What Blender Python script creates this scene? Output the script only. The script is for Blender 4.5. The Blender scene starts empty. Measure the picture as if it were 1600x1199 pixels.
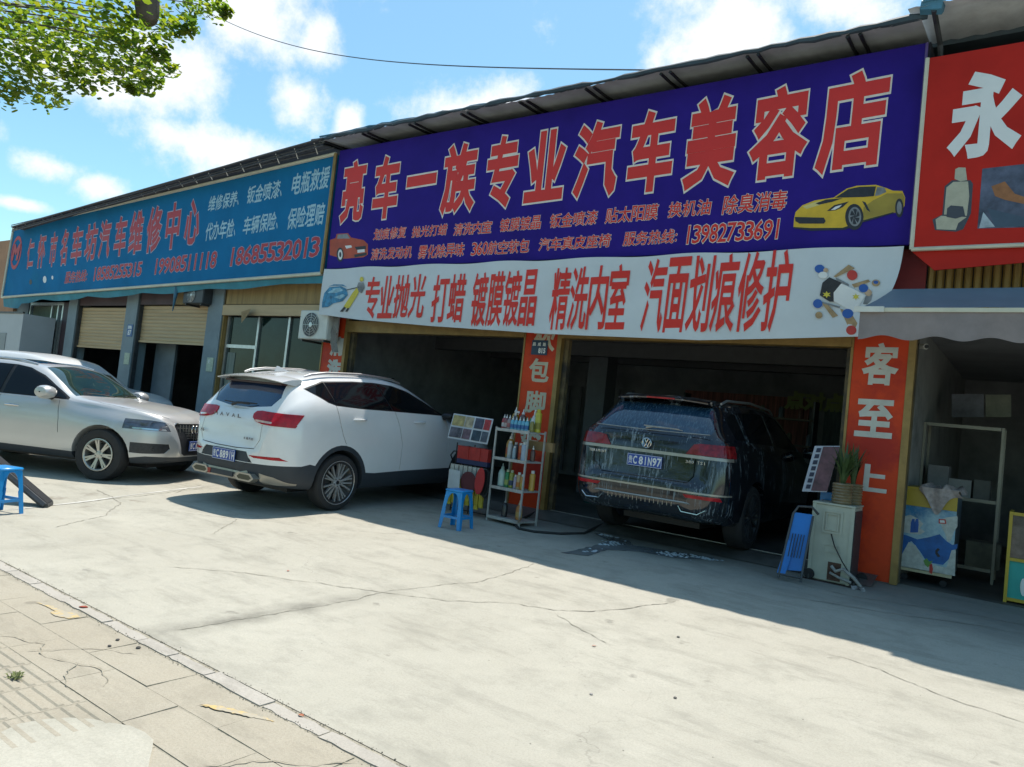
import bpy, bmesh, math, random
import numpy as np
from mathutils import Vector, Matrix, Euler
R = math.radians
PI = math.pi
random.seed(7)
sc = bpy.context.scene
col = sc.collection

# ---------------------------------------------------------------- camera
CAM_F, CAM_H, YAW, PITCH, ROLL = 1150.0, 1.5, R(36), R(2.5), math.atan(.108)
fw = np.array([-math.sin(YAW)*math.cos(PITCH), math.cos(YAW)*math.cos(PITCH), math.sin(PITCH)])
rt = np.array([math.cos(YAW), math.sin(YAW), 0.0])
up = np.cross(rt, fw)
CR = rt*math.cos(ROLL)+up*math.sin(ROLL)
CU = up*math.cos(ROLL)-rt*math.sin(ROLL)
cam = bpy.data.cameras.new('camera')
cam.sensor_fit = 'HORIZONTAL'; cam.sensor_width = 36; cam.lens = 36*CAM_F/1600
cam.clip_end = 2000
co = bpy.data.objects.new('camera', cam); col.objects.link(co)
co.matrix_world = Matrix(((CR[0], CU[0], -fw[0], 0), (CR[1], CU[1], -fw[1], 0), (CR[2], CU[2], -fw[2], CAM_H), (0, 0, 0, 1)))
sc.camera = co

# ---------------------------------------------------------------- sky, sun, exposure
SUN_EL, SUN_AZ = R(70.5), math.atan2(-.10, .344)      # azimuth from +Y towards +X
sc.view_settings.view_transform = 'Standard'
try: sc.view_settings.look = 'None'
except Exception: pass
sc.view_settings.gamma = 1.0
sc.view_settings.use_curve_mapping = False
sc.view_settings.exposure = 0.5
sun = bpy.data.lights.new('sun', 'SUN'); sun.energy = 4.1; sun.angle = R(.5); sun.color = (1, .925, .83)
so = bpy.data.objects.new('sun', sun); col.objects.link(so)
sd = Vector((math.sin(SUN_AZ)*math.cos(SUN_EL), math.cos(SUN_AZ)*math.cos(SUN_EL), math.sin(SUN_EL)))
so.rotation_euler = sd.to_track_quat('Z', 'Y').to_euler(); so.location = (0, 0, 30)

w = bpy.data.worlds.new('World'); sc.world = w; w.use_nodes = True
nt = w.node_tree; N = nt.nodes; L = nt.links
bg = N['Background']; bg.inputs['Strength'].default_value = 0.072
sky = N.new('ShaderNodeTexSky'); sky.sky_type = 'NISHITA'; sky.sun_disc = False
sky.sun_elevation = SUN_EL; sky.sun_rotation = SUN_AZ; sky.altitude = 800; sky.air_density = 1.2; sky.dust_density = 1.5; sky.ozone_density = 1.0
def wm(op, a, b=None, c=None):
    n = N.new('ShaderNodeMath'); n.operation = op
    for i, v in enumerate((a, b, c)):
        if v is None: continue
        if isinstance(v, (int, float)): n.inputs[i].default_value = v
        else: L.new(v, n.inputs[i])
    return n.outputs[0]
tc = N.new('ShaderNodeTexCoord'); sx = N.new('ShaderNodeSeparateXYZ'); L.new(tc.outputs['Generated'], sx.inputs[0])
az = wm('ARCTAN2', sx.outputs[0], sx.outputs[1]); el = wm('ARCSINE', sx.outputs[2])
nz = N.new('ShaderNodeTexNoise'); nz.inputs['Scale'].default_value = 9; nz.inputs['Detail'].default_value = 10; nz.inputs['Roughness'].default_value = .66
L.new(tc.outputs['Generated'], nz.inputs['Vector'])
nz2 = N.new('ShaderNodeTexNoise'); nz2.inputs['Scale'].default_value = 2.2; nz2.inputs['Detail'].default_value = 4
L.new(tc.outputs['Generated'], nz2.inputs['Vector'])
blobs = [(-1.11, .36, .13, .10), (-1.20, .335, .16, .07), (-1.04, .285, .17, .055), (-1.02, .44, .13, .085), (-.94, .43, .05, .05), (-.955, .36, .062, .055), (-.885, .345, .03, .04), (-1.21, .224, .055, .028), (-1.165, .212, .045, .025),
         (-.93, .275, .16, .035), (-.72, .385, .14, .07), (-.38, .49, .16, .10), (-.25, .53, .13, .07), (-1.30, .25, .06, .03), (-.62, .37, .1, .04), (-1.24, .175, .05, .012)]
m = wm('MULTIPLY', wm('SUBTRACT', nz2.outputs[0], .56), 2.2)
m = wm('MINIMUM', m, .5)
for a0, e0, ra, re in blobs:
    u_ = wm('DIVIDE', wm('SUBTRACT', az, a0), ra); v_ = wm('DIVIDE', wm('SUBTRACT', el, e0), re)
    d = wm('SQRT', wm('ADD', wm('MULTIPLY', u_, u_), wm('MULTIPLY', v_, v_)))
    m = wm('MAXIMUM', m, wm('SUBTRACT', 1.0, d))
m = wm('ADD', m, wm('MULTIPLY', wm('SUBTRACT', nz.outputs[0], .5), 2.3))
mr = N.new('ShaderNodeMapRange'); mr.interpolation_type = 'SMOOTHSTEP'; mr.inputs['From Min'].default_value = .16; mr.inputs['From Max'].default_value = .86
L.new(m, mr.inputs[0])
hs = N.new('ShaderNodeMix'); hs.data_type = 'RGBA'; hs.blend_type = 'MULTIPLY'; hs.inputs[0].default_value = 1
L.new(sky.outputs[0], hs.inputs[6]); hs.inputs[7].default_value = (1.42, 1.92, 1.86, 1)
mx = N.new('ShaderNodeMix'); mx.data_type = 'RGBA'
L.new(wm('MULTIPLY', mr.outputs[0], .93), mx.inputs[0]); L.new(hs.outputs[2], mx.inputs[6]); mx.inputs[7].default_value = (11.0, 11.2, 11.4, 1)
L.new(mx.outputs[2], bg.inputs[0])

# ---------------------------------------------------------------- helpers
def PX(x, y, Y):
    """a point of the photograph on the vertical plane Y"""
    d = fw+CR*(x-800)/CAM_F+CU*(599.5-y)/CAM_F
    t = Y/d[1]; return Vector((d[0]*t, Y, CAM_H+d[2]*t))
def gz(y):
    return min(.13, max(0, (y-4)/5.04*.13))

MATS = {}
def M(name, c, rough=.6, metal=0, var=.12, scale=6, bump=0, bscale=None, emit=0, spec=.5, trans=0, coat=0, stretch=None, c2=None, c2amt=.5, fine=0, alpha=1):
    if name in MATS: return MATS[name]
    m = bpy.data.materials.new(name); m.use_nodes = True; t = m.node_tree; n = t.nodes; l = t.links
    p = n['Principled BSDF']
    p.inputs['Roughness'].default_value = rough; p.inputs['Metallic'].default_value = metal
    p.inputs['Specular IOR Level'].default_value = spec; p.inputs['Transmission Weight'].default_value = trans
    p.inputs['Coat Weight'].default_value = coat; p.inputs['Coat Roughness'].default_value = .04
    p.inputs['Alpha'].default_value = alpha
    tcn = n.new('ShaderNodeTexCoord'); vec = tcn.outputs['Object']
    if stretch:
        mp = n.new('ShaderNodeMapping'); mp.inputs['Scale'].default_value = stretch; l.new(vec, mp.inputs[0]); vec = mp.outputs[0]
    a = n.new('ShaderNodeTexNoise'); a.inputs['Scale'].default_value = scale; a.inputs['Detail'].default_value = 6; a.inputs['Roughness'].default_value = .65
    l.new(vec, a.inputs['Vector'])
    r = n.new('ShaderNodeValToRGB'); l.new(a.outputs[0], r.inputs[0])
    c = tuple(c[:3])
    lo = tuple(max(0, x*(1-var)) for x in c)+(1,); hi = tuple(min(1, x*(1+var)) for x in c)+(1,)
    r.color_ramp.elements[0].position = .3; r.color_ramp.elements[1].position = .7
    r.color_ramp.elements[0].color = lo; r.color_ramp.elements[1].color = hi
    out = r.outputs[0]
    if c2:
        b = n.new('ShaderNodeTexNoise'); b.inputs['Scale'].default_value = scale*.35; b.inputs['Detail'].default_value = 8; b.inputs['Roughness'].default_value = .7
        l.new(vec, b.inputs['Vector'])
        q = n.new('ShaderNodeMapRange'); q.inputs['From Min'].default_value = 1-c2amt-.05; q.inputs['From Max'].default_value = 1-c2amt+.1; l.new(b.outputs[0], q.inputs[0])
        x = n.new('ShaderNodeMix'); x.data_type = 'RGBA'; l.new(q.outputs[0], x.inputs[0]); l.new(out, x.inputs[6]); x.inputs[7].default_value = tuple(c2[:3])+(1,)
        out = x.outputs[2]
    l.new(out, p.inputs['Base Color'])
    if emit:
        l.new(out, p.inputs['Emission Color']); p.inputs['Emission Strength'].default_value = emit
    if bump:
        bn = n.new('ShaderNodeTexNoise'); bn.inputs['Scale'].default_value = bscale or scale*6; bn.inputs['Detail'].default_value = 5
        l.new(vec, bn.inputs['Vector'])
        bp = n.new('ShaderNodeBump'); bp.inputs['Strength'].default_value = bump; bp.inputs['Distance'].default_value = .01; l.new(bn.outputs[0], bp.inputs['Height'])
        l.new(bp.outputs[0], p.inputs['Normal'])
    MATS[name] = m
    return m

class MB:
    def __init__(s): s.v = []; s.f = []
    def add(s, vs, fs):
        k = len(s.v); s.v += [tuple(v) for v in vs]; s.f += [tuple(i+k for i in f) for f in fs]; return s
    def box(s, x0, x1, y0, y1, z0, z1, mtx=None, bev=0):
        if bev:
            b = min(bev, (x1-x0)*.45, (y1-y0)*.45, (z1-z0)*.45)
            bm = bmesh.new(); bmesh.ops.create_cube(bm, size=1)
            for v in bm.verts: v.co = Vector(((x0+x1)/2+v.co.x*(x1-x0), (y0+y1)/2+v.co.y*(y1-y0), (z0+z1)/2+v.co.z*(z1-z0)))
            bmesh.ops.bevel(bm, geom=bm.edges[:], offset=b, segments=1, affect='EDGES')
            vs = [v.co.copy() for v in bm.verts]; bm.verts.index_update(); fs = [[v.index for v in f.verts] for f in bm.faces]; bm.free()
        else:
            vs = [Vector(q) for q in ((x0, y0, z0), (x1, y0, z0), (x1, y1, z0), (x0, y1, z0), (x0, y0, z1), (x1, y0, z1), (x1, y1, z1), (x0, y1, z1))]
            fs = [(0, 3, 2, 1), (4, 5, 6, 7), (0, 1, 5, 4), (1, 2, 6, 5), (2, 3, 7, 6), (3, 0, 4, 7)]
        if mtx: vs = [mtx@v for v in vs]
        return s.add(vs, fs)
    def tube(s, pts, r, n=8, caps=True):
        pts = [Vector(p) for p in pts]; rs = r if isinstance(r, (list, tuple)) else [r]*len(pts)
        vs = []; prev = None
        for i, p in enumerate(pts):
            t = (pts[min(i+1, len(pts)-1)]-pts[max(i-1, 0)]).normalized()
            if prev is None:
                a = t.orthogonal().normalized()
            else:
                a = (prev-t*prev.dot(t))
                a = a.normalized() if a.length > 1e-6 else t.orthogonal().normalized()
            prev = a; b = t.cross(a)
            vs += [p+(a*math.cos(2*PI*k/n)+b*math.sin(2*PI*k/n))*rs[i] for k in range(n)]
        fs = [(i*n+k, i*n+(k+1) % n, (i+1)*n+(k+1) % n, (i+1)*n+k) for i in range(len(pts)-1) for k in range(n)]
        if caps: fs += [tuple(range(n))[::-1], tuple((len(pts)-1)*n+k for k in range(n))]
        return s.add(vs, fs)
    def lathe(s, prof, n=16, mtx=None, axis='Z'):
        vs = []
        for r_, h in prof:
            for k in range(n):
                a = 2*PI*k/n
                q = Vector((r_*math.cos(a), r_*math.sin(a), h)) if axis == 'Z' else Vector((r_*math.cos(a), h, r_*math.sin(a)))
                vs.append(mtx@q if mtx else q)
        fs = [(i*n+k, i*n+(k+1) % n, (i+1)*n+(k+1) % n, (i+1)*n+k) for i in range(len(prof)-1) for k in range(n)]
        return s.add(vs, fs)
    def prism(s, poly, lo, hi, axis='Y', mtx=None):
        """polygon (a,b) extruded along an axis: Y: (x,z)  X: (y,z)  Z: (x,y)"""
        def q(p, h): return Vector((p[0], h, p[1])) if axis == 'Y' else Vector((h, p[0], p[1])) if axis == 'X' else Vector((p[0], p[1], h))
        n = len(poly); vs = [q(p, lo) for p in poly]+[q(p, hi) for p in poly]
        if mtx: vs = [mtx@v for v in vs]
        return s.add(vs, [tuple(range(n)), tuple(range(2*n-1, n-1, -1))]+[(k, (k+1) % n, n+(k+1) % n, n+k) for k in range(n)])
    def mesh(s, name, fix=True):
        me = bpy.data.meshes.new(name); me.from_pydata(s.v, [], s.f); me.update()
        if fix:
            bm = bmesh.new(); bm.from_mesh(me); bmesh.ops.recalc_face_normals(bm, faces=bm.faces[:]); bm.to_mesh(me); bm.free()
        return me

def link(name, me, mat=None, parent=None, smooth=None, world=False, label=None, kind=None):
    if mat and not me.materials: me.materials.append(mat)
    if smooth is not None:
        me.polygons.foreach_set('use_smooth', [True]*len(me.polygons)); me.set_sharp_from_angle(angle=R(smooth))
    o = bpy.data.objects.new(name, me); col.objects.link(o)
    if parent:
        o.parent = parent
        if world: o.matrix_parent_inverse = wmat(parent).inverted()
    if label: o['label'] = label
    if kind: o['kind'] = kind
    return o
def wmat(o):
    m_ = o.matrix_basis.copy()
    if o.parent: return wmat(o.parent)@o.matrix_parent_inverse@m_
    return m_
def ob(name, mb, mat, parent=None, smooth=None, world=True, label=None, kind=None):
    return link(name, mb.mesh(name), mat, parent, smooth, world, label, kind)
def thing(name, label, cat, loc=(0, 0, 0), rz=0, group=None):
    o = bpy.data.objects.new(name, None); col.objects.link(o); o.empty_display_size = .2
    o.location = loc; o.rotation_euler = (0, 0, rz); o['label'] = label; o['category'] = cat
    if group: o['group'] = group
    return o
def tag(o, label, cat, group=None):
    o['label'] = label; o['category'] = cat
    if group: o['group'] = group
    return o
def struct(o): o['kind'] = 'structure'; return o
def copy_tree(o, parent=None):
    c = o.copy(); col.objects.link(c)
    if parent: c.parent = parent
    for ch in list(o.children): copy_tree(ch, c)
    return c

_tc = {}
def glyph_mesh(s, bold, res=2):
    key = (s, bold, res)
    if key in _tc: return _tc[key]
    c = bpy.data.curves.new('t', 'FONT'); c.body = s; c.size = 1; c.bevel_depth = bold; c.bevel_resolution = 0; c.resolution_u = res
    o = bpy.data.objects.new('t', c); col.objects.link(o)
    dg = bpy.context.evaluated_depsgraph_get(); me = bpy.data.meshes.new_from_object(o.evaluated_get(dg))
    bpy.data.objects.remove(o)
    vs = np.array([v.co[:] for v in me.vertices]) if len(me.vertices) else np.zeros((0, 3))
    fs = [tuple(p.vertices) for p in me.polygons]
    bpy.data.meshes.remove(me); _tc[key] = (vs, fs); return vs, fs
def letter_each(segs, mat, parent, name='lettering'):
    for sgm in segs: lettering(sgm, mat, name, parent)
def lettering(items, mat, name='lettering', parent=None, world=True, thick=.004):
    """items: (text, origin, ux, uz, bold, off, shear[, ref]): glyph outline fitted into the parallelogram origin + a*ux + b*uz; off = distance towards the viewer"""
    mb = MB()
    for it in items:
        s, o, ux, uz, bold, off, shear = it[:7]
        v, f = glyph_mesh(s, bold)
        if len(v) == 0: continue
        v0, _ = glyph_mesh(s, 0.0)
        x0, x1 = v0[:, 0].min(), v0[:, 0].max(); y0, y1 = v0[:, 1].min(), v0[:, 1].max()
        if s == '一': c_ = (y0+y1)/2; y0, y1 = c_-.42, c_+.42
        if s in '1I': c_ = (x0+x1)/2; x0, x1 = c_-.24, c_+.24
        if s in '、:.-': y0, y1 = -.1, .75; x0, x1 = (x0-.05, x1+.35)
        o = Vector(o); ux = Vector(ux); uz = Vector(uz); nrm = ux.cross(uz).normalized()
        out = []
        zz = max(1e-6, bold)
        for a, b, c_ in v:
            aa = (a-x0)/(x1-x0); bb = (b-y0)/(y1-y0)
            out.append(o+ux*(aa+shear*(bb-.5))+uz*bb+nrm*(off+.0012*(c_/zz)))
        mb.add(out, f)
    me = bpy.data.meshes.new(name); me.from_pydata(mb.v, [], mb.f); me.update()
    return link(name, me, mat, parent, None, world)

# ================================================================ materials shared
m_gold = M('gold_trim', (.30, .19, .06), .45, .2, .25, 5, .2)
m_black = M('black_plastic', (.012, .012, .013), .5)
m_rubber = M('rubber', (.02, .02, .021), .8, 0, .3, 20, .2)
m_alu = M('aluminium', (.55, .56, .56), .35, .8, .15, 8)
m_steel = M('dark_steel', (.07, .075, .08), .5, .5, .3, 8, .2)
m_white = M('white_enamel', (.62, .62, .56), .45, 0, .1, 5, .1)
m_cream = M('cream_paint', (.58, .56, .44), .5, 0, .12, 4, .1)
m_red = M('red_panel', (.62, .055, .012), .5, 0, .12, 2.5, .1, spec=.25, c2=(.42, .028, .016), c2amt=.45)
m_redtxt = M('red_print', (.64, .022, .012), .5, 0, .06, 3)
m_whitetxt = M('white_print', (.72, .72, .70), .5, 0, .05, 3)
m_plasterdark = M('dark_plaster', (.24, .245, .25), .8, 0, .3, 2, .3)
m_ceil = M('interior_ceiling', (.32, .32, .33), .8, 0, .2, 1.5)
m_glassdark = M('window_glass', (.010, .024, .022), .03, 0, .6, 1.2, spec=.28)
m_graywall = M('grey_paint_wall', (.20, .25, .27), .7, 0, .15, 2, .3, c2=(.12, .14, .15), c2amt=.3)

# ================================================================ ground
def concrete(name, base, stain, patch, streak=False, cracks=True):
    m = bpy.data.materials.new(name); m.use_nodes = True; t = m.node_tree; n = t.nodes; l = t.links
    p = n['Principled BSDF']; p.inputs['Roughness'].default_value = .82; p.inputs['Specular IOR Level'].default_value = .3
    tcn = n.new('ShaderNodeTexCoord'); V = tcn.outputs['Object']
    def noise(s, d=6, r=.6, v=V, st=None):
        if st:
            mp = n.new('ShaderNodeMapping'); mp.inputs['Scale'].default_value = st; l.new(v, mp.inputs[0]); v = mp.outputs[0]
        a = n.new('ShaderNodeTexNoise'); a.inputs['Scale'].default_value = s; a.inputs['Detail'].default_value = d; a.inputs['Roughness'].default_value = r; l.new(v, a.inputs['Vector']); return a.outputs[0]
    def rng(x, a, b, c=0., d=1.):
        q = n.new('ShaderNodeMapRange'); q.inputs[1].default_value = a; q.inputs[2].default_value = b; q.inputs[3].default_value = c; q.inputs[4].default_value = d; l.new(x, q.inputs[0]); return q.outputs[0]
    def mix(f, a, b, mode='MIX'):
        x = n.new('ShaderNodeMix'); x.data_type = 'RGBA'; x.blend_type = mode
        for i, v in ((0, f), (6, a), (7, b)):
            if isinstance(v, tuple): x.inputs[i].default_value = v+(1,)
            elif isinstance(v, (int, float)): x.inputs[i].default_value = v
            else: l.new(v, x.inputs[i])
        return x.outputs[2]
    def mt(op, a, b=None):
        x = n.new('ShaderNodeMath'); x.operation = op
        for i, v in enumerate((a, b)):
            if v is None: continue
            if isinstance(v, (int, float)): x.inputs[i].default_value = v
            else: l.new(v, x.inputs[i])
        return x.outputs[0]
    c = mix(rng(noise(.55, 8, .65), .38, .62), base, patch)
    c = mix(rng(noise(2.6, 9, .7), .5, .74, 0, .75), c, stain)
    c = mix(rng(noise(1.1, 8, .75, st=(1, 3.2, 1)), .52, .7, 0, .55), c, tuple(x*.72 for x in stain))
    c = mix(rng(noise(9, 6, .8), .35, .7, 0, .3), c, tuple(x*.8 for x in base))
    c = mix(rng(noise(85, 3, .7), .42, .62, 0, .28), c, tuple(x*.6 for x in base))
    c = mix(rng(noise(260, 2, .6), .60, .7, 0, .5), c, tuple(x*.45 for x in base))
    c = mix(rng(noise(3.4, 3, .5), .70, .74, 0, .45), c, tuple(x*.5 for x in stain))
    if streak:
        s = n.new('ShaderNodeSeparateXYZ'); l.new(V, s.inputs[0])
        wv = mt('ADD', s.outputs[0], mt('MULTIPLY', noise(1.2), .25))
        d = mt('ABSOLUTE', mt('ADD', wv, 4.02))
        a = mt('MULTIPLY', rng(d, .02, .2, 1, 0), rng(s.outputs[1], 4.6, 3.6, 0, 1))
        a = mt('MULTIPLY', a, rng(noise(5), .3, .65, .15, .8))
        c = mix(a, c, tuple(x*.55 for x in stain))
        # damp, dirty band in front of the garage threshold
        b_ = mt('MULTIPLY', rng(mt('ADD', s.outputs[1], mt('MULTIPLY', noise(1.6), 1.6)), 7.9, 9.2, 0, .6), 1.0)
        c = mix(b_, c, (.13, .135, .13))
        # rusty drips of oil by the parked cars
        o_ = mt('MULTIPLY', rng(noise(1.9, 4, .6), .6, .68, 0, .5), rng(mt('ADD', s.outputs[0], 0), -7.5, -8.6, 0, 1))
        c = mix(o_, c, (.16, .13, .10))
    if cracks:
        vo = n.new('ShaderNodeTexVoronoi'); vo.feature = 'DISTANCE_TO_EDGE'; vo.inputs['Scale'].default_value = .55
        wn = n.new('ShaderNodeTexNoise'); wn.inputs['Scale'].default_value = 2.5; wn.inputs['Detail'].default_value = 5; l.new(V, wn.inputs['Vector'])
        va = n.new('ShaderNodeVectorMath'); va.operation = 'ADD'; l.new(V, va.inputs[0])
        vs = n.new('ShaderNodeVectorMath'); vs.operation = 'SCALE'; l.new(wn.outputs['Color'], vs.inputs[0]); vs.inputs['Scale'].default_value = .55
        l.new(vs.outputs[0], va.inputs[1]); l.new(va.outputs[0], vo.inputs['Vector'])
        k = mt('MULTIPLY', rng(vo.outputs[0], .0, .0035, 1, 0), rng(noise(.8, 3), .52, .66, 0, .35))
        c = mix(k, c, (.10, .095, .08))
    l.new(c, p.inputs['Base Color'])
    h = mt('ADD', mt('MULTIPLY', noise(60, 4), .5), mt('ADD', noise(7, 5), mt('MULTIPLY', noise(240, 2), .35)))
    bp = n.new('ShaderNodeBump'); bp.inputs['Strength'].default_value = .35; bp.inputs['Distance'].default_value = .012; l.new(h, bp.inputs['Height']); l.new(bp.outputs[0], p.inputs['Normal'])
    l.new(rng(noise(4, 4), .3, .7, .7, .95), p.inputs['Roughness'])
    return m
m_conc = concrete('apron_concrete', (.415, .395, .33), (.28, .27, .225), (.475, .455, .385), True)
m_pave = concrete('pavement_concrete', (.385, .345, .27), (.28, .255, .20), (.42, .385, .31), cracks=False)
m_kerb = concrete('kerb_concrete', (.42, .39, .34), (.29, .27, .23), (.48, .45, .40), cracks=False)
m_patch = concrete('mortar_patch', (.44, .42, .35), (.33, .315, .26), (.48, .46, .39), cracks=False)
m_joint = M('joint_dirt', (.30, .275, .215), .95, 0, .4, 25, .4)
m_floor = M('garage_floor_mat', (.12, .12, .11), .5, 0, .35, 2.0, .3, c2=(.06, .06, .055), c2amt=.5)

g = MB(); g.add([(-900, -900, -.06), (900, -900, -.06), (900, 900, -.06), (-900, 900, -.06)], [(0, 1, 2, 3)])
struct(ob('ground', g, M('far_ground', (.20, .20, .17), .9, 0, .3, .05)))
g = MB()
ys = [2.385, 2.6, 3.2, 4, 5, 6.5, 8.6, 9.3]
xs_ = [-60+i*4 for i in range(26)]
vs = [(x, y, gz(y)) for y in ys for x in xs_]
nx = len(xs_)
g.add(vs, [(j*nx+i, j*nx+i+1, (j+1)*nx+i+1, (j+1)*nx+i) for j in range(len(ys)-1) for i in range(nx-1)])
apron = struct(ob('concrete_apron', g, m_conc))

def ribbon(pts, wd, z=.004, jag=.02, seg=.06, seed=1):
    rr = random.Random(seed); P = []
    for a, b in zip(pts[:-1], pts[1:]):
        n = max(1, int(math.dist(a, b)/seg))
        for i in range(n):
            t = i/n; P.append((a[0]+(b[0]-a[0])*t, a[1]+(b[1]-a[1])*t))
    P.append(pts[-1]); mb = MB(); vs = []; ox = oy = 0
    for i, p in enumerate(P):
        q = P[min(i+1, len(P)-1)]; o_ = P[max(i-1, 0)]
        dx, dy = q[0]-o_[0], q[1]-o_[1]; d = math.hypot(dx, dy) or 1
        ox = ox*.8+rr.uniform(-jag, jag)*.6
        hw = wd*.5*rr.uniform(.25, 1.3)*(1 if 1 < i < len(P)-2 else .2)
        nx_, ny_ = -dy/d, dx/d
        x, y = p[0]+nx_*ox, p[1]+ny_*ox
        for s in (1, -1):
            X_, Y_ = x+nx_*hw*s, y+ny_*hw*s
            vs.append((X_, Y_, gz(Y_)+z))
    mb.add(vs, [(2*i, 2*i+1, 2*i+3, 2*i+2) for i in range(len(P)-1)])
    return mb
cr_list = [([(-3.35, 4.9), (-3.0, 5.0), (-2.8, 5.2), (-2.62, 5.6), (-2.45, 6.2)], .013), ([(-2.95, 4.95), (-2.6, 4.75), (-2.3, 4.6)], .010),
           ([(-5.6, 3.3), (-5.2, 3.7), (-4.75, 3.95), (-4.15, 4.27), (-3.7, 4.5), (-3.3, 4.9)], .010), ([(-4.15, 2.5), (-4.1, 3.4), (-4.12, 4.4), (-3.9, 5.2), (-4.0, 6.3)], .009),
           ([(-8.45, 3.15), (-8.8, 4.2), (-9.1, 5.2), (-9.45, 6.1)], .014), ([(-1.2, 5.8), (-.8, 5.75), (-.4, 5.5), (.2, 5.4), (.8, 5.2)], .010),
           ([(-6.6, 4.3), (-7.2, 5.0), (-7.9, 4.6)], .010), ([(-7.4, 3.2), (-7.9, 3.9), (-8.6, 4.4), (-9.6, 4.6)], .012), ([(-6.3, 5.6), (-5.8, 6.0), (-5.2, 6.9), (-5.0, 7.6)], .009),
           ([(-10.5, 5.6), (-9.6, 6.0), (-9.0, 5.3)], .011), ([(-2.0, 7.3), (-1.2, 7.5), (-.3, 7.9), (.6, 8.0)], .016), ([(-2.6, 8.35), (-2.0, 8.0), (-1.4, 7.95), (-.6, 8.25), (.5, 8.4)], .02)]
for i, (pt, wd) in enumerate(cr_list):
    ob('crack', ribbon(pt, wd*.85, .004, .022, .04, i+3), M('crack_dirt', (.26, .245, .20), .95, 0, .3, 25), apron)
ob('repair_line', ribbon([(-8.35, 3.0), (-9.0, 4.6), (-9.55, 6.2)], .05, .0035, .006, .2, 40), M('pale_mortar', (.55, .54, .50), .9, 0, .15, 9), apron)

pav = MB(); pav.add([(-40, -6, -.003), (20, -6, -.003), (20, 2.386, -.003), (-40, 2.386, -.003)], [(0, 1, 2, 3)])
pavement = struct(ob('pavement', pav, m_joint))
rr = random.Random(4)
def slab(x0, x1, y0, y1, name='paving_slab', mat=m_pave, gap=.003, top=0.0):
    b = MB(); z = [top+rr.uniform(-.0025, .0025) for _ in range(4)]; q = [rr.uniform(0, .004) for _ in range(4)]
    c = [(x0+gap+q[0], y0+gap), (x1-gap, y0+gap+q[1]), (x1-gap-q[2], y1-gap), (x0+gap, y1-gap-q[3])]
    b.add([(p[0], p[1], -.014) for p in c]+[(p[0], p[1], zz) for p, zz in zip(c, z)], [(4, 5, 6, 7), (0, 1, 5, 4), (1, 2, 6, 5), (2, 3, 7, 6), (3, 0, 4, 7)])
    return ob(name, b, mat, pavement)
for i in range(-13, 2):
    x0 = -.45+i*.6
    slab(x0, x0+.6, 2.005, 2.275)
    slab(x0-.3, x0+.3, 1.735, 2.005)
    for j in (0, 1):
        if x0+.3*j < -3.35: 
            b = MB(); xa = x0+.3*j
            # tactile tile with raised bars along the walk
            for kk, (ya, yb) in enumerate(((1.45, 1.735), (1.16, 1.45))):
                b.add([(xa+.004, ya+.004, -.014), (xa+.296, ya+.004, -.014), (xa+.296, yb-.004, -.014), (xa+.004, yb-.004, -.014), (xa+.004, ya+.004, -.002), (xa+.296, ya+.004, -.002), (xa+.296, yb-.004, -.002), (xa+.004, yb-.004, -.002)], [(4, 5, 6, 7), (0, 1, 5, 4), (1, 2, 6, 5), (2, 3, 7, 6), (3, 0, 4, 7)])
                for h in range(4):
                    yc = ya+.045+h*.066
                    b.add([(xa+.012, yc-.018, -.002), (xa+.288, yc-.018, -.002), (xa+.288, yc+.018, -.002), (xa+.012, yc+.018, -.002), (xa+.018, yc-.010, .0045), (xa+.282, yc-.010, .0045), (xa+.282, yc+.010, .0045), (xa+.018, yc+.010, .0045)], [(4, 5, 6, 7), (0, 1, 5, 4), (1, 2, 6, 5), (2, 3, 7, 6), (3, 0, 4, 7)])
                ob('tactile_tile', b, m_pave, pavement); b = MB()
        else:
            slab(x0+.3*j, x0+.3*j+.3, 1.45, 1.735); slab(x0+.3*j, x0+.3*j+.3, 1.16, 1.45)
# rough kerb strip between walk and apron
x = -9.0
while x < 1.2:
    ln = rr.uniform(.32, .62)
    ya, yb = 2.287+rr.uniform(-.004, .008), 2.372+rr.uniform(-.012, .006)
    b = MB(); n = 7; ring = []
    for k in range(n+1): ring.append((x+.006+(ln-.012)*k/n, ya+rr.uniform(-.006, .006)))
    for k in range(n, -1, -1): ring.append((x+.006+(ln-.012)*k/n, yb+rr.uniform(-.008, .006)))
    zt = rr.uniform(0, .004)
    b.prism(ring, -.014, zt, 'Z'); ob('kerb_stone', b, m_kerb, pavement); x += ln
b = MB()
for i in range(900):
    x = rr.uniform(-6.6, -1.4); y = rr.choice((2.283, 2.279, 2.382, 2.378))+rr.gauss(0, .012); s = rr.uniform(.001, .0042)
    a = rr.uniform(0, 6); b.add([(x+s*math.cos(a+t)*rr.uniform(.6, 1.2), y+s*math.sin(a+t)*rr.uniform(.6, 1.2), .0) for t in (0, 1.6, 3.1, 4.7)]+[(x, y, s*.9+.003)], [(0, 1, 4), (1, 2, 4), (2, 3, 4), (3, 0, 4)])
o = ob('kerb_grit', b, M('grit', (.22, .20, .16), .95, 0, .4, 60)); o['kind'] = 'stuff'
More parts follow.
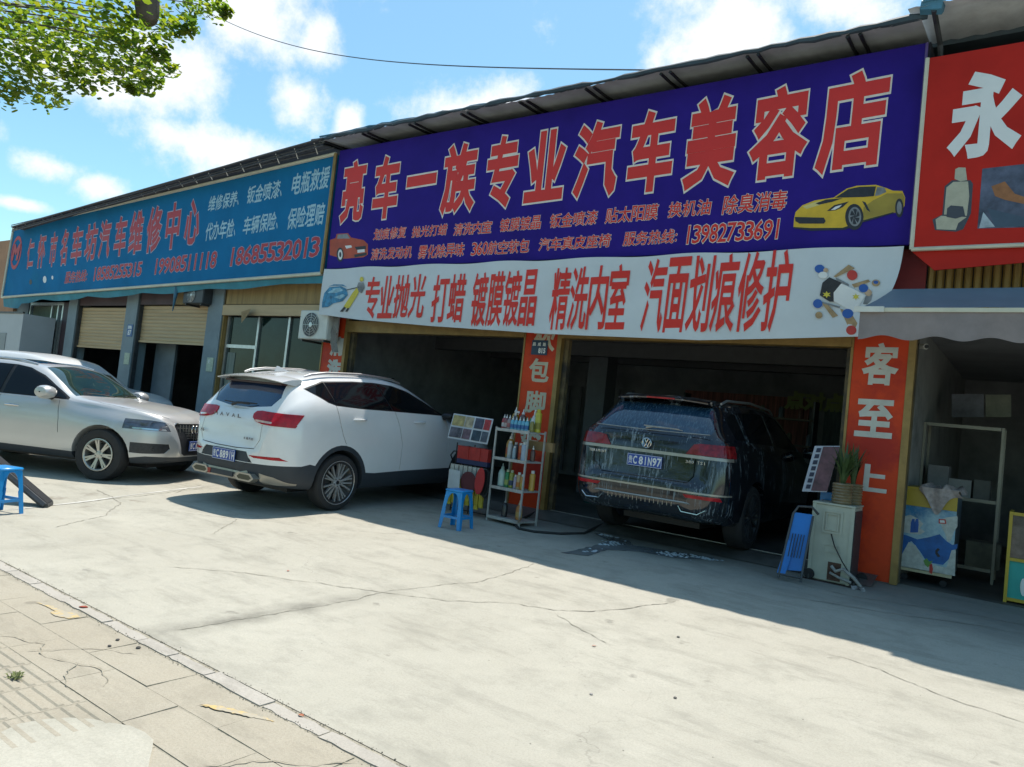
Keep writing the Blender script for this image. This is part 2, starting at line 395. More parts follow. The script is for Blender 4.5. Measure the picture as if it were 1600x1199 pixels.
# mortar patch low left
pp = []
for k in range(30):
    a = 2*PI*k/30; r_ = 1+.07*math.sin(a*3+1)+.05*math.sin(a*5)+rr.uniform(-.025, .025)
    pp.append((-2.95+.42*r_*math.cos(a), 1.34+.41*r_*math.sin(a)))
b = MB(); b.prism(pp, -.01, .004, 'Z'); ob('mortar_patch', b, m_patch, pavement)
m_yel = M('worn_yellow_paint', (.55, .39, .14), .85, 0, .2, 40, .2, c2=(.39, .35, .27), c2amt=.56)
def blob_mark(path, wd, seed):
    mb = ribbon(path, wd, .0045, .002, .012, seed); ob('yellow_paint_mark', mb, m_yel, pavement)
def jagpoly(pts, seed, jag=.006, sub_=9):
    r2 = random.Random(seed); P = []
    for i in range(len(pts)):
        a, c = pts[i], pts[(i+1) % len(pts)]
        for k in range(sub_): t = k/sub_; P.append((a[0]+(c[0]-a[0])*t+r2.uniform(-jag, jag), a[1]+(c[1]-a[1])*t+r2.uniform(-jag, jag)))
    b = MB(); b.add([(x, y, .0045) for x, y in P], [tuple(range(len(P)))]); return link('yellow_paint_mark', b.mesh('yellow_paint_mark', False), m_yel, pavement)
jagpoly([(-5.09, 2.15), (-4.95, 2.20), (-4.84, 2.20), (-4.72, 2.245), (-4.65, 2.225), (-4.66, 2.17), (-4.76, 2.125), (-4.84, 2.135), (-4.84, 2.165), (-4.96, 2.165)], 5)
jagpoly([(-3.12, 2.075), (-3.02, 2.15), (-2.92, 2.185), (-2.80, 2.225), (-2.745, 2.225), (-2.80, 2.195), (-2.90, 2.155), (-3.0, 2.11)], 7)
# short cracks over the slabs
for i, pt in enumerate([[(-4.6, 1.76), (-4.3, 1.9), (-4.1, 1.82), (-3.8, 1.95), (-3.55, 1.86)], [(-4.25, 1.75), (-4.1, 2.05), (-3.85, 2.22)], [(-3.95, 1.9), (-3.8, 1.78), (-3.6, 1.74)], [(-2.6, 1.75), (-2.5, 1.95), (-2.3, 2.1), (-2.2, 2.27)]]):
    ob('crack', ribbon(pt, .007, .0055, .02, .03, 60+i), m_joint, pavement)

b = MB(); r3 = random.Random(31)
for i in range(1500):
    x = r3.uniform(-11, 1.5); y = r3.uniform(2.5, 8.8); s = r3.choice((.001, .0015, .002, .002, .003, .0045))*r3.uniform(.7, 1.2); a = r3.uniform(0, 6)
    b.add([(x+s*math.cos(a+t)*r3.uniform(.6, 1.2), y+s*math.sin(a+t)*r3.uniform(.6, 1.2), gz(y)+.001) for t in (0, 1.6, 3.1, 4.7)]+[(x, y, gz(y)+s*.8)], [(0, 1, 4), (1, 2, 4), (2, 3, 4), (3, 0, 4)])
o = ob('apron_grit', b, M('apron_grit', (.27, .255, .21), .95, 0, .5, 60), apron); o['kind'] = 'stuff'
# loose litter
def leaf_mesh(s, curl=.3):
    b = MB(); vs = []
    for i in range(7):
        t = i/6; wdt = math.sin(PI*min(1, t*.95+.03))**.8*.32
        for sgn in (-1, 0, 1): vs.append(((t-.5)*s, sgn*wdt*s, abs(sgn)*curl*s*.35+curl*s*math.sin(t*3)*.25+.004))
    b.add(vs, [(i*3+j, i*3+j+1, (i+1)*3+j+1, (i+1)*3+j) for i in range(6) for j in (0, 1)]); return b
for nm, x, y, s, a, c_, lab in (('leaf', -4.84, 2.33, .10, .7, (.30, .06, .03), 'dry red brown leaf lying on the kerb strip left of the yellow mark'),
                          ('leaf', -5.05, 4.06, .055, 2, (.40, .12, .08), 'tiny reddish leaf lying on the bright concrete in front of the white car'),
                          ('leaf', -2.36, 4.51, .06, 1, (.42, .26, .2), 'pinkish dry leaf on the sunlit concrete in the middle foreground'),
                          ('leaf', -2.72, 2.36, .06, .2, (.35, .12, .06), 'small dry leaf caught in the kerb crack at bottom centre'),
                          ('pebble', -4.15, 2.21, .022, 0, (.05, .05, .05), 'leftmost of the three dark pebbles beside the kerb strip'),
                          ('pebble', -3.97, 2.235, .025, 1, (.06, .055, .05), 'rightmost of the three dark pebbles beside the kerb strip'),
                          ('pebble', -4.08, 2.13, .02, 2, (.05, .05, .05), 'dark pebble lying lowest on the slabs beside the kerb strip'),
                          ('pebble', -2.05, 5.2, .022, 0, (.09, .09, .08), 'grey pebble on the sunlit concrete near the crack'),
                          ('pebble', -1.95, 3.75, .02, 0, (.3, .28, .26), 'pale pebble on the sunlit concrete in the lower middle'),
                          ('pebble', -1.6, 4.1, .02, 0, (.12, .11, .1), 'brown pebble on the sunlit concrete at lower right')):
    if nm == 'leaf': b = leaf_mesh(s)
    else:
        b = MB(); b.lathe([(.001, 0), (s*.8, .002), (s, s*.4), (s*.7, s*.8), (.001, s*.9)], 7, Matrix.Rotation(.3, 4, 'X'))
    o = ob(nm, b, M('litter_%d' % int(x*-100), c_, .8, 0, .2, 40), None, 40); o.location = (x, y, gz(y)+.002); o.scale = (.55, .55, .4); o.rotation_euler = (0, 0, a); tag(o, lab, nm)
# weed
b = MB()
for i in range(46):
    a = rr.uniform(0, 6.28); l_ = rr.uniform(.015, .045); x, y = -3.89+rr.gauss(0, .012), 1.6+rr.gauss(0, .012)
    dx, dy = math.cos(a)*l_, math.sin(a)*l_; hz = rr.uniform(.006, .03)
    b.add([(x, y, 0), (x+dx*.6-dy*.12, y+dy*.6+dx*.12, hz), (x+dx, y+dy, hz*.9), (x+dx*.6+dy*.12, y+dy*.6-dx*.12, hz)], [(0, 1, 2, 3)])
o = ob('weed', b, M('weed_green', (.14, .17, .05), .8, 0, .3, 30)); tag(o, 'small green weed growing between the tactile tiles', 'weed')

# ================================================================ buildings
FY, SY = 9.04, 8.68
shop = thing('car_care_shop', 'single storey car care shop with red pillars and open garage bays', 'building', (-6, FY, 0))
def bx(name, mat, parent, x0, x1, y0, y1, z0, z1, bev=0, **k):
    b = MB(); b.box(x0, x1, y0, y1, z0, z1, bev=bev); return ob(name, b, mat, parent, **k)
PIL = [(-11.04, -10.37), (-6.42, -5.75), (-1.84, -1.18)]
pilobs = []
for (a, b_) in PIL:
    p = bx('pillar', m_plasterdark, shop, a+.02, b_-.02, FY+.012, FY+.24, .0, 2.95)
    pilobs.append(p)
    bx('pillar_panel', m_red, p, a+.03, b_-.075, FY-.012, FY+.010, .14, 2.95)
    bx('corner_strip', m_gold, p, b_-.073, b_, FY-.02, FY+.06, .13, 2.95)
    bx('corner_strip', m_gold, p, a, a+.028, FY-.02, FY+.06, .13, 2.95)
    bx('side_cladding', M('weathered_jamb', (.16, .12, .06), .7, 0, .5, 6, .4, c2=(.05, .045, .04), c2amt=.5), p, b_-.018, b_-.004, FY+.062, FY+.235, .13, 2.95)
for (a, b_) in ((-10.37, -6.42), (-5.75, -1.84)):
    bx('gold_header', m_gold, shop, a, b_, FY-.03, FY+.12, 2.70, 2.90)
    bx('door_track', MATS['weathered_jamb'], shop, a, a+.06, FY+.1, FY+.18, .2, 2.7); bx('door_track', MATS['weathered_jamb'], shop, b_-.06, b_, FY+.1, FY+.18, .2, 2.7)
bx('upper_wall', m_plasterdark, shop, -11.04, 2.6, FY+.02, FY+.35, 2.96, 6.0)
bx('roof_slab', M('roof_sheet', (.10, .14, .17), .6, .2, .2, 2), shop, -11.0, 3.0, FY+.1, 16.2, 6.16, 6.28)
bx('ceiling', m_ceil, shop, -11.04, 3.0, FY+.36, 16, 3.05, 3.15)
bx('back_wall', m_plasterdark, shop, -11.04, 3.0, 15.8, 16, 0, 6.1)
bx('side_wall', m_plasterdark, shop, -11.04, -10.9, FY+.5, 15.8, 0, 6.1)
bx('side_wall', M('pale_plaster', (.26, .26, .25), .8, 0, .2, 2.5, .3, c2=(.12, .12, .12), c2amt=.4), shop, -1.36, -1.22, FY+.52, 15.8, .1, 3.04)
bx('side_wall', m_plasterdark, shop, 2.8, 3.0, FY, 15.8, 0, 6.1)
bx('inner_column', M('inner_column_paint', (.13, .14, .15), .7), shop, -7.1, -6.7, 12.2, 12.6, .2, 3.04)
# floors
g = MB(); 
for a, b_ in ((-10.9, -1.36),):
    g.add([(a, 8.6, .128), (b_, 8.6, .128), (b_, 8.95, .2), (a, 8.95, .2), (b_, 15.9, .2), (a, 15.9, .2)], [(0, 1, 2, 3), (3, 2, 4, 5)])
g.add([(-1.22, 9.2, .134), (3, 9.2, .134), (3, 15.9, .134), (-1.22, 15.9, .134)], [(0, 1, 2, 3)])
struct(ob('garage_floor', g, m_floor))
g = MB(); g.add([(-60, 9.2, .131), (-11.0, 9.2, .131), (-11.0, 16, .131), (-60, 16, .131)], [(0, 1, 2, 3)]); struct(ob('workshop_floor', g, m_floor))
bx('threshold_strip', m_alu, shop, -5.7, -1.9, 9.12, 9.16, .201, .207)
for i, (x, y) in enumerate(((-8.6, 10.2), (-5.2, 9.95), (-4.9, 10.9), (-3.9, 10.2), (-3.0, 10.9), (-2.5, 9.9), (-7.6, 10.6), (-9.3, 11.2))):
    b = MB(); b.lathe([(.001, 3.038), (.07, 3.038), (.085, 3.049)], 14); o = ob('downlight', b, M('downlight_lens', (.55, .55, .5), .3, emit=.25), shop, world=True)
    o.matrix_parent_inverse = wmat(shop).inverted(); o.location = (x, y, 0)
# dim things on the back wall
m_poster = M('faded_red_stripes', (.26, .10, .08), .7, 0, .8, 3, stretch=(6, 1, .3))
bx('wall_poster', m_poster, shop, -6.6, -3.9, 15.74, 15.79, 1.3, 2.5)
bx('wall_poster', M('faded_notice', (.10, .13, .14), .7, 0, .5, 4, stretch=(4, 1, .6)), shop, -3.6, -2.0, 15.74, 15.79, 1.2, 2.3)
for i in range(6):
    bx('wall_tube', M('grey_pipe', (.16, .16, .17), .5), shop, -9.6+i*.35, -9.55+i*.35, 15.6, 15.65, .3, 2.4)
bx('ceiling_beam', M('beam_grey', (.12, .12, .12), .7), shop, -10.9, -1.4, 12.0, 12.25, 2.78, 3.04)
bx('ceiling_beam', M('beam_grey', (.12, .12, .12), .7), shop, -10.9, -1.4, 14.0, 14.2, 2.85, 3.04)

LEAN = .105
def seg_pur(cx, cy): return (cy-480)/(cx+778)
def seg_blu(cx, cy): return (cy-516)/(cx+660)
def quad(l_, r_, t, b_, Y, slope):
    cx, cy = (l_+r_)/2, (t+b_)/2; sl = slope(cx, cy)
    wpx = r_-l_; hpx = b_-t
    h = (hpx-abs(sl)*wpx)/(1-abs(sl)*LEAN); w_ = wpx-LEAN*h
    ax, ay = w_/2, sl*w_/2; bxx, by = LEAN*h/2, -h/2
    c0 = PX(cx-ax-bxx, cy-ay-by, Y); c1 = PX(cx+ax-bxx, cy+ay-by, Y); c2 = PX(cx-ax+bxx, cy-ay+by, Y)
    return c0, c1-c0, c2-c0
def chars(s, l_, r_, t, b_, Y, slope, bold, off, shear=0, fill=.92, rel=None):
    o, ux, uz = quad(l_, r_, t, b_, Y, slope)
    if len(s) == 1: return [(s, o, ux, uz, bold, off, shear)]
    wts = [(.55 if c in '0123456789' and len(s) > 6 and any('\u4e00' <= q <= '\u9fff' for q in s) else .5 if c in ':、' else 1) for c in s]
    if rel: wts = rel
    T = sum(wts); out = []; a = 0
    for c, wt in zip(s, wts):
        f0 = a/T; f1 = (a+wt)/T; a += wt
        if c == ' ': continue
        mrg = (1-fill)/2*(f1-f0)
        out.append((c, o+ux*(f0+mrg), ux*(f1-f0-2*mrg), uz, bold, off, shear))
    return out
def panel(name, mat, pts, Y, th, parent=None, **k):
    b = MB(); b.add([(p.x, Y, p.z) for p in pts]+[(p.x, Y+th, p.z) for p in pts], [tuple(range(len(pts))), tuple(range(2*len(pts)-1, len(pts)-1, -1))]+[(i, (i+1) % len(pts), len(pts)+(i+1) % len(pts), len(pts)+i) for i in range(len(pts))])
    return ob(name, b, mat, parent, **k)
def decal(name, px, Y, mat, parent, off=.003, inset=0):
    pts = [PX(x, y, Y) for x, y in px]
    b = MB(); b.add([(p.x, Y-off, p.z) for p in pts], [tuple(range(len(pts)))])
    me = b.mesh(name, False); return link(name, me, mat, parent, None, True)

# ---- purple sign
V3 = lambda x, y, z: Vector((x, y, z))
psign = thing('shop_sign', 'wide purple shop sign with large red characters and a yellow sports car', 'sign', (-6, SY, 3.8))
m_pur = M('purple_vinyl', (.026, .012, .20), .6, 0, .16, 1.2, .05, spec=.12)
panel('sign_face', m_pur, [V3(-10.74, 0, 3.80), V3(-1.29, 0, 3.775), V3(-1.29, 0, 5.99), V3(-10.76, 0, 6.0)], SY, .06, psign)
bx('sign_frame', M('sign_edge', (.10, .06, .20), .5), psign, -1.288, -1.262, SY-.012, SY+.3, 3.78, 5.99)
bx('backing', m_steel, psign, -10.7, -1.3, SY+.065, SY+.12, 3.9, 5.9)
big = [('亮', 528, 577, 250, 350), ('车', 577, 630, 242, 345), ('一', 633, 685, 262, 305), ('族', 685, 751, 223, 335), ('专', 753, 816, 211, 328), ('业', 816, 890, 202, 318), ('汽', 891, 973, 188, 312), ('车', 976, 1060, 171, 304), ('美', 1065, 1158, 151, 297), ('容', 1167, 1269, 134, 283), ('店', 1273, 1393, 111, 270)]
I1 = []; I2 = []
for s, a, b_, t, d in big:
    if s == '一':
        o, ux, uz = quad(a, b_, 235, 330, SY, seg_pur)
        I1.append([(s, o, ux, uz, .062, .002, 0)]); I2.append([(s, o, ux, uz, .036, .0045, 0)])
    else:
        I1.append(chars(s, a+4, b_-4, t+4, d-4, SY, seg_pur, .062, .002)); I2.append(chars(s, a+4, b_-4, t+4, d-4, SY, seg_pur, .038, .0045))
rows = [('划痕修复', 583, 636, 353, 377), ('抛光打蜡', 643, 700, 349, 373), ('清洗内室', 708, 770, 344, 370), ('镀膜镀晶', 780, 847, 336, 364), ('钣金喷漆', 858, 935, 328, 358), ('贴太阳膜', 945, 1030, 318, 351), ('换机油', 1043, 1113, 310, 342), ('除臭消毒', 1128, 1232, 297, 337),
        ('清洗发动机', 579, 645, 384, 408), ('雾化除异味', 653, 727, 379, 406), ('360航空软包', 736, 829, 373, 401), ('汽车真皮座椅', 841, 956, 365, 394), ('服务热线:', 973, 1066, 357, 386), ('13982733691', 1068, 1224, 343, 383)]
for s, a, b_, t, d in rows:
    bo = .036 if s[0] != '1' else .04
    I1.append(chars(s, a, b_, t+1.5, d-1.5, SY, seg_pur, bo, .002, .08)); I2.append(chars(s, a, b_, t+1.5, d-1.5, SY, seg_pur, .013, .0045, .08))
letter_each(I1, M('pale_outline_print', (.72, .64, .56), .5), psign, 'lettering_outline')
letter_each(I2, m_redtxt, psign)
# yellow sports car print (crop of the photograph 1230..1430 x 270..530 at 4.61x)
def cp(pts, ox=1230, oy=270, s=4.61): return [(ox+x/s, oy+y/s) for x, y in pts]
m_ycar = M('yellow_print', (.66, .42, .02), .5, 0, .15, 5); m_ycar2 = M('dark_yellow_print', (.34, .25, .03), .5, 0, .15, 5); m_bk = M('black_print', (.02, .02, .025), .5, 0, .3, 20); m_gp = M('grey_print', (.20, .21, .22), .5, 0, .4, 9)
m_yl = M('light_yellow_print', (.62, .52, .18), .5)
D = lambda nm, pts, mat, off: decal(nm, cp(pts), SY, mat, psign, off)
D('car_print', [(45, 395), (50, 330), (60, 285), (110, 235), (200, 200), (335, 180), (430, 115), (500, 95), (640, 88), (710, 110), (760, 130), (830, 132), (850, 180), (845, 240), (820, 275), (770, 290), (545, 355), (410, 405), (170, 412)], m_ycar, .002)
D('car_print_side', [(545, 355), (550, 250), (620, 200), (720, 150), (830, 150), (845, 180), (838, 245), (770, 290)], m_ycar2, .003)
D('car_print_glass', [(345, 182), (440, 120), (520, 103), (640, 100), (625, 170), (560, 176)], m_bk, .004)
D('car_print_glass', [(632, 168), (648, 104), (700, 108), (715, 140), (660, 165)], m_gp, .004)
D('car_print_grille', [(55, 320), (265, 325), (278, 350), (265, 368), (90, 368), (60, 350)], m_bk, .004)
D('car_print_splitter', [(45, 392), (170, 400), (400, 398), (545, 348), (545, 358), (415, 412), (170, 420), (50, 402)], m_bk, .004)
D('car_print_vent', [(205, 222), (280, 195), (400, 185), (330, 210), (230, 232)], m_bk, .004)
D('car_print_lamp', [(285, 278), (340, 235), (445, 208), (400, 250), (350, 272)], m_bk, .004)
D('car_print_lamp_lens', [(315, 270), (350, 245), (395, 232), (375, 252), (345, 268)], m_whitetxt, .005)
D('car_print_vent', [(540, 205), (565, 215), (600, 285), (575, 270)], m_bk, .004)
D('car_print_sill', [(545, 345), (765, 285), (768, 293), (550, 358)], m_bk, .0045)
D('car_print_highlight', [(110, 245), (200, 212), (330, 196), (230, 236), (140, 262)], m_yl, .0035)
def ell(cx, cy, a, b_, n=22, rot=0): return [(cx+a*math.cos(2*PI*k/n)*math.cos(rot)-b_*math.sin(2*PI*k/n)*math.sin(rot), cy+a*math.cos(2*PI*k/n)*math.sin(rot)+b_*math.sin(2*PI*k/n)*math.cos(rot)) for k in range(n)]
D('car_print_tyre', ell(484, 320, 66, 94), m_bk, .005); D('car_print_rim', ell(488, 318, 46, 70), m_gp, .006); D('car_print_hub', ell(488, 318, 34, 56), m_bk, .007)
for k in range(6):
    a = k*PI/3; D('car_print_spoke', [(488+8*math.cos(a+1.5), 318+8*math.sin(a+1.5)), (488+42*math.cos(a-.12), 318+66*math.sin(a-.12)), (488+42*math.cos(a+.12), 318+66*math.sin(a+.12))], m_gp, .008)
D('car_print_tyre', ell(808, 255, 30, 68), m_bk, .005); D('car_print_rim', ell(808, 255, 18, 48), m_gp, .006)
# red convertible print
def cp2(pts): return cp(pts, 500, 360, 6.154)
m_rcar = M('red_car_print', (.42, .06, .02), .5, 0, .2, 5)
E2 = lambda nm, pts, mat, off: decal(nm, cp2(pts), SY, mat, psign, off)
E2('car_print', [(95, 95), (150, 75), (160, 35), (270, 28), (300, 70), (420, 95), (462, 135), (460, 235), (420, 260), (230, 275), (95, 240)], m_rcar, .002)
E2('car_print_glass', [(165, 82), (172, 42), (262, 36), (290, 80)], m_gp, .003)
E2('car_print_grille', [(335, 160), (440, 150), (445, 180), (350, 188)], m_bk, .003); E2('car_print_plate', [(360, 190), (430, 182), (432, 210), (362, 218)], m_whitetxt, .004)
E2('car_print_lamp', [(240, 150), (300, 145), (310, 165), (255, 178)], m_whitetxt, .003); E2('car_print_bumper', [(330, 235), (450, 215), (448, 240), (335, 262)], m_bk, .003)
E2('car_print_tyre', ell(195, 235, 34, 68), m_bk, .004); E2('car_print_rim', ell(197, 235, 22, 50), m_whitetxt, .005); E2('car_print_hub', ell(197, 235, 10, 26), m_bk, .006)

# ---- white banner (hangs a little in front, corners pulled)
BY = 8.60
banner = thing('hanging_banner', 'long white cloth banner with tall red characters hung under the purple sign', 'banner', (-6, BY, 2.8))
b = MB(); NXb, NZb = 120, 12
tl, tr, br_, bl = PX(508, 421, BY), PX(1413, 384, BY), PX(1340, 526, BY), PX(497, 491, BY)
zb_ = [(0, bl.z), (.12, bl.z-.09), (.3, bl.z-.17), (.55, bl.z-.25), (.8, bl.z-.28), (1, PX(1340, 526, BY).z)]
def zbot(u):
    for (a, za), (c_, zc_) in zip(zb_[:-1], zb_[1:]):
        if a <= u <= c_: return za+(zc_-za)*(u-a)/(c_-a)
def bpt(u, v):
    top = tl.lerp(tr, u); ex = u
    # right end hangs in a slanting fold
    bot_x = bl.x+(PX(1341, 525, BY).x-bl.x)*u
    bz = zbot(u)
    x = top.x+(bot_x-top.x)*v+.10*max(0, u-.93)/.07*math.sin(PI*v)
    z = top.z+(bz-top.z)*v-.012*math.sin(u*40)*(1-v)
    y = BY-.008*math.sin(u*23+v*3)*v-.004*math.sin(u*61+v*5)+.03*v
    return (x, y-.02, z)
vs = [bpt(i/NXb, j/NZb) for j in range(NZb+1) for i in range(NXb+1)]
b.add(vs, [(j*(NXb+1)+i, j*(NXb+1)+i+1, (j+1)*(NXb+1)+i+1, (j+1)*(NXb+1)+i) for j in range(NZb) for i in range(NXb)])
ob('banner_cloth', b, M('white_banner_cloth', (.58, .62, .64), .6, 0, .06, 1.5, .1), banner, 60)
I = []
LY = BY-.045
for s, a, b_, t, d in (('专业抛光', 564, 666, 429, 500), ('打蜡', 669, 728, 427, 506), ('镀膜镀晶', 730, 842, 423, 512), ('精洗内室', 854, 984, 416, 517), ('汽面划痕修护', 997, 1240, 401, 521)):
    I.append(chars(s, a, b_, t+4, d-4, LY, seg_pur, .018, .0, .12))
letter_each(I, m_redtxt, banner)
D = lambda nm, pts, mat, off: decal(nm, cp(pts), LY, mat, banner, off)
m_sk = M('skin_print', (.50, .34, .22), .5, 0, .2, 20); m_bl = M('blue_print', (.02, .10, .38), .5); m_tan = M('tan_print', (.36, .24, .12), .5, 0, .3, 15); m_rp = M('red_tool_print', (.5, .04, .03), .5); m_yp = M('yellow_tool_print', (.6, .5, .05), .5)
D('toy_car_print', [(230, 880), (250, 790), (300, 750), (390, 790), (330, 860), (330, 925), (300, 925)], m_bk, .001)
D('toy_car_print', [(330, 860), (385, 795), (470, 830), (560, 880), (520, 940), (470, 1000), (400, 960), (330, 920)], m_whitetxt, .002)
D('toy_car_print', [(540, 940), (560, 885), (610, 870), (600, 915), (570, 945)], m_gp, .001)
D('toy_car_print', [(345, 750), (440, 800), (440, 815), (350, 770)], m_gp, .002); D('toy_car_print', [(245, 925), (375, 960), (370, 972), (250, 938)], m_gp, .002)
for pts in ([(330, 745), (440, 660), (485, 685), (350, 750)], [(460, 800), (580, 765), (595, 780), (480, 825)], [(240, 930), (320, 1040), (360, 1025), (290, 950)], [(375, 975), (430, 1100), (470, 1150), (500, 1080), (450, 1000)]): D('worker_print', pts, m_tan, .002)
for c_, mt_ in (((230, 690, 36, 30), m_bl), ((545, 828, 34, 30), m_bl), ((215, 940, 34, 32), m_bl), ((430, 1010, 40, 34), m_bl), ((255, 735, 34, 24), m_whitetxt), ((465, 735, 38, 36), m_rp), ((455, 1130, 38, 34), m_rp), ((450, 735, 22, 20), m_whitetxt), ((455, 1130, 14, 24), m_whitetxt), ((635, 790, 30, 24), m_tan), ((222, 1022, 26, 24), m_tan), ((635, 785, 18, 12), m_bl), ((545, 826, 16, 16), m_whitetxt), ((225, 690, 14, 20), m_whitetxt), ((210, 940, 14, 20), m_whitetxt), ((580, 860, 26, 24), m_sk), ((275, 700, 18, 16), m_sk)): D('worker_print', ell(*c_), mt_, .003+.0003*(c_[2] % 7))
for c_ in ((280, 875, 34, 26), (490, 890, 30, 26)):
    D('spark_print', [(c_[0]+c_[2]*(1 if k % 2 else .45)*math.cos(k*PI/6), c_[1]+c_[3]*(1 if k % 2 else .45)*math.sin(k*PI/6)) for k in range(12)], m_yp, .006)
E2 = lambda nm, pts, mat, off: decal(nm, cp2(pts), LY, mat, banner, off)
m_wb = M('water_blue_print', (.03, .20, .36), .5, 0, .6, 14); m_wl = M('light_water_print', (.25, .45, .55), .5, 0, .4, 14); m_bk2 = m_bk
E2('splash_print', [(5, 690), (30, 600), (80, 545), (190, 535), (240, 560), (255, 620), (200, 680), (110, 700), (60, 735), (0, 740)], m_wb, .001)
E2('splash_print', [(60, 600), (100, 560), (180, 550), (215, 575), (140, 600)], m_wl, .002); E2('splash_print', [(70, 540), (120, 518), (210, 520), (250, 545), (200, 530), (110, 530)], m_wb, .002); E2('splash_print', [(120, 640), (210, 610), (230, 625), (180, 660)], m_wl, .002)
E2('worker_print', [(230, 740), (210, 730), (300, 600), (345, 545), (375, 560), (345, 620), (270, 735), (245, 755)], m_yp, .002)
E2('worker_print', [(345, 545), (360, 500), (410, 500), (415, 550), (385, 600), (360, 590)], m_gp, .003); E2('worker_print', ell(394, 468, 18, 22), m_yp, .004); E2('worker_print', ell(385, 480, 12, 12), m_sk, .003)
E2('hose_print', [(245, 568), (365, 540), (365, 548), (245, 575)], m_bk2, .003); E2('boot_print', [(215, 730), (232, 740), (200, 780), (172, 778)], m_bk2, .003); E2('boot_print', [(250, 740), (262, 748), (240, 780), (222, 776)], m_bk2, .003)

def drape(o):
    for v in o.data.vertices:
        u = min(1, max(0, (v.co.x-tl.x)/(tr.x-tl.x))); zt_ = tl.z+(tr.z-tl.z)*u; zz_ = zbot(u)
        vv = min(1, max(0, (zt_-v.co.z)/(zt_-zz_))); v.co.y = bpt(u, vv)[1]-.008+(v.co.y-LY)
for o in list(banner.children):
    if o.name.split('.')[0] != 'banner_cloth': drape(o)
# ---- blue sign
bsign = thing('shop_sign', 'long faded blue repair shop sign with red and pale characters at the left', 'sign', (-18, SY, 3.5))
b0, b1, b2, b3 = PX(4, 465, SY), PX(504, 428, SY), PX(526, 241, SY), PX(22, 358, SY)
m_blue = M('blue_vinyl', (.006, .15, .33), .75, 0, .15, .8, .05, spec=.15, c2=(.01, .20, .32), c2amt=.35)
panel('sign_face', m_blue, [b0, b1, b2, b3], SY, .08, bsign)
for a, c_, mt_ in ((b0, b1, m_cream), (b1, b2, m_gold), (b3, b2, m_cream), (b0, b3, m_cream)):
    b = MB(); b.tube([a+V3(0, -.02, 0), c_+V3(0, -.02, 0)], .035, 6); ob('frame_tube', b, mt_, bsign)
# loose teal cloth edge below
b = MB(); n = 90; vs = []
for i in range(n+1):
    p = b0.lerp(b1, i/n); dd = .10+.10*abs(math.sin(i*.19))*(1-i/n*.5)+(.16 if i < 8 else 0); vs += [(p.x, SY+.02, p.z-.03), (p.x, SY+.06+.02*math.sin(i*.7), p.z-.03-dd*.9)]
b.add(vs, [(2*i, 2*i+2, 2*i+3, 2*i+1) for i in range(n)]); ob('cloth_edge', b, M('teal_tarp', (.03, .22, .30), .7, 0, .2, 3), bsign, 40)
J1 = []; J2 = []; J3 = []
for s, a, b_, t, d in (('仁', 41, 55, 374, 419), ('怀', 57, 73, 368, 418), ('市', 76, 91, 364, 416), ('名', 93, 108, 360, 414), ('车', 110, 131, 355, 413), ('坊', 131, 154, 350, 407), ('汽', 153, 175, 345, 403), ('车', 177, 200, 339, 400), ('维', 200, 226, 331, 397), ('修', 227, 255, 324, 394), ('中', 257, 284, 318, 389), ('心', 287, 315, 313, 382)):
    J1.append(chars(s, a, b_, t, d, SY, seg_blu, .050, .002)); J2.append(chars(s, a, b_, t, d, SY, seg_blu, .030, .0045))
for s, a, b_, t, d in (('服务热线:', 101, 140, 421, 444), ('18585255315', 144, 223, 410, 440), ('19908511118', 239, 340, 394, 430), ('18685532013', 356, 501, 372, 417)):
    J1.append(chars(s, a, b_, t+1, d-1, SY, seg_blu, .04, .002, .14)); J2.append(chars(s, a, b_, t+1, d-1, SY, seg_blu, .020, .0045, .14))
for s, a, b_, t, d in (('维修保养、', 325, 378, 298, 331), ('钣金喷漆、', 385, 446, 281, 319), ('电瓶救援', 455, 517, 261, 305), ('代办年检、', 320, 373, 342, 377), ('车辆保险、', 379, 440, 331, 367), ('保险理赔', 448, 509, 318, 359)):
    J3.append(chars(s, a, b_, t, d, SY, seg_blu, .016, .003, .14))
letter_each(J1, M('pale_red_outline', (.40, .36, .45), .5), bsign, 'lettering_outline'); letter_each(J2, M('faded_red_print', (.42, .02, .035), .5), bsign); letter_each(J3, M('pale_blue_print', (.34, .52, .60), .5, 0, .1, 3), bsign)
b = MB(); c_ = PX(25, 395, SY-.01)
for k in range(28):
    a0, a1 = 2*PI*k/28, 2*PI*(k+1)/28
    b.add([(c_.x+.36*r_*math.cos(a), SY-.006, c_.z+.5*r_*math.sin(a)) for r_, a in ((1, a0), (1, a1), (.78, a1), (.78, a0))], [(0, 1, 2, 3)])
ob('logo_ring', b, M('faded_red_print', (.4, .02, .03), .5), bsign)
lettering([('M', c_+V3(-.2, 0, -.2), V3(.4, 0, 0), V3(0, 0, .42), .06, .003, .2)], M('faded_red_print', (.4, .02, .03)), 'logo_letter', bsign)
for (x, y, s) in ((48, 441, 3), (70, 437, 4), (82, 434, 2.2)):
    decal('small_badge_print', ell(x, y, s*.7, s*1.4, 10), SY, m_whitetxt if x != 48 else m_bk, bsign, .003)

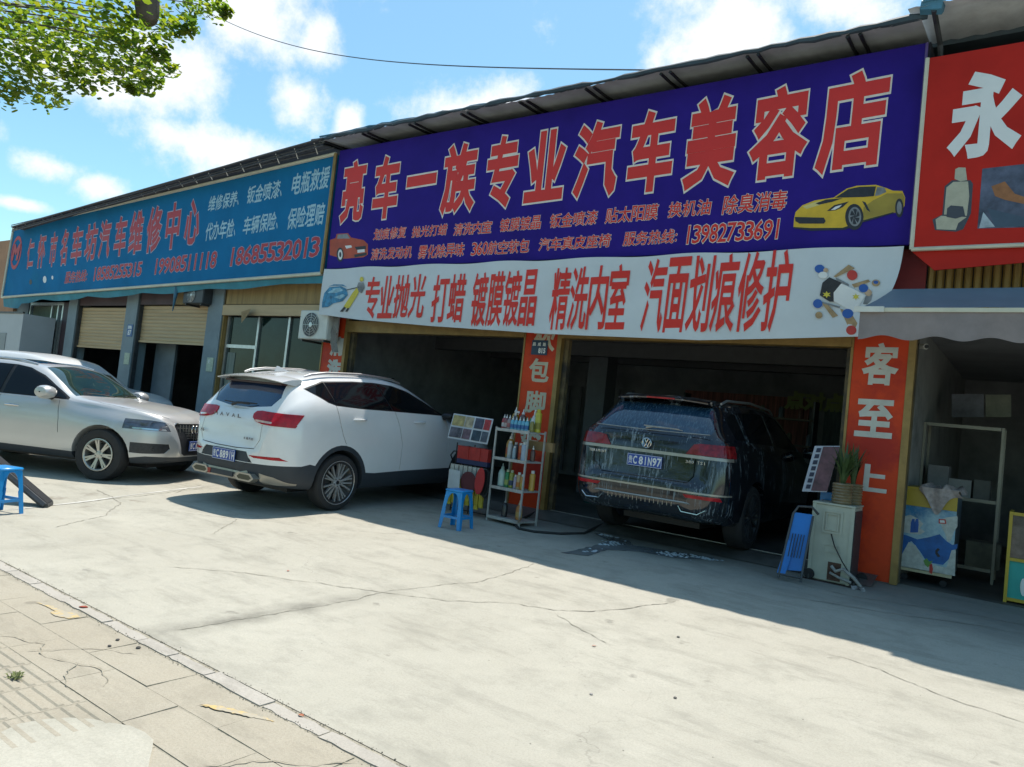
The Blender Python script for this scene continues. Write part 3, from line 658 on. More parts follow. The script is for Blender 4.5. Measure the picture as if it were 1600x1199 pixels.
# ---- red sign on the right
RY = 8.52
rsign = thing('shop_sign', 'red shop sign with one white character and a pictured car seat at right', 'sign', (0, RY, 4))
r0, r1, r2, r3 = PX(1424, 390, RY), PX(1740, 378, RY), PX(1740, 22, RY), PX(1452, 91, RY)
m_rs = M('red_vinyl', (.46, .022, .014), .6, 0, .14, 1.2, .05, spec=.15)
panel('sign_face', m_rs, [r0, V3(r1.x, 0, r0.z), V3(r1.x, 0, r3.z), V3(r0.x, 0, r3.z)], RY, .10, rsign)
for a, c_ in ((V3(r0.x, 0, r0.z), V3(r0.x, 0, r3.z)), (V3(r0.x, 0, r0.z), V3(r1.x, 0, r0.z))):
    b = MB(); b.tube([V3(a.x, RY+.0, a.z), V3(c_.x, RY+.0, c_.z)], .022, 6); ob('frame_tube', b, m_cream, rsign)
bx('return_side', M('maroon_cloth', (.20, .02, .02), .7), rsign, r0.x+.01, r0.x+.03, RY+.1, FY-.02, r0.z, r3.z)
panel('lower_flap', m_rs, [V3(r0.x, 0, r0.z-.012), V3(r0.x+.22, 0, r0.z-.22), V3(r1.x, 0, r0.z-.12), V3(r1.x, 0, r0.z-.012)], RY+.03, .02, rsign)
lettering(chars('永', 1484, 1598, 111, 246, RY, seg_pur, .045, .003, -.02), m_whitetxt, 'lettering', rsign)
def cp3(pts): return [(1340+x/2.607, y/2.607) for x, y in pts]
F3 = lambda nm, pts, mat, off: decal(nm, cp3(pts), RY, mat, rsign, off)
m_seat = M('beige_print', (.42, .40, .30), .5, 0, .12, 14); m_sd = M('charcoal_print', (.05, .055, .07), .5)
F3('seat_print', [(345, 875), (355, 760), (385, 735), (460, 735), (470, 750), (462, 870), (430, 935), (400, 945), (315, 938), (305, 895)], m_sd, .002)
F3('seat_print', [(395, 730), (398, 690), (412, 683), (440, 684), (446, 735), (420, 740)], m_seat, .003)
F3('seat_print', [(352, 875), (362, 765), (390, 742), (450, 740), (455, 800), (445, 880)], m_seat, .0035)
F3('seat_print', [(318, 895), (340, 880), (445, 885), (410, 910), (400, 938), (322, 935)], m_seat, .004)
F3('seat_print', [(365, 850), (380, 838), (430, 842), (438, 880), (400, 892), (362, 885)], m_sd, .005)
F3('photo_print', [(488, 932), (508, 688), (760, 660), (760, 925)], M('interior_photo_print', (.075, .085, .13), .4, 0, .6, 5), .002)
F3('photo_print', [(545, 760), (600, 740), (640, 790), (760, 830), (760, 850), (600, 815), (560, 800)], M('orange_print', (.30, .12, .04), .5, 0, .3, 9), .003)
F3('photo_print', [(495, 930), (512, 865), (560, 925)], M('pale_photo_print', (.35, .42, .46), .5, 0, .3, 12), .003)
F3('photo_print', [(530, 850), (700, 890), (760, 905), (760, 920), (560, 925)], M('steel_photo_print', (.05, .08, .12), .5), .0035)

# ---- canopies over the signs
can = thing('sheet_canopy', 'grey corrugated canopy with black ribs and blue tarp edge above purple sign', 'canopy', (-6, 8.4, 6.1))
e0, e1 = PX(500, 219, 8.36), PX(1440, 29, 8.36)
m_under = M('grey_canopy_sheet', (.42, .45, .46), .6, .2, .25, 1.5, .15)
b = MB(); n = 200; vs = []
for i in range(n+1):
    x = -11.0+(e1.x+11.0)*i/n; rip = .006*math.sin(i*1.9)
    for t in range(5):
        y = 8.36+.95*t/4; z = 6.11+.02*math.sin(x*1.3)+.035*t*(1-t*.12)+rip
        vs.append((x, y, z))
b.add(vs, [(i*5+t, (i+1)*5+t, (i+1)*5+t+1, i*5+t+1) for i in range(n) for t in range(4)])
ob('canopy_sheet', b, m_under, can, 60)
xr = -1.9
while xr > -11:
    for dx in (0, .13):
        b = MB(); b.tube([(xr-dx, 8.39, 6.085), (xr-dx, 8.7, 6.10), (xr-dx, 9.1, 6.14)], .022, 5); ob('rib', b, m_black, can)
    xr -= 1.12
m_tarp = M('blue_tarp', (.05, .16, .24), .6, 0, .4, 3, .3)
b = MB(); rr = random.Random(8)
def tarp_edge(x0, x1, z0, z1, y, seed, amp=.03, r=.03):
    rr_ = random.Random(seed); pts = []; rad = []; nn = int(abs(x1-x0)/.16); a = 0
    for i in range(nn+1):
        t = i/nn; a = a*.6+rr_.uniform(-1, 1)*amp*.2; pts.append((x0+(x1-x0)*t, y+rr_.uniform(-.02, .02), z0+(z1-z0)*t+a)); rad.append(r*rr_.uniform(.6, 1.5))
    m_ = MB(); m_.tube(pts, rad, 6); return m_
ob('tarp_edge', tarp_edge(-11.2, -1.25, 6.14, 6.13, 8.37, 3), M('dark_tarp', (.035, .06, .08), .7, 0, .4, 3), can, 40)
ob('tarp_edge', tarp_edge(-11.0, -5.5, 6.19, 6.17, 8.40, 4, .03, .018), m_tarp, can, 40)
ob('tarp_edge', tarp_edge(-1.3, -1.1, 6.2, 6.16, 8.30, 5, .03, .06), m_tarp, can, 40)
# canopy above red sign
can2 = thing('sheet_canopy', 'pale plastic canopy with blue tarp edge above the red sign', 'canopy', (0, 8.3, 6.2))
b = MB(); vs = []; n = 40
for i in range(n+1):
    x = -1.42+3.1*i/n
    for t in range(5): vs.append((x, 8.24+.9*t/4, 6.17+.05*t-.02*t*t*.5+.01*math.sin(i*2.1)))
b.add(vs, [(i*5+t, (i+1)*5+t, (i+1)*5+t+1, i*5+t+1) for i in range(n) for t in range(4)])
ob('canopy_sheet', b, M('pale_plastic_sheet', (.62, .66, .68), .5, 0, .2, 3), can2, 60)
ob('tarp_edge', tarp_edge(-1.28, 1.7, 6.22, 6.22, 8.25, 9, .02, .035), m_tarp, can2, 40)
for xx in (-1.18, -.1, 1.0):
    b = MB(); b.tube([(xx, 8.27, 6.12), (xx, 8.5, 6.1), (xx+.02, 8.75, 5.98), (xx+.03, 8.9, 5.7)], .03, 6); ob('rib', b, m_steel, can2)
# gap strip behind between the signs
bx('sign_gap_strip', M('dark_cloth', (.02, .02, .03), .9), shop, -1.262, -1.24, SY+.02, FY+.02, 3.8, 6.0)

bs = thing('repair_workshop', 'low grey repair workshop with tan roller shutters and aluminium glazing', 'building', (-18, FY, 0))
can3 = thing('truss_canopy', 'dark steel truss canopy running along the top of the blue sign', 'canopy', (-18, 8.4, 5.7))
q0, q1 = PX(18, 356, 8.36), PX(505, 218, 8.36)
b = MB(); vs = []; n = 60
for i in range(n+1):
    t = i/n; sag = .06*math.sin(t*9)*.3
    x = q0.x+(q1.x-q0.x)*t; z = q0.z+(q1.z-q0.z)*t+sag
    vs += [(x, 8.36, z), (x, 9.1, z+.02), (x, 9.1, z+.05), (x, 8.36, z+.03)]
b.add(vs, [(i*4+k, (i+1)*4+k, (i+1)*4+(k+1) % 4, i*4+(k+1) % 4) for i in range(n) for k in range(4)])
ob('canopy_sheet', b, M('dark_grey_sheet', (.06, .06, .075), .7, 0, .3, 2), can3)
for k, (dy, dz) in enumerate(((-.01, .02), (.04, -.04), (.02, -.10))):
    b = MB(); b.tube([q0+V3(0, dy, dz), q1+V3(0, dy, dz)], .014, 5); ob('truss_rail', b, m_steel, can3)
t3a, t3b = PX(22, 358, SY), PX(526, 241, SY)
b = MB(); b.tube([t3a+V3(0, -.08, .09), t3b+V3(0, -.08, .09)], .014, 5); ob('truss_rail', b, m_steel, can3)
for i in range(24):
    t = (i+.5)/24; p = q0.lerp(q1, t); s_ = t3a.lerp(t3b, t)
    b = MB(); b.tube([(p.x, 8.39, p.z), (p.x, 8.50, s_.z-.02)], .011, 4); ob('truss_post', b, m_alu, can3)
    b = MB(); b.tube([(p.x, 8.39, p.z-.03), (p.x+.28, 8.55, s_.z+.1)], .009, 4); ob('truss_brace', b, m_steel, can3)

# ---- repair workshop bays
for (a, b_, w_) in ((-14.95, -14.4, 0), (-18.55, -18.0, 0), (-21.7, -21.2, 0)):
    p = bx('pillar', m_graywall, bs, a, b_, FY-.03, FY+.3, .12, 3.7)
    bx('edge_strip', m_gold if a == -14.95 else m_steel, p, b_+.002, b_+.05, FY, FY+.1, .12, 3.6)
bx('upper_wall', m_plasterdark, bs, -25.5, -11.05, FY+.06, FY+.3, 3.5, 5.4)
bx('roof_slab', M('roof_sheet', (.1, .14, .17)), bs, -25.5, -11.02, FY+.1, 16, 5.40, 5.5)
bx('back_wall', m_plasterdark, bs, -25.5, -11.06, 15.8, 16, 0, 5.3); bx('side_wall', m_plasterdark, bs, -25.6, -25.4, FY+.1, 15.8, 0, 5.3)
bx('ceiling', m_ceil, bs, -25.4, -11.06, FY+.31, 15.8, 3.5, 3.6)
m_shut = M('tan_shutter', (.48, .345, .19), .55, .1, .15, 1.5, .05, stretch=(.4, 1, 6))
def shutter(x0, x1, z0, z1, y):
    sh = bx('roller_shutter', m_shut, bs, x0, x1, y+.03, y+.05, z0, z1)
    z = z0; h = .085
    me = None
    while z < z1-.02:
        b = MB(); b.prism([(y+.028, z+.002), (y+.020, z+.018), (y+.016, z+.042), (y+.018, z+h-.018), (y+.028, z+h-.001)], x0, x1, 'X'); ob('slat', b, m_shut, sh); z += h
    bx('bottom_bar', m_shut, sh, x0, x1, y-.006, y+.03, z0-.05, z0)
    return sh
shutter(-21.18, -18.6, 2.14, 3.14, FY+.08)
shutter(-17.98, -14.97, 2.36, 3.18, FY+.08)
m_band = M('maroon_band', (.075, .045, .05), .7, 0, .3, 2, .1)
bx('fascia_band', m_band, bs, -21.2, -18.55, FY+.01, FY+.05, 3.2, 3.55); bx('fascia_band', m_band, bs, -18.52, -16.4, FY+.01, FY+.05, 3.22, 3.55)
bx('fascia_band', M('ochre_band', (.20, .135, .05), .7, 0, .35, 2.5, stretch=(4, 1, .5)), bs, -16.38, -14.96, FY+.01, FY+.05, 3.22, 3.6)
bx('fascia_band', M('ochre_fascia', (.30, .20, .07), .6, 0, .3, 2, stretch=(5, 1, .4)), bs, -14.38, -11.06, FY+.0, FY+.06, 3.22, 3.62)
bx('shutter_box', m_shut, bs, -14.38, -11.06, FY-.04, FY+.05, 2.98, 3.20)
# bay D glazing
fr = bx('glazed_front', m_glassdark, bs, -14.30, -11.08, FY+.12, FY+.14, .14, 2.97)
for x in (-14.33, -13.25, -12.25, -11.12): bx('mullion', m_alu, fr, x, x+.06, FY+.08, FY+.118, .14, 2.97)
bx('transom', m_alu, fr, -14.3, -13.22, FY+.075, FY+.116, 2.30, 2.37); bx('transom', m_alu, fr, -14.3, -11.08, FY+.08, FY+.117, .14, .22)
bx('shop_sticker', M('white_sticker', (.5, .5, .48), .6), fr, -13.12, -12.95, FY+.112, FY+.119, 1.62, 1.78)
bx('cloth_strip', M('pale_curtain', (.20, .22, .18), .8, 0, .3, 4, stretch=(5, 1, .3)), fr, -14.22, -13.95, FY+.110, FY+.118, .3, 2.2)
# bay A glazing and panels
fr = bx('glazed_front', M('grey_window_pane', (.035, .06, .075), .15, 0, .3, 1, spec=.6), bs, -24.4, -22.3, FY+.12, FY+.14, .14, 3.3)
for x in (-24.45, -23.0, -22.6, -22.3): bx('mullion', m_alu, fr, x, x+.07, FY+.06, FY+.116, .14, 3.3)
bx('transom', m_alu, fr, -24.4, -22.6, FY+.055, FY+.114, 2.52, 2.6); bx('transom', m_alu, fr, -24.4, -22.3, FY+.055, FY+.113, 3.22, 3.3)
bx('upper_curtain', M('olive_curtain', (.14, .15, .09), .8, 0, .3, 3), fr, -24.3, -22.65, FY+.112, FY+.117, 2.62, 3.2)
bx('door_panel', M('maroon_door', (.045, .025, .03), .6, 0, .3, 2), bs, -22.22, -21.72, FY+.06, FY+.1, .14, 3.3)
bx('end_wall', M('orange_wall', (.38, .20, .11), .8, 0, .2, 1.2, .2), bs, -27.5, -25.3, FY-.06, FY+.3, 2.9, 5.25)
bx('grey_infill', m_graywall, bs, -25.4, -24.48, FY+.04, FY+.1, .1, 3.4)
# inside bay C: grey door leaf, and dark partition
bx('door_leaf', M('grey_door', (.16, .19, .21), .6, 0, .2, 2), bs, -17.9, -17.0, FY+.5, FY+.56, .14, 2.6)
bx('door_leaf', M('grey_door', (.16, .19, .21)), bs, -19.4, -18.6, FY+.5, FY+.56, .14, 2.3)
def tyre_thing(x, y, z, r, rz, lab):
    t = thing('spare_tyre', lab, 'tyre', (x, y, z), rz)
    b = MB(); b.lathe([(r*.6, -.09), (r*.9, -.1), (r, -.07), (r, .07), (r*.9, .1), (r*.6, .09)], 28, axis='Y'); ob('tyre', b, m_rubber, t, 40, world=False)
    b = MB(); b.lathe([(.02, -.04), (r*.5, -.05), (r*.6, -.088), (r*.62, -.088)], 28, axis='Y')
    ob('rim', b, m_alu, t, 40, world=False); return t
tyre_thing(-15.7, 9.9, .62, .48, .3, 'large wheel standing in the dark workshop bay behind the silver car')
# plates and stickers on pillars
def wallplate(lab, x0, x1, z0, z1, y, mat, txts=()):
    t = bx('wall_plate', mat, None, x0, x1, y-.012, y-.002, z0, z1); tag(t, lab, 'plate')
    if txts: lettering(txts, m_whitetxt, 'lettering', t)
    return t
m_dkblue = M('navy_plate', (.02, .045, .09), .4); m_bluep = M('blue_plate', (.02, .10, .28), .4)
y = FY-.015
wallplate('dark blue house number plate fixed on the red middle pillar', -6.26, -5.98, 2.44, 2.66, y, m_dkblue, [('昌', V3(-6.24, y-.012, 2.575), V3(.05, 0, 0), V3(0, 0, .05), .03, .001, 0), ('威', V3(-6.15, y-.012, 2.575), V3(.05, 0, 0), V3(0, 0, .05), .03, .001, 0), ('路', V3(-6.06, y-.012, 2.575), V3(.05, 0, 0), V3(0, 0, .05), .03, .001, 0), ('815', V3(-6.13, y-.012, 2.47), V3(.12, 0, 0), V3(0, 0, .07), .05, .001, 0)])
y = FY-.032
wallplate('small blue number plate on the grey pillar between the two tan shutters', -18.33, -18.08, 2.42, 2.72, y, m_bluep, [('87', V3(-18.28, y-.012, 2.46), V3(.15, 0, 0), V3(0, 0, .12), .03, .001, 0), ('路', V3(-18.3, y-.012, 2.61), V3(.18, 0, 0), V3(0, 0, .08), .03, .001, 0)])
m_notice = M('pale_green_notice', (.42, .48, .36), .6, 0, .25, 20)
wallplate('pale green notice on the grey pillar right of the right tan shutter', -14.72, -14.48, 1.75, 2.05, FY-.032, m_notice, [('安', V3(-14.68, FY-.044, 1.92), V3(.08, 0, 0), V3(0, 0, .09), .02, .001, 0)])
wallplate('pale green notice on the grey pillar left of the right tan shutter', -18.3, -18.05, 1.74, 2.02, FY-.032, m_notice)
# pillar characters
P3 = []
for s, a, b_, t, d in (('软', 833, 868, 514, 548), ('包', 826, 859, 561, 597), ('脚', 820, 853, 611, 646), ('垫', 812, 846, 664, 700), ('客', 1347, 1405, 538, 601), ('至', 1336, 1397, 625, 684), ('上', 1326, 1387, 724, 770)):
    P3 += chars(s, a, b_, t, d, FY-.014, seg_pur, .032, .002)
m_plt = M('cream_print', (.52, .46, .33), .5, 0, .08, 3)
letter_each([[q] for q in P3[:4]], m_plt, pilobs[1]); letter_each([[q] for q in P3[4:]], M('white_print2', (.55, .54, .48)), pilobs[2])
P3 = []
for s, a, b_, t, d in (('洗', 511, 533, 563, 590), ('清', 516, 538, 528, 555)): P3 += chars(s, a, b_, t, d, FY-.014, seg_pur, .06, .002)
letter_each([[q] for q in P3], M('white_print2', (.55, .54, .48)), pilobs[0])
for x in (-10.46, -5.86, -1.30):
    for z in (.5, 1.3, 2.1):
        pass
# back wall words
lettering(chars('点对点', 1226, 1322, 612, 644, 15.7, seg_pur, .06, .0), M('dim_yellow_words', (.30, .34, .12), .6), 'wall_lettering', shop)
# ---- right shop: awning, golden slat curtain
bxg = thing('golden_slat_curtain', 'golden brown slatted curtain above the awning under the red sign', 'curtain', (0, FY, 3.2))
m_gs = M('golden_slats', (.26, .17, .05), .55, .1, .3, 3, .1, stretch=(6, 1, .4))
for i in range(30):
    b = MB(); x = -1.12+i*.085; b.prism([(x, FY-.08), (x+.02, FY-.115), (x+.055, FY-.115), (x+.075, FY-.08)], 3.0, 3.95, 'Z'); ob('slat', b, m_gs, bxg)
bx('red_edge_panel', M('maroon_cloth', (.2, .02, .02)), shop, -1.60, -1.13, FY-.14, FY-.1, 3.0, 3.78)
aw = thing('shop_awning', 'grey blue retractable awning with wavy pinkish valance over right shop', 'awning', (0, 8, 3))
A0, A1 = PX(1396, 452, 8.55), PX(1345, 481, 7.95)
b = MB(); vs = []; n = 30
for i in range(n+1):
    t = i/n
    for k in range(5):
        s = k/4; x = (A0.x+(A1.x-A0.x)*s)+(2.6-A0.x)*t; vs.append((x, 8.55-.60*s, A0.z+(A1.z-A0.z)*s-.015*math.sin(s*PI)-.006*math.sin(t*40)*s))
b.add(vs, [(i*5+k, (i+1)*5+k, (i+1)*5+k+1, i*5+k+1) for i in range(n) for k in range(4)])
ob('awning_cloth', b, M('awning_greyblue', (.16, .20, .24), .6, 0, .12, 2, .1), aw, 60)
bx('front_bar', m_cream, aw, A1.x-.02, 2.6, 7.92, 7.96, A1.z-.045, A1.z-.005)
bx('bar_end_cap', m_white, aw, A1.x-.05, A1.x+.22, 7.90, 7.918, A1.z-.05, A1.z+.005)
b = MB(); vs = []; n = 120
for i in range(n+1):
    x = A1.x+(2.6-A1.x)*i/n; zb_ = A1.z-.045-.255-.022*math.cos(i*2*PI/13)
    for k in range(4): vs.append((x, 7.935-.012*k/3*math.sin(i*.31), A1.z-.045+(zb_-A1.z+.045)*k/3))
b.add(vs, [(i*4+k, (i+1)*4+k, (i+1)*4+k+1, i*4+k+1) for i in range(n) for k in range(3)])
ob('valance', b, M('faded_pink_valance', (.24, .205, .20), .8, 0, .18, 3, .1, c2=(.17, .16, .16), c2amt=.4), aw, 60)
# wire across the sky
wa, wb_ = PX(300, 6, 14.0), PX(1032, 110, 8.6)
b = MB(); pts = []
for i in range(41):
    t = i/40; p = wa.lerp(wb_, t); pts.append((p.x, p.y, p.z-.75*math.sin(PI*t)))
b.tube(pts, .011, 5)
wire = ob('overhead_wire', b, m_steel); tag(wire, 'thin dark wire sagging across the open sky to the canopy edge', 'wire')

# ================================================================ vehicles
def interp(tab, x):
    xs = [p[0] for p in tab]; ysv = [p[1] for p in tab]; n = len(xs)
    h = [xs[i+1]-xs[i] for i in range(n-1)]; d = [(ysv[i+1]-ysv[i])/h[i] for i in range(n-1)]
    mm = [d[0]]+[0 if d[i-1]*d[i] <= 0 else 2*d[i-1]*d[i]/(d[i-1]+d[i]) for i in range(1, n-1)]+[d[-1]]
    if x <= xs[0]: return ysv[0]
    if x >= xs[-1]: return ysv[-1]
    for i in range(n-1):
        if x <= xs[i+1]:
            t = (x-xs[i])/h[i]
            return (2*t**3-3*t*t+1)*ysv[i]+(t**3-2*t*t+t)*h[i]*mm[i]+(-2*t**3+3*t*t)*ysv[i+1]+(t**3-t*t)*h[i]*mm[i+1]
def crom(P, sub):
    out = []
    for i in range(len(P)-1):
        p0 = P[max(i-1, 0)]; p1 = P[i]; p2 = P[i+1]; p3 = P[min(i+2, len(P)-1)]
        for k in range(sub[i]):
            t = k/sub[i]
            out.append(tuple(.5*((2*p1[j])+(-p0[j]+p2[j])*t+(2*p0[j]-5*p1[j]+4*p2[j]-p3[j])*t*t+(-p0[j]+3*p1[j]-3*p2[j]+p3[j])*t**3) for j in (0, 1)))
    out.append(P[-1]); return out
def body_mesh(T):
    x0, x1 = T['zc'][0][0], T['zc'][-1][0]
    S = set()
    for k in range(9): S.add(x0+.14*(k/9)**1.7); S.add(x1-.16*(k/9)**1.7)
    n = 74
    for k in range(n+1): S.add(x0+.14+(x1-.16-x0-.14)*k/n)
    S = sorted(S); rings = []
    for x in S:
        g = {k: interp(T[k], x) for k in T}
        zb, zc = g['zb'], g['zc']; H = zc-zb
        zm = min(g.get('zm', .62), zb+.45*H); zbl = min(g['zbelt'], zb+.86*H); zre = min(max(g['zre'], zbl+.01), zc-.02*H)
        w1, w2, w3, w4 = g['w1'], g['w2'], g['w3'], min(g['w4'], g['w3']-.02)
        zmid = (zbl+zre)/2
        P = [(0, zb), (.80*w1, zb), (w1, zb+min(.07, .12*H)), (w2, zm), (w3*.35+w2*.65+.012, zm+.6*(zbl-zm)), (w3, zbl), ((w3+w4)/2+.018, zmid), (w4, zre), (.72*w4, zre+.66*(zc-zre)), (0, zc)]
        c = crom(P, (3, 2, 3, 4, 4, 3, 3, 4, 5))
        c = [(max(0, y), z) for y, z in c]; c[0] = (0, c[0][1]); c[-1] = (0, zc)
        rings.append([(x, y, z) for y, z in c]+[(x, -y, z) for y, z in c[-2:0:-1]])
    mb = MB(); m_ = len(rings[0]); vs = [p for r_ in rings for p in r_]
    fs = [(i*m_+k, i*m_+(k+1) % m_, (i+1)*m_+(k+1) % m_, (i+1)*m_+k) for i in range(len(rings)-1) for k in range(m_)]
    fs += [tuple(range(m_))[::-1], tuple((len(rings)-1)*m_+k for k in range(m_))]
    mb.add(vs, fs); return mb
def bool_mesh(a, b, op):
    oa = bpy.data.objects.new('a', a); ob_ = bpy.data.objects.new('b', b); col.objects.link(oa); col.objects.link(ob_)
    md = oa.modifiers.new('m', 'BOOLEAN'); md.operation = op; md.object = ob_; md.solver = 'EXACT'
    dg = bpy.context.evaluated_depsgraph_get(); dg.update()
    me = bpy.data.meshes.new_from_object(oa.evaluated_get(dg))
    bpy.data.objects.remove(oa); bpy.data.objects.remove(ob_); me.materials.clear(); return me
def me_of(mb):
    me = mb.mesh('c'); return me
class Cut:
    def __init__(s, name, mat, mb, shift=(0, 0, 0), label=None, parent=None, sub=True): s.sub = sub; s.name, s.mat, s.mb, s.shift, s.label, s.parent = name, mat, mb, Vector(shift), label, parent
def side_prism(poly, side, y0=.30, y1=1.4):
    return MB().prism(poly, *((y0, y1) if side > 0 else (-y1, -y0)), 'Y')
def rib2d(path, wd):
    L_, R_ = [], []
    for i, p in enumerate(path):
        a = path[max(i-1, 0)]; b = path[min(i+1, len(path)-1)]
        dx, dy = b[0]-a[0], b[1]-a[1]; d = math.hypot(dx, dy); nx_, ny_ = -dy/d*wd/2, dx/d*wd/2
        L_.append((p[0]+nx_, p[1]+ny_)); R_.append((p[0]-nx_, p[1]-ny_))
    return L_+R_[::-1]
def car(name, label, cat, T, wb, wr, paint, cuts, gaps, loc, yaw, pitch, z, group=None):
    t = thing(name, label, cat, (loc[0], loc[1], z), 0, group)
    t.rotation_euler = (Matrix.Rotation(R(yaw), 3, 'Z')@Matrix.Rotation(-R(pitch), 3, 'Y')).to_euler()
    base = me_of(body_mesh(T))
    wells = MB()
    for wx in (0, wb):
        for s in (1, -1):
            n = 28; a_ = [(wx+(wr+.055)*math.cos(2*PI*k/n), .0+wr+(wr+.055)*math.sin(2*PI*k/n)) for k in range(n)]
            wells.prism(a_, *((.52, 1.3) if s > 0 else (-1.3, -.52)), 'Y')
    base = bool_mesh(base, me_of(wells), 'DIFFERENCE')
    allc = MB(); 
    for c in cuts: allc.add(c.mb.v, c.mb.f)
    for gp in gaps: allc.add(gp.v, gp.f)
    body = base.copy()
    objs = {}
    for c in cuts:
        cm = me_of(c.mb)
        pc = bool_mesh(base.copy(), cm, 'INTERSECT')
        if c.sub: body = bool_mesh(body, me_of(c.mb), 'DIFFERENCE')
        if len(pc.vertices) == 0: continue
        for v in pc.vertices: v.co += c.shift
        objs[c.name] = link(c.name, pc, c.mat, t, 28, label=c.label)
    for gp in gaps: body = bool_mesh(body, me_of(gp), 'DIFFERENCE')
    objs['body'] = link('body', body, paint, t, 28)
    # dark underfloor and wheel wells
    b = MB(); b.box(-.45, wb+.45, -.5, .5, .2, .75); link('underbody', me_of(b), m_black, t)
    return t, objs
m_tyre = M('car_tyre', (.022, .022, .023), .75, 0, .2, 12, .2)
def wheel(t, x, y, r, wd, style, m_rim, steer=0):
    s = -1 if y < 0 else 1
    h = MB(); h.lathe([(.01, s*.02), (r*.42, s*.02), (r*.44, -s*.03), (r*.44, -s*.08)], 20, axis='Y')
    w_ = link('wheel', me_of(h), m_steel, t, 40); w_.location = (x, y, r); w_.rotation_euler = (0, .25 if s < 0 else 0, R(steer))
    hw = wd/2; b = MB()
    prof = [(r*.66, -hw*.9), (r*.80, -hw), (r*.95, -hw*.92), (r*.995, -hw*.7), (r, -hw*.3), (r, hw*.3), (r*.995, hw*.7), (r*.95, hw*.92), (r*.80, hw), (r*.66, hw*.9)]
    b.lathe(prof, 40, axis='Y'); link('tyre', me_of(b), m_tyre, w_, 35)
    b = MB(); R0 = r*(.79 if style == 'multi' else .62)
    b.lathe([(R0, hw*.9*s), (R0+.004, hw*.96*s), (R0-.012, hw*.99*s), (R0-.022, hw*.9*s), (R0-.03, hw*.4*s), (R0-.03, -hw*.8*s)], 40, axis='Y')
    yy = hw*.82*s
    b.lathe([(.001, yy), (.035, yy), (.062, yy-.008*s), (.07, yy-.04*s)], 18, axis='Y')
    Rm = R0-.018
    def spoke(a, w0, w1, da=0):
        ca = lambda q, rr_, off, y_: (rr_*math.cos(q)-off*math.sin(q), y_, rr_*math.sin(q)+off*math.cos(q))
        vs = []
        for rr_, wi, y_, q in ((.05, w0, yy-.004*s, a), (Rm*.55, (w0+w1)/2, yy+.002*s, a+da*.6), (Rm, w1, yy+.012*s, a+da)):
            vs += [ca(q, rr_, -wi, y_), ca(q, rr_, wi, y_), ca(q, rr_, wi*.8, y_-.035*s), ca(q, rr_, -wi*.8, y_-.035*s)]
        fs = [(i*4+k, i*4+(k+1) % 4, (i+1)*4+(k+1) % 4, (i+1)*4+k) for i in (0, 1) for k in range(4)]+[(8, 9, 10, 11), (3, 2, 1, 0)]
        b.add(vs, fs)
    if style == 'multi':
        for k in range(5):
            a = 2*PI*k/5; spoke(a-.10, .011, .010, -.10); spoke(a+.10, .011, .010, .10); spoke(a+.52, .010, .009, -.09); spoke(a+.52, .010, .009, .09)
    else:
        for k in range(7):
            a = 2*PI*k/7+.2; spoke(a-.07, .013, .013, -.035); spoke(a+.07, .013, .013, .035)
            spoke(a, .012, .008, 0) if 0 else None
    link('rim', me_of(b), m_rim, w_, 35)
    b = MB(); b.lathe([(.001, yy+.006*s), (.024, yy+.004*s), (.028, yy-.004*s)], 14, axis='Y'); link('hub_cap', me_of(b), m_black if style == 'multi' else m_rim, w_, 35)
    for k in range(5):
        a = 2*PI*k/5; q = MB(); q.lathe([(.001, yy-.0*s), (.008, yy+.001*s), (.009, yy-.012*s)], 8, Matrix.Translation((.047*math.cos(a), 0, .047*math.sin(a))), axis='Y'); link('wheel_bolt', me_of(q), m_steel, w_)
    return w_
def number_plate(t, x, y, z, face, txt, tilt=0):
    """face: +1 looks forward (+x), -1 looks back"""
    b = MB(); b.box(-.22, .22, -.006, .006, -.07, .07, bev=.004)
    m_pb = M('plate_blue', (.008, .06, .32), .35, 0, .06, 4)
    p = link('number_plate', me_of(b), m_pb, t)
    p.location = (x, y, z); p.rotation_euler = (R(tilt), 0, PI/2 if face > 0 else -PI/2)
    b = MB()
    for a in ((-.215, .215, .062, .066), (-.215, .215, -.066, -.062), (-.215, -.211, -.062, .062), (.211, .215, -.062, .062)): b.box(a[0], a[1], -.0075, -.006, a[2], a[3])
    link('plate_border', me_of(b), m_whitetxt, p)
    I = []; xs = -.20
    wds = [.052, .045, .02, .045, .045, .045, .045, .045]
    chars_ = list(txt)
    for i, c in enumerate(chars_):
        wd = .05 if i == 0 else (.018 if c in ' ' else .046)
        if c == ' ': xs += wd; continue
        ww = wd if c not in '1I' else .034
        I.append((c, V3(xs+(wd-ww)/2, -.0065, -.045), V3(ww, 0, 0), V3(0, 0, .09), .03 if i else .012, .0005, 0)); xs += wd+.011
    lettering(I, m_whitetxt, 'plate_lettering', p, world=False)
    return p
def word(t, txt, x, y0, z, w_, h, face, mat, bold=.03, gap=0, name='badge_lettering', n=None):
    """lettering on the tail: runs towards the car's right seen from behind (y falls)"""
    I = []; n = len(txt)
    sgn = -1 if face < 0 else 1
    for i, c in enumerate(txt):
        if c == ' ': continue
        I.append((c, V3(x, y0+sgn*w_*i/n, z), V3(0, sgn*w_/n*(.72-gap), 0), V3(0, 0, h), bold, .002, 0))
    return lettering(I, mat, name, t, world=False)

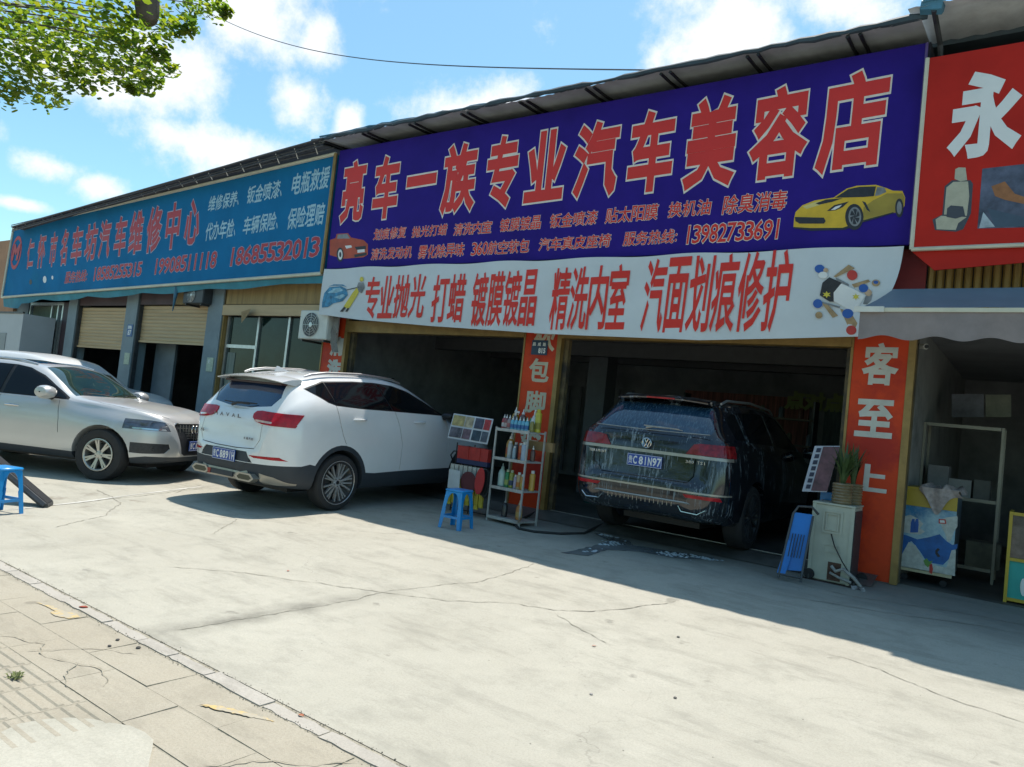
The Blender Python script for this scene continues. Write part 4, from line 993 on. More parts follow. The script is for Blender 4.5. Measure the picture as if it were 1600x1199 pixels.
# ---------------------------------------------------------------- white SUV
m_wpaint = M('white_car_paint', (.72, .73, .73), .25, 0, .03, 2, 0, coat=.9)
m_clad = M('grey_cladding', (.030, .038, .048), .6, 0, .1, 9, .1)
m_cglass = M('tinted_car_glass', (.006, .008, .010), .05, 0, .2, 1, spec=.28)
m_rglass = M('rear_car_glass', (.006, .03, .08), .04, 0, .2, 1, spec=.8, coat=.5)
m_tl = M('tail_lamp_red', (.40, .004, .012), .2, 0, .35, 14, coat=.25, spec=.3)
m_tlw = M('tail_lamp_clear', (.55, .42, .40), .15, 0, .3, 30, coat=1)
m_chrome = M('chrome', (.62, .62, .60), .16, 1, .05, 4)
m_silver = M('silver_trim', (.40, .37, .32), .35, .6, .1, 6)
T = dict(
 zc=[(-1.04, .60), (-1.035, .70), (-1.0, .80), (-.985, 1.0), (-.95, 1.14), (-.90, 1.215), (-.66, 1.58), (-.55, 1.645), (-.3, 1.70), (0, 1.735), (.8, 1.765), (1.3, 1.72), (1.75, 1.58), (2.45, 1.20), (2.6, 1.16), (3.2, 1.07), (3.5, .95), (3.6, .78), (3.62, .6)],
 zb=[(-1.04, .5), (-1.0, .38), (-.9, .33), (-.5, .27), (0, .25), (3.0, .25), (3.5, .3), (3.62, .45)],
 w1=[(-1.04, .30), (-1.0, .52), (-.92, .68), (-.7, .85), (-.3, .895), (2.9, .9), (3.3, .8), (3.62, .4)],
 w2=[(-1.04, .38), (-1.0, .57), (-.93, .73), (-.8, .85), (-.6, .915), (-.3, .93), (.5, .925), (3.0, .92), (3.4, .82), (3.62, .5)],
 w3=[(-1.04, .45), (-1.0, .62), (-.93, .73), (-.8, .80), (-.6, .85), (-.3, .88), (.5, .885), (2.2, .87), (3.0, .82), (3.5, .7), (3.62, .45)],
 zbelt=[(-1.04, 1.0), (-.9, 1.16), (-.6, 1.27), (-.3, 1.31), (0, 1.325), (1, 1.305), (2.1, 1.275), (2.45, 1.17), (2.7, 1.06), (3.5, .88), (3.62, .7)],
 w4=[(-1.04, .40), (-.92, .60), (-.66, .60), (-.5, .615), (0, .64), (1, .65), (1.7, .61), (2.4, .64), (3.0, .60), (3.62, .3)],
 zre=[(-1.04, .9), (-.9, 1.18), (-.66, 1.50), (-.5, 1.575), (0, 1.665), (.8, 1.70), (1.3, 1.65), (1.8, 1.50), (2.45, 1.19), (3.0, 1.04), (3.62, .65)])
def sidecuts(name, mat, poly, sh=.006, sub=True):
    return [Cut(name, mat, side_prism(poly, -1, .55), (0, sh, 0), sub=sub), Cut(name, mat, side_prism(poly, 1, .55), (0, -sh, 0), sub=sub)]
arc = lambda cx, cz, r_, a0, a1, n=14: [(cx+r_*math.cos(R(a0+(a1-a0)*k/n)), cz+r_*math.sin(R(a0+(a1-a0)*k/n))) for k in range(n+1)]
clad = [(-1.3, .57), (-.62, .575), (-.50, .60)]+arc(0, .36, .475, 152, 14)+[(.62, .465), (1.2, .485), (2.15, .50)]+arc(2.68, .36, .475, 163, 25)+[(3.3, .55), (3.8, .52), (3.8, .1), (-1.3, .1)]
cuts = []
cuts += sidecuts('quarter_window', m_cglass, [(-.50, 1.50), (-.22, 1.605), (-.20, 1.605), (-.13, 1.345), (-.24, 1.375), (-.38, 1.45)])
cuts += sidecuts('rear_door_window', m_cglass, [(-.185, 1.608), (.3, 1.645), (.70, 1.655), (.90, 1.315), (.3, 1.322), (-.115, 1.34)])
cuts += sidecuts('front_door_window', m_cglass, [(.725, 1.655), (1.05, 1.64), (1.40, 1.575), (1.75, 1.46), (2.06, 1.315), (2.06, 1.29), (.93, 1.312)])
for c_ in cuts: c_.sub = False; c_.shift *= .3
cuts += sidecuts('window_surround', m_black, [(-.52, 1.505), (-.22, 1.618), (.3, 1.657), (.70, 1.668), (1.05, 1.652), (1.41, 1.587), (1.77, 1.468), (2.10, 1.318), (2.10, 1.278), (.92, 1.30), (.3, 1.308), (-.13, 1.328), (-.25, 1.36), (-.40, 1.44)], .007)
cuts.append(Cut('rear_window', m_rglass, MB().prism([(-.55, 1.26), (-.2, 1.222), (.2, 1.222), (.55, 1.26), (.61, 1.37), (.54, 1.545), (-.54, 1.545), (-.61, 1.37)], -1.3, -.45, 'X'), (.006, 0, -.003)))
cuts.append(Cut('windshield', m_cglass, MB().prism([(1.75, -.56), (2.36, -.70), (2.42, 0), (2.36, .70), (1.75, .56), (1.65, 0)], 1.12, 1.9, 'Z'), (-.004, 0, -.004)))
for s in (-1, 1):
    tlm = MB().prism([(s*.345, 1.155), (s*.36, 1.11), (s*.43, 1.07), (s*.55, 1.045), (s*1.0, 1.025), (s*1.0, 1.185), (s*.45, 1.20), (s*.37, 1.19)], -1.3, -.60, 'X')
    tlm.v = [(x if x < -1 else -.575-(1.17-z)*1.1 if z < 1.17 else -.575-(z-1.17)*2, y, z) for x, y, z in tlm.v]
    cuts.append(Cut('tail_lamp', m_tl, tlm, (-.012, s*.006, 0)))
    cuts.append(Cut('skid_wing', m_silver, MB().prism([(s*.60, .33), (s*.60, .465), (s*.74, .43), (s*.90, .335)], -1.3, -.62, 'X'), (-.006, 0, 0)))
    cuts.append(Cut('reflector', m_tl, MB().prism([(s*.45, .665), (s*.52, .64), (s*.86, .632), (s*.80, .672)], -1.3, -.6, 'X'), (-.003, 0, 0)))
cuts.append(Cut('lower_cladding', m_clad, MB().prism(clad, -1.4, 1.4, 'Y'), (0, 0, 0)))
cuts.append(Cut('plate_recess', m_clad, MB().prism([(-.50, .578), (.50, .578), (.40, .70), (-.40, .70)], -1.3, -.7, 'X'), (.012, 0, 0)))
gaps = []
for s in (-1, 1):
    for path in ([(-.13, 1.335), (-.06, 1.1), (.0, .95), (.06, .85)], [(.95, 1.31), (1.05, 1.10), (1.13, .85), (1.12, .49)], [(2.10, 1.28), (2.17, 1.0), (2.16, .75)]):
        gaps.append(side_prism(rib2d(path, .011), s, .80))
gaps.append(MB().prism(rib2d([(-.56, 1.04), (-.575, .86), (-.50, .745), (-.2, .728), (.2, .728), (.50, .745), (.575, .86), (.56, 1.04)], .010), -1.3, -.85, 'X'))
gaps.append(MB().prism(rib2d([(-.34, 1.205), (-.2, 1.198), (.2, 1.198), (.34, 1.205)], .004), -1.3, -.9, 'X'))
SX, SYY, SYAW = -8.10, 6.36, 92.5
suv, so_ = car('suv', 'white SUV with grey cladding reversed out of the left garage bay', 'car', T, 2.68, .36, m_wpaint, cuts, gaps, (SX, SYY), SYAW, 1.3, gz(SYY))
m_rim1 = M('machined_rim', (.62, .61, .60), .28, .7, .1, 6)
for wx in (0, 2.68):
    for wy in (-.81, .81): wheel(suv, wx, wy, .36, .225, 'multi', m_rim1)
L2 = lambda nm, mb, mt_, par, sm=None: link(nm, me_of(mb), mt_, par, sm)
# rear spoiler, fin, rails, wiper, handles, mirrors
b = MB(); ring = []
for k in range(13):
    y = -.64+1.28*k/12; e = 1-(abs(y)/.64)**3
    xr_ = -.80-.05*e*.8; zz = 1.555+.045*(1-(y/.64)**2)
    ring.append([(xr_, y, zz-.004), (xr_-.006, y, zz+.006), (-.68, y, zz+.040), (-.52, y, zz+.056), (-.50, y, zz+.02), (-.60, y, zz-.028)])
vs = [p for r_ in ring for p in r_]; b.add(vs, [(i*6+k, i*6+(k+1) % 6, (i+1)*6+(k+1) % 6, (i+1)*6+k) for i in range(12) for k in range(6)]+[(0, 1, 2, 3, 4, 5), (77, 76, 75, 74, 73, 72)])
L2('rear_spoiler', b, m_wpaint, suv, 40)
b = MB(); b.box(-.74, -.60, -.55, .55, 1.522, 1.548, Matrix.Translation((0, 0, 0))); L2('spoiler_underside', b, M('spoiler_shadow_panel', (.05, .02, .02), .5), suv)  # underside of the spoiler in deep dark red
b = MB(); b.add([(-.42, .010, 1.69), (-.42, -.010, 1.69), (-.22, -.025, 1.71), (-.22, .025, 1.71), (-.375, 0, 1.765), (-.40, 0, 1.765)], [(0, 1, 2, 3), (0, 5, 1), (1, 5, 4, 2), (2, 4, 3), (3, 4, 5, 0)]); L2('antenna_fin', b, m_wpaint, suv)
for s in (-1, 1):
    pts = [(-.44, s*.585, 1.655), (-.34, s*.595, 1.69), (-.1, s*.605, 1.730), (.5, s*.61, 1.762), (1.1, s*.60, 1.742), (1.32, s*.59, 1.70)]
    b = MB(); b.tube(pts, [.012, .017, .017, .017, .017, .010], 8); L2('roof_rail', b, m_alu, suv, 40)
    for hx, hz in ((.16, 1.165), (1.36, 1.165)):
        b = MB(); b.tube([(hx, s*.905, hz), (hx+.04, s*.935, hz+.004), (hx+.2, s*.935, hz+.006), (hx+.24, s*.903, hz+.004)], [.011, .014, .014, .011], 8); L2('door_handle', b, m_wpaint, suv, 40)
    b = MB(); b.lathe([(.01, -.10), (.05, -.09), (.07, -.03), (.07, .04), (.05, .08), (.01, .09)], 14, Matrix.Translation((2.04, s*.98, 1.28))@Matrix.Rotation(PI/2, 4, 'X')@Matrix.Scale(.75, 4, (0, 1, 0))); mo = L2('door_mirror', b, m_black, suv, 40)
    b = MB(); b.tube([(2.05, s*.86, 1.24), (2.03, s*.95, 1.26)], .03, 8); L2('mirror_foot', b, m_black, mo)
b = MB(); b.box(.8, 1.9-.55, -.45, .45, 1.752, 1.768); L2('sunroof', b, m_cglass, suv)
b = MB(); b.tube([(-.925, .10, 1.235), (-.935, -.0, 1.262), (-.905, -.18, 1.272), (-.875, -.30, 1.272)], [.022, .016, .010, .006], 8); b.tube([(-.925, .26, 1.268), (-.93, .05, 1.262), (-.91, -.2, 1.258)], .008, 6); L2('rear_wiper', b, m_black, suv, 40)
for s in (-1, 1):
    b = MB(); b.prism([(s*.42, 1.075), (s*.55, 1.058), (s*.84, 1.052), (s*.82, 1.078), (s*.60, 1.085), (s*.46, 1.095)], -1.012, -1.0, 'X')
# lamp lower clear stripe following the body
for s in (-1, 1):
    pass
# silver skid plate with exhaust finishers
b = MB(); ring = []
for k in range(17):
    y = -.66+1.32*k/16; xo = -1.035+.28*max(0, abs(y)-.40)**1.3/.22*.9; top = .475 if abs(y) > .33 else .455
    if abs(y) > .56: top = .475-(abs(y)-.56)*.60
    bot = .335+.02*(abs(y) > .5)
    ring.append([(xo, y, bot+.02), (xo-.014, y, (top+bot)/2), (xo, y, top), (xo+.05, y, top+.005), (xo+.06, y, bot)])
b.add([p for r_ in ring for p in r_], [(i*5+k, i*5+(k+1) % 5, (i+1)*5+(k+1) % 5, (i+1)*5+k) for i in range(16) for k in range(5)]+[(0, 1, 2, 3, 4), (84, 83, 82, 81, 80)])
sk = L2('skid_plate', b, m_silver, suv, 40)
for s in (-1, 1):
    hexo = [(s*.26, .40), (s*.32, .452), (s*.54, .452), (s*.61, .40), (s*.54, .355), (s*.31, .355)]
    hexi = [(s*.30, .40), (s*.345, .433), (s*.52, .433), (s*.565, .40), (s*.52, .374), (s*.335, .374)]
    mtx = Matrix.Translation((0, 0, 0))
    b = MB(); b.prism(hexo, -1.058, -.95, 'X'); e = L2('exhaust_finisher', b, m_silver, sk); b = MB(); b.prism(hexi, -1.0600, -1.0575, 'X'); L2('exhaust_opening', b, M('brown_dark', (.06, .055, .03), .5), e)
b = MB(); b.prism([(-.22, .375), (-.22, .435), (.22, .435), (.22, .375)], -1.0635, -1.050, 'X'); L2('skid_recess', b, m_clad, sk)
b = MB(); b.prism([(.20, .43), (.27, .43), (.255, .37), (.215, .37)], -1.070, -1.05, 'X'); L2('tow_cover', b, M('faded_red_plastic', (.35, .05, .03)), sk)
for s in (-1, 1):
    b = MB(); b.add([(-1.018, s*.46, 1.085), (-1.012, s*.52, 1.068), (-.975, s*.66, 1.06), (-.955, s*.70, 1.062), (-.95, s*.70, 1.082), (-.98, s*.62, 1.088), (-1.016, s*.50, 1.094)], [(0, 1, 2, 3, 4, 5, 6)]); L2('lamp_clear_band', b, m_tlw, so_['tail_lamp'])
number_plate(suv, -1.052, 0.0, .625, -1, '贵C 8891H', 0)
word(suv, 'HAVAL', -1.003, .33, 1.085, .58, .042, -1, M('dark_chrome', (.16, .16, .17), .3, .8), .03, .2)
word(suv, '长城汽车', -1.022, -.31, .84, .19, .032, -1, M('dark_chrome', (.16, .16, .17)), .03)
word(suv, 'H6', -1.022, .55, .86, .08, .04, -1, M('dark_chrome', (.16, .16, .17)), .05)

# ---------------------------------------------------------------- dark wet SUV in the garage
def wetpaint():
    m = M('wet_dark_paint', (.006, .008, .013), .12, 0, .3, 2, coat=.8)
    if m.get('x'): return m
    t = m.node_tree; n = t.nodes; l = t.links; p = n['Principled BSDF']
    tcn = n.new('ShaderNodeTexCoord'); mp = n.new('ShaderNodeMapping'); mp.inputs['Scale'].default_value = (30, 34, 1.6); l.new(tcn.outputs['Object'], mp.inputs[0])
    a = n.new('ShaderNodeTexNoise'); a.inputs['Scale'].default_value = 1.0; a.inputs['Detail'].default_value = 5; a.inputs['Roughness'].default_value = .75; l.new(mp.outputs[0], a.inputs['Vector'])
    b = n.new('ShaderNodeTexNoise'); b.inputs['Scale'].default_value = 3.0; b.inputs['Detail'].default_value = 4; l.new(tcn.outputs['Object'], b.inputs['Vector'])
    ad = n.new('ShaderNodeMath'); ad.operation = 'MULTIPLY_ADD'; l.new(b.outputs[0], ad.inputs[0]); ad.inputs[1].default_value = .55; l.new(a.outputs[0], ad.inputs[2])
    q = n.new('ShaderNodeMapRange'); q.inputs[1].default_value = .84; q.inputs[2].default_value = .95; q.inputs[4].default_value = .7; l.new(ad.outputs[0], q.inputs[0])
    old = p.inputs['Base Color'].links[0].from_socket
    x = n.new('ShaderNodeMix'); x.data_type = 'RGBA'; l.new(q.outputs[0], x.inputs[0]); l.new(old, x.inputs[6]); x.inputs[7].default_value = (.26, .31, .34, 1); l.new(x.outputs[2], p.inputs['Base Color'])
    r = n.new('ShaderNodeMapRange'); r.inputs[3].default_value = .1; r.inputs[4].default_value = .7; l.new(q.outputs[0], r.inputs[0]); l.new(r.outputs[0], p.inputs['Roughness'])
    m['x'] = 1; return m
m_wet = wetpaint()
def foamy(name, c, rough, metal, thr=.88):
    m = M(name, c, rough, metal, .2, 3); return m
m_wglass = M('soapy_glass', (.010, .035, .07), .08, 0, .3, 1, coat=.7)
t_ = m_wglass.node_tree
n_ = t_.nodes; p_ = n_['Principled BSDF']; tcn = n_.new('ShaderNodeTexCoord'); mp = n_.new('ShaderNodeMapping'); mp.inputs['Scale'].default_value = (14, 40, 7); mp.inputs['Rotation'].default_value = (R(24), 0, 0); t_.links.new(tcn.outputs['Object'], mp.inputs[0])
a_ = n_.new('ShaderNodeTexNoise'); a_.inputs['Scale'].default_value = 1.4; a_.inputs['Detail'].default_value = 6; a_.inputs['Roughness'].default_value = .8; t_.links.new(mp.outputs[0], a_.inputs['Vector'])
q_ = n_.new('ShaderNodeMapRange'); q_.inputs[1].default_value = .5; q_.inputs[2].default_value = .68; q_.inputs[4].default_value = .6; t_.links.new(a_.outputs[0], q_.inputs[0])
x_ = n_.new('ShaderNodeMix'); x_.data_type = 'RGBA'; t_.links.new(q_.outputs[0], x_.inputs[0]); t_.links.new(p_.inputs['Base Color'].links[0].from_socket, x_.inputs[6]); x_.inputs[7].default_value = (.14, .24, .31, 1); t_.links.new(x_.outputs[2], p_.inputs['Base Color'])
T = dict(
 zc=[(-1.12, .60), (-1.115, .72), (-1.06, .80), (-1.04, 1.0), (-1.01, 1.22), (-.97, 1.30), (-.66, 1.66), (-.55, 1.72), (-.2, 1.765), (.6, 1.785), (1.4, 1.75), (2.0, 1.62), (2.7, 1.20), (3.4, 1.12), (3.8, 1.0), (3.92, .7), (3.93, .6)],
 zb=[(-1.12, .5), (-1.08, .40), (-.95, .34), (-.5, .28), (0, .26), (3.2, .26), (3.93, .45)],
 w1=[(-1.12, .45), (-1.08, .72), (-.98, .85), (-.8, .92), (-.3, .95), (3.2, .95), (3.93, .5)],
 w2=[(-1.12, .55), (-1.08, .78), (-1.0, .89), (-.88, .96), (-.6, .985), (0, .99), (3.2, .98), (3.93, .55)],
 w3=[(-1.12, .55), (-1.07, .74), (-1.0, .83), (-.88, .89), (-.6, .92), (0, .935), (3.2, .88), (3.93, .5)],
 zbelt=[(-1.12, 1.05), (-1.0, 1.20), (-.8, 1.25), (0, 1.24), (2.4, 1.18), (3.0, 1.08), (3.93, .8)],
 w4=[(-1.12, .5), (-1.0, .70), (-.66, .66), (-.4, .67), (0, .69), (1.4, .69), (2.7, .68), (3.93, .4)],
 zre=[(-1.12, .95), (-.97, 1.26), (-.66, 1.58), (-.5, 1.66), (0, 1.70), (1.0, 1.71), (1.6, 1.66), (2.7, 1.17), (3.93, .6)])
cuts = []
cuts += sidecuts('quarter_window', m_cglass, [(-.62, 1.53), (-.4, 1.60), (-.28, 1.60), (-.28, 1.29), (-.62, 1.30)])
cuts += sidecuts('rear_door_window', m_cglass, [(-.2, 1.62), (.8, 1.665), (.85, 1.27), (-.2, 1.28)])
cuts += sidecuts('front_door_window', m_cglass, [(.9, 1.665), (1.4, 1.64), (2.2, 1.28), (2.2, 1.23), (.95, 1.26)])
cuts.append(Cut('rear_window', m_wglass, MB().prism([(-.70, 1.325), (.70, 1.325), (.73, 1.36), (.60, 1.64), (-.60, 1.64), (-.73, 1.36)], -1.4, -.5, 'X'), (.006, 0, -.003)))
for s in (-1, 1):
    cuts.append(Cut('tail_lamp', M('dark_tail_lamp', (.20, .008, .012), .15, 0, .5, 18, coat=.3), MB().prism([(s*.47, 1.085), (s*1.1, 1.085), (s*1.1, 1.225), (s*.62, 1.215), (s*.55, 1.20)], -1.4, -.72, 'X'), (-.008, s*.006, 0)))
    cuts.append(Cut('reflector', m_tl, MB().prism([(s*.52, .64), (s*.9, .64), (s*.92, .60), (s*.55, .605)], -1.4, -.8, 'X'), (-.006, 0, 0)))
cuts.append(Cut('chrome_strip', m_silver, MB().prism([(-1.1, 1.045), (1.1, 1.045), (1.1, 1.080), (-1.1, 1.080)], -1.4, -.78, 'X'), (-.010, 0, 0)))
cuts.append(Cut('bumper_strip', m_silver, MB().prism([(-.98, .655), (.98, .655), (.98, .675), (-.98, .675)], -1.4, -.8, 'X'), (-.008, 0, 0)))
cuts.append(Cut('bumper_cladding', m_wet, MB().prism([(-1.1, .54), (1.1, .54), (1.1, .2), (-1.1, .2)], -1.4, -.6, 'X'), (0, 0, 0)))
gaps = [MB().prism(rib2d([(-.60, 1.04), (-.60, .84), (-.54, .765), (.54, .765), (.60, .84), (.60, 1.04)], .010), -1.4, -.9, 'X')]
VX, VY = -3.74, 8.98
vw, vo_ = car('suv', 'dark wet SUV covered in foam streaks being washed in the right garage bay', 'car', T, 2.98, .385, m_wet, cuts, gaps, (VX, VY), 90.5, 0, .2)
for wx in (0, 2.98):
    for wy in (-.85, .85): wheel(vw, wx, wy, .385, .25, 'multi', m_steel)
b = MB(); ring = []
for k in range(13):
    y = -.58+1.16*k/12; zz = 1.668+.04*(1-(y/.66)**2); xr_ = -.76-.03*(1-(y/.58)**4)
    ring.append([(xr_, y, zz-.008), (xr_-.004, y, zz+.006), (-.70, y, zz+.04), (-.5, y, zz+.055), (-.5, y, zz), (-.62, y, zz-.03)])
b.add([p for r_ in ring for p in r_], [(i*6+k, i*6+(k+1) % 6, (i+1)*6+(k+1) % 6, (i+1)*6+k) for i in range(12) for k in range(6)]+[(0, 1, 2, 3, 4, 5), (77, 76, 75, 74, 73, 72)])
L2('rear_spoiler', b, m_wet, vw, 40)
b = MB(); b.box(-.80, -.792, -.18, .18, 1.698, 1.716); L2('brake_lamp', b, m_tl, vw)
for s in (-1, 1):
    b = MB(); b.tube([(-.5, s*.64, 1.70), (-.35, s*.65, 1.75), (.5, s*.66, 1.785), (1.4, s*.65, 1.755), (1.6, s*.64, 1.70)], .015, 8); L2('roof_rail', b, m_alu, vw, 40)
    b = MB(); b.lathe([(.01, -.12), (.07, -.1), (.09, 0), (.07, .1), (.01, .12)], 12, Matrix.Translation((2.15, s*1.08, 1.22))@Matrix.Rotation(PI/2, 4, 'X')); L2('door_mirror', b, m_wet, vw, 40)
b = MB(); b.tube([(-.985, .06, 1.335), (-.985, -.02, 1.352), (-.965, -.22, 1.352), (-.95, -.38, 1.34)], [.014, .010, .008, .005], 8); b.tube([(-.965, .10, 1.36), (-.975, -.1, 1.358), (-.955, -.34, 1.35)], .006, 6); L2('rear_wiper', b, m_silver, vw, 40)
b = MB()
ring = []
for k in range(17):
    y = -.86+1.72*k/16; a = abs(y); xo = -1.135+.22*max(0, a-.5)**1.4/.28; top = .555 if a < .62 else .555-(a-.62)*.5; bot = top-.022
    ring.append([(xo, y, bot), (xo-.01, y, (bot+top)/2), (xo, y, top), (xo+.04, y, top), (xo+.04, y, bot)])
b.add([p for r_ in ring for p in r_], [(i*5+k, i*5+(k+1) % 5, (i+1)*5+(k+1) % 5, (i+1)*5+k) for i in range(16) for k in range(5)]+[(0, 1, 2, 3, 4), (84, 83, 82, 81, 80)])
L2('skid_trim', b, m_silver, vw, 40)
for s in (-1, 1):
    b = MB(); b.tube([(-1.128, s*.48, .50), (-1.125, s*.52, .445), (-1.11, s*.70, .435), (-1.08, s*.78, .49)], .008, 6); L2('exhaust_finisher', b, m_chrome, vw, 40)
for k in range(16):
    y = -.40+.80*k/15; b = MB(); b.box(-1.128, -1.115, y-.003, y+.003, .485, .535); L2('diffuser_fin', b, m_silver, vw)
# round emblem with V over W
ez = 1.155
b = MB(); b.lathe([(.050, -.004), (.060, -.010), (.062, .0), (.056, .004), (.050, 0)], 28, Matrix.Translation((-1.068, 0, ez))@Matrix.Rotation(PI/2, 4, 'Z'), 'Y')
for p0, p1 in (((-.022, .046), (0, .004)), ((.022, .046), (0, .004)), ((-.044, .024), (-.018, -.044)), ((-.018, -.044), (0, -.006)), ((0, -.006), (.018, -.044)), ((.018, -.044), (.044, .024))):
    b.tube([(-1.072, p0[0], ez+p0[1]), (-1.072, p1[0], ez+p1[1])], .0065, 5)
L2('round_emblem', b, m_chrome, vw, 40)
number_plate(vw, -1.078, 0, .945, -1, '贵C 81N97', 0)
word(vw, 'TERAMONT', -1.072, .74, .985, .24, .03, -1, m_chrome, .04)
word(vw, '380 TSI', -1.072, -.50, .985, .24, .032, -1, m_chrome, .02)

b = MB(); b.tube([(-.985, -.72, 1.322), (-1.005, -.4, 1.316), (-1.012, 0, 1.312), (-1.005, .4, 1.316), (-.985, .72, 1.322)], .006, 5); L2('window_base_trim', b, m_silver, vw)
# ---------------------------------------------------------------- silver SUV at the left
m_spaint = M('silver_car_paint', (.55, .55, .54), .28, .38, .04, 2, 0, coat=.6)
T = dict(
 zc=[(-.95, .6), (-.94, .75), (-.9, .95), (-.86, 1.03), (-.55, 1.44), (-.3, 1.52), (.3, 1.57), (1.0, 1.57), (1.45, 1.53), (1.60, 1.50), (2.30, 1.135), (2.45, 1.115), (3.0, 1.07), (3.35, 1.01), (3.55, .945), (3.62, .88), (3.66, .74), (3.68, .55)],
 zb=[(-.95, .5), (-.8, .34), (-.4, .27), (0, .25), (2.8, .25), (3.3, .27), (3.6, .32), (3.68, .42)],
 w1=[(-.95, .4), (-.85, .7), (-.5, .86), (0, .89), (2.8, .89), (3.1, .87), (3.35, .78), (3.55, .62), (3.68, .4)],
 w2=[(-.95, .5), (-.85, .78), (-.6, .91), (0, .94), (2.6, .94), (2.9, .935), (3.12, .90), (3.32, .83), (3.48, .73), (3.6, .58), (3.68, .42)],
 w3=[(-.95, .5), (-.85, .70), (-.5, .83), (0, .87), (2.0, .87), (2.6, .86), (3.0, .83), (3.3, .76), (3.5, .64), (3.62, .48), (3.68, .35)],
 zbelt=[(-.95, .85), (-.7, 1.0), (0, 1.04), (2.0, 1.04), (2.4, 1.035), (2.9, .985), (3.3, .93), (3.55, .88), (3.68, .62)],
 w4=[(-.95, .45), (-.55, .58), (0, .64), (1.0, .66), (1.6, .66), (2.0, .73), (2.3, .79), (2.5, .80), (3.0, .74), (3.4, .64), (3.68, .3)],
 zre=[(-.95, .85), (-.55, 1.36), (-.2, 1.44), (.5, 1.49), (1.0, 1.49), (1.5, 1.44), (1.9, 1.275), (2.30, 1.085), (3.0, 1.035), (3.5, .93), (3.68, .58)])
m_ws = M('windshield_glass', (.02, .04, .034), .02, 0, .5, 1.2, spec=.7, coat=.3)
cuts = []
cuts += sidecuts('quarter_window', m_cglass, [(-.5, 1.32), (-.1, 1.43), (.05, 1.44), (.05, 1.075), (-.35, 1.12)])
cuts += sidecuts('rear_door_window', m_cglass, [(.09, 1.44), (.6, 1.455), (1.16, 1.455), (1.14, 1.055), (.09, 1.07)])
cuts += sidecuts('front_door_window', m_cglass, [(1.215, 1.455), (1.42, 1.43), (1.66, 1.345), (2.17, 1.085), (2.17, 1.065), (1.20, 1.06)])
for c_ in cuts: c_.sub = False; c_.shift *= .3
cuts += sidecuts('window_surround', m_black, [(-.52, 1.33), (-.1, 1.442), (.6, 1.468), (1.22, 1.468), (1.43, 1.443), (1.68, 1.355), (2.22, 1.08), (2.22, 1.052), (1.2, 1.047), (.05, 1.06), (-.37, 1.11)], .007)
cuts.append(Cut('windshield', m_ws, MB().prism([(1.58, -.56), (1.9, -.65), (2.24, -.745), (2.33, -.35), (2.35, 0), (2.33, .35), (2.24, .745), (1.9, .65), (1.58, .56), (1.54, 0)], 1.03, 1.9, 'Z'), (-.005, 0, -.005)))
cuts.append(Cut('sunroof', m_cglass, MB().prism([(.2, -.46), (1.38, -.46), (1.42, 0), (1.38, .46), (.2, .46)], 1.45, 1.9, 'Z'), (0, 0, -.004)))
m_hl = M('headlamp_glass', (.09, .10, .125), .08, .3, .5, 9, spec=.8, coat=.8)
for s in (-1, 1):
    cuts.append(Cut('headlight', m_hl, MB().prism([(s*.545, .745), (s*1.2, .755), (s*1.2, .885), (s*.72, .885), (s*.60, .868)], 3.10, 3.9, 'X'), (-.004, 0, 0)))
    cuts.append(Cut('daylight_strip', m_chrome, MB().prism([(s*.60, .752), (s*1.2, .762), (s*1.2, .782), (s*.62, .775)], 3.22, 3.9, 'X'), (.003, 0, 0)))
    cuts.append(Cut('fog_lamp_grille', M('fog_grille', (.03, .032, .036), .4, 0, .3, 30), MB().prism([(s*.56, .57), (s*1.2, .575), (s*1.2, .46), (s*.80, .425), (s*.60, .44), (s*.54, .51)], 3.22, 3.9, 'X'), (-.012, 0, 0)))
m_gr = M('grille_dark', (.03, .032, .035), .4, .2, .3, 20)
cuts.append(Cut('grille', m_gr, MB().prism([(-.42, .86), (.42, .86), (.47, .82), (.36, .44), (.28, .405), (-.28, .405), (-.36, .44), (-.47, .82)], 3.3, 3.9, 'X'), (-.015, 0, 0)))
cuts.append(Cut('lower_lip', m_clad, MB().prism([(-1.4, .375), (3.2, .355), (3.4, .39), (3.9, .39), (3.9, .1), (-1.4, .1)], -1.4, 1.4, 'Y'), (0, 0, 0)))
gaps = []
for s in (-1, 1):
    for path in ([(1.18, 1.05), (1.19, .8), (1.17, .38)], [(2.10, 1.03), (2.16, .8), (2.18, .6)], [(.12, 1.05), (.14, .75)]): gaps.append(side_prism(rib2d(path, .009), s, .80))
    gaps.append(MB().prism(rib2d([(2.42, s*.74), (2.7, s*.80), (3.0, s*.775), (3.3, s*.69), (3.45, s*.60), (3.52, s*.50)], .009), .86, 1.3, 'Z'))
AX, AY, AYAW = -13.28, 4.41, 28
audi, ao = car('suv', 'silver SUV with a grille badge of four rings parked at the left edge', 'car', T, 2.81, .355, m_spaint, cuts, gaps, (AX, AY), AYAW, .3, gz(AY)-.01)
for wx in (0, 2.81):
    for wy in (-.815, .815): wheel(audi, wx, wy, .355, .235, 'broad', M('silver_rim', (.5, .49, .45), .35, .7, .1, 6))
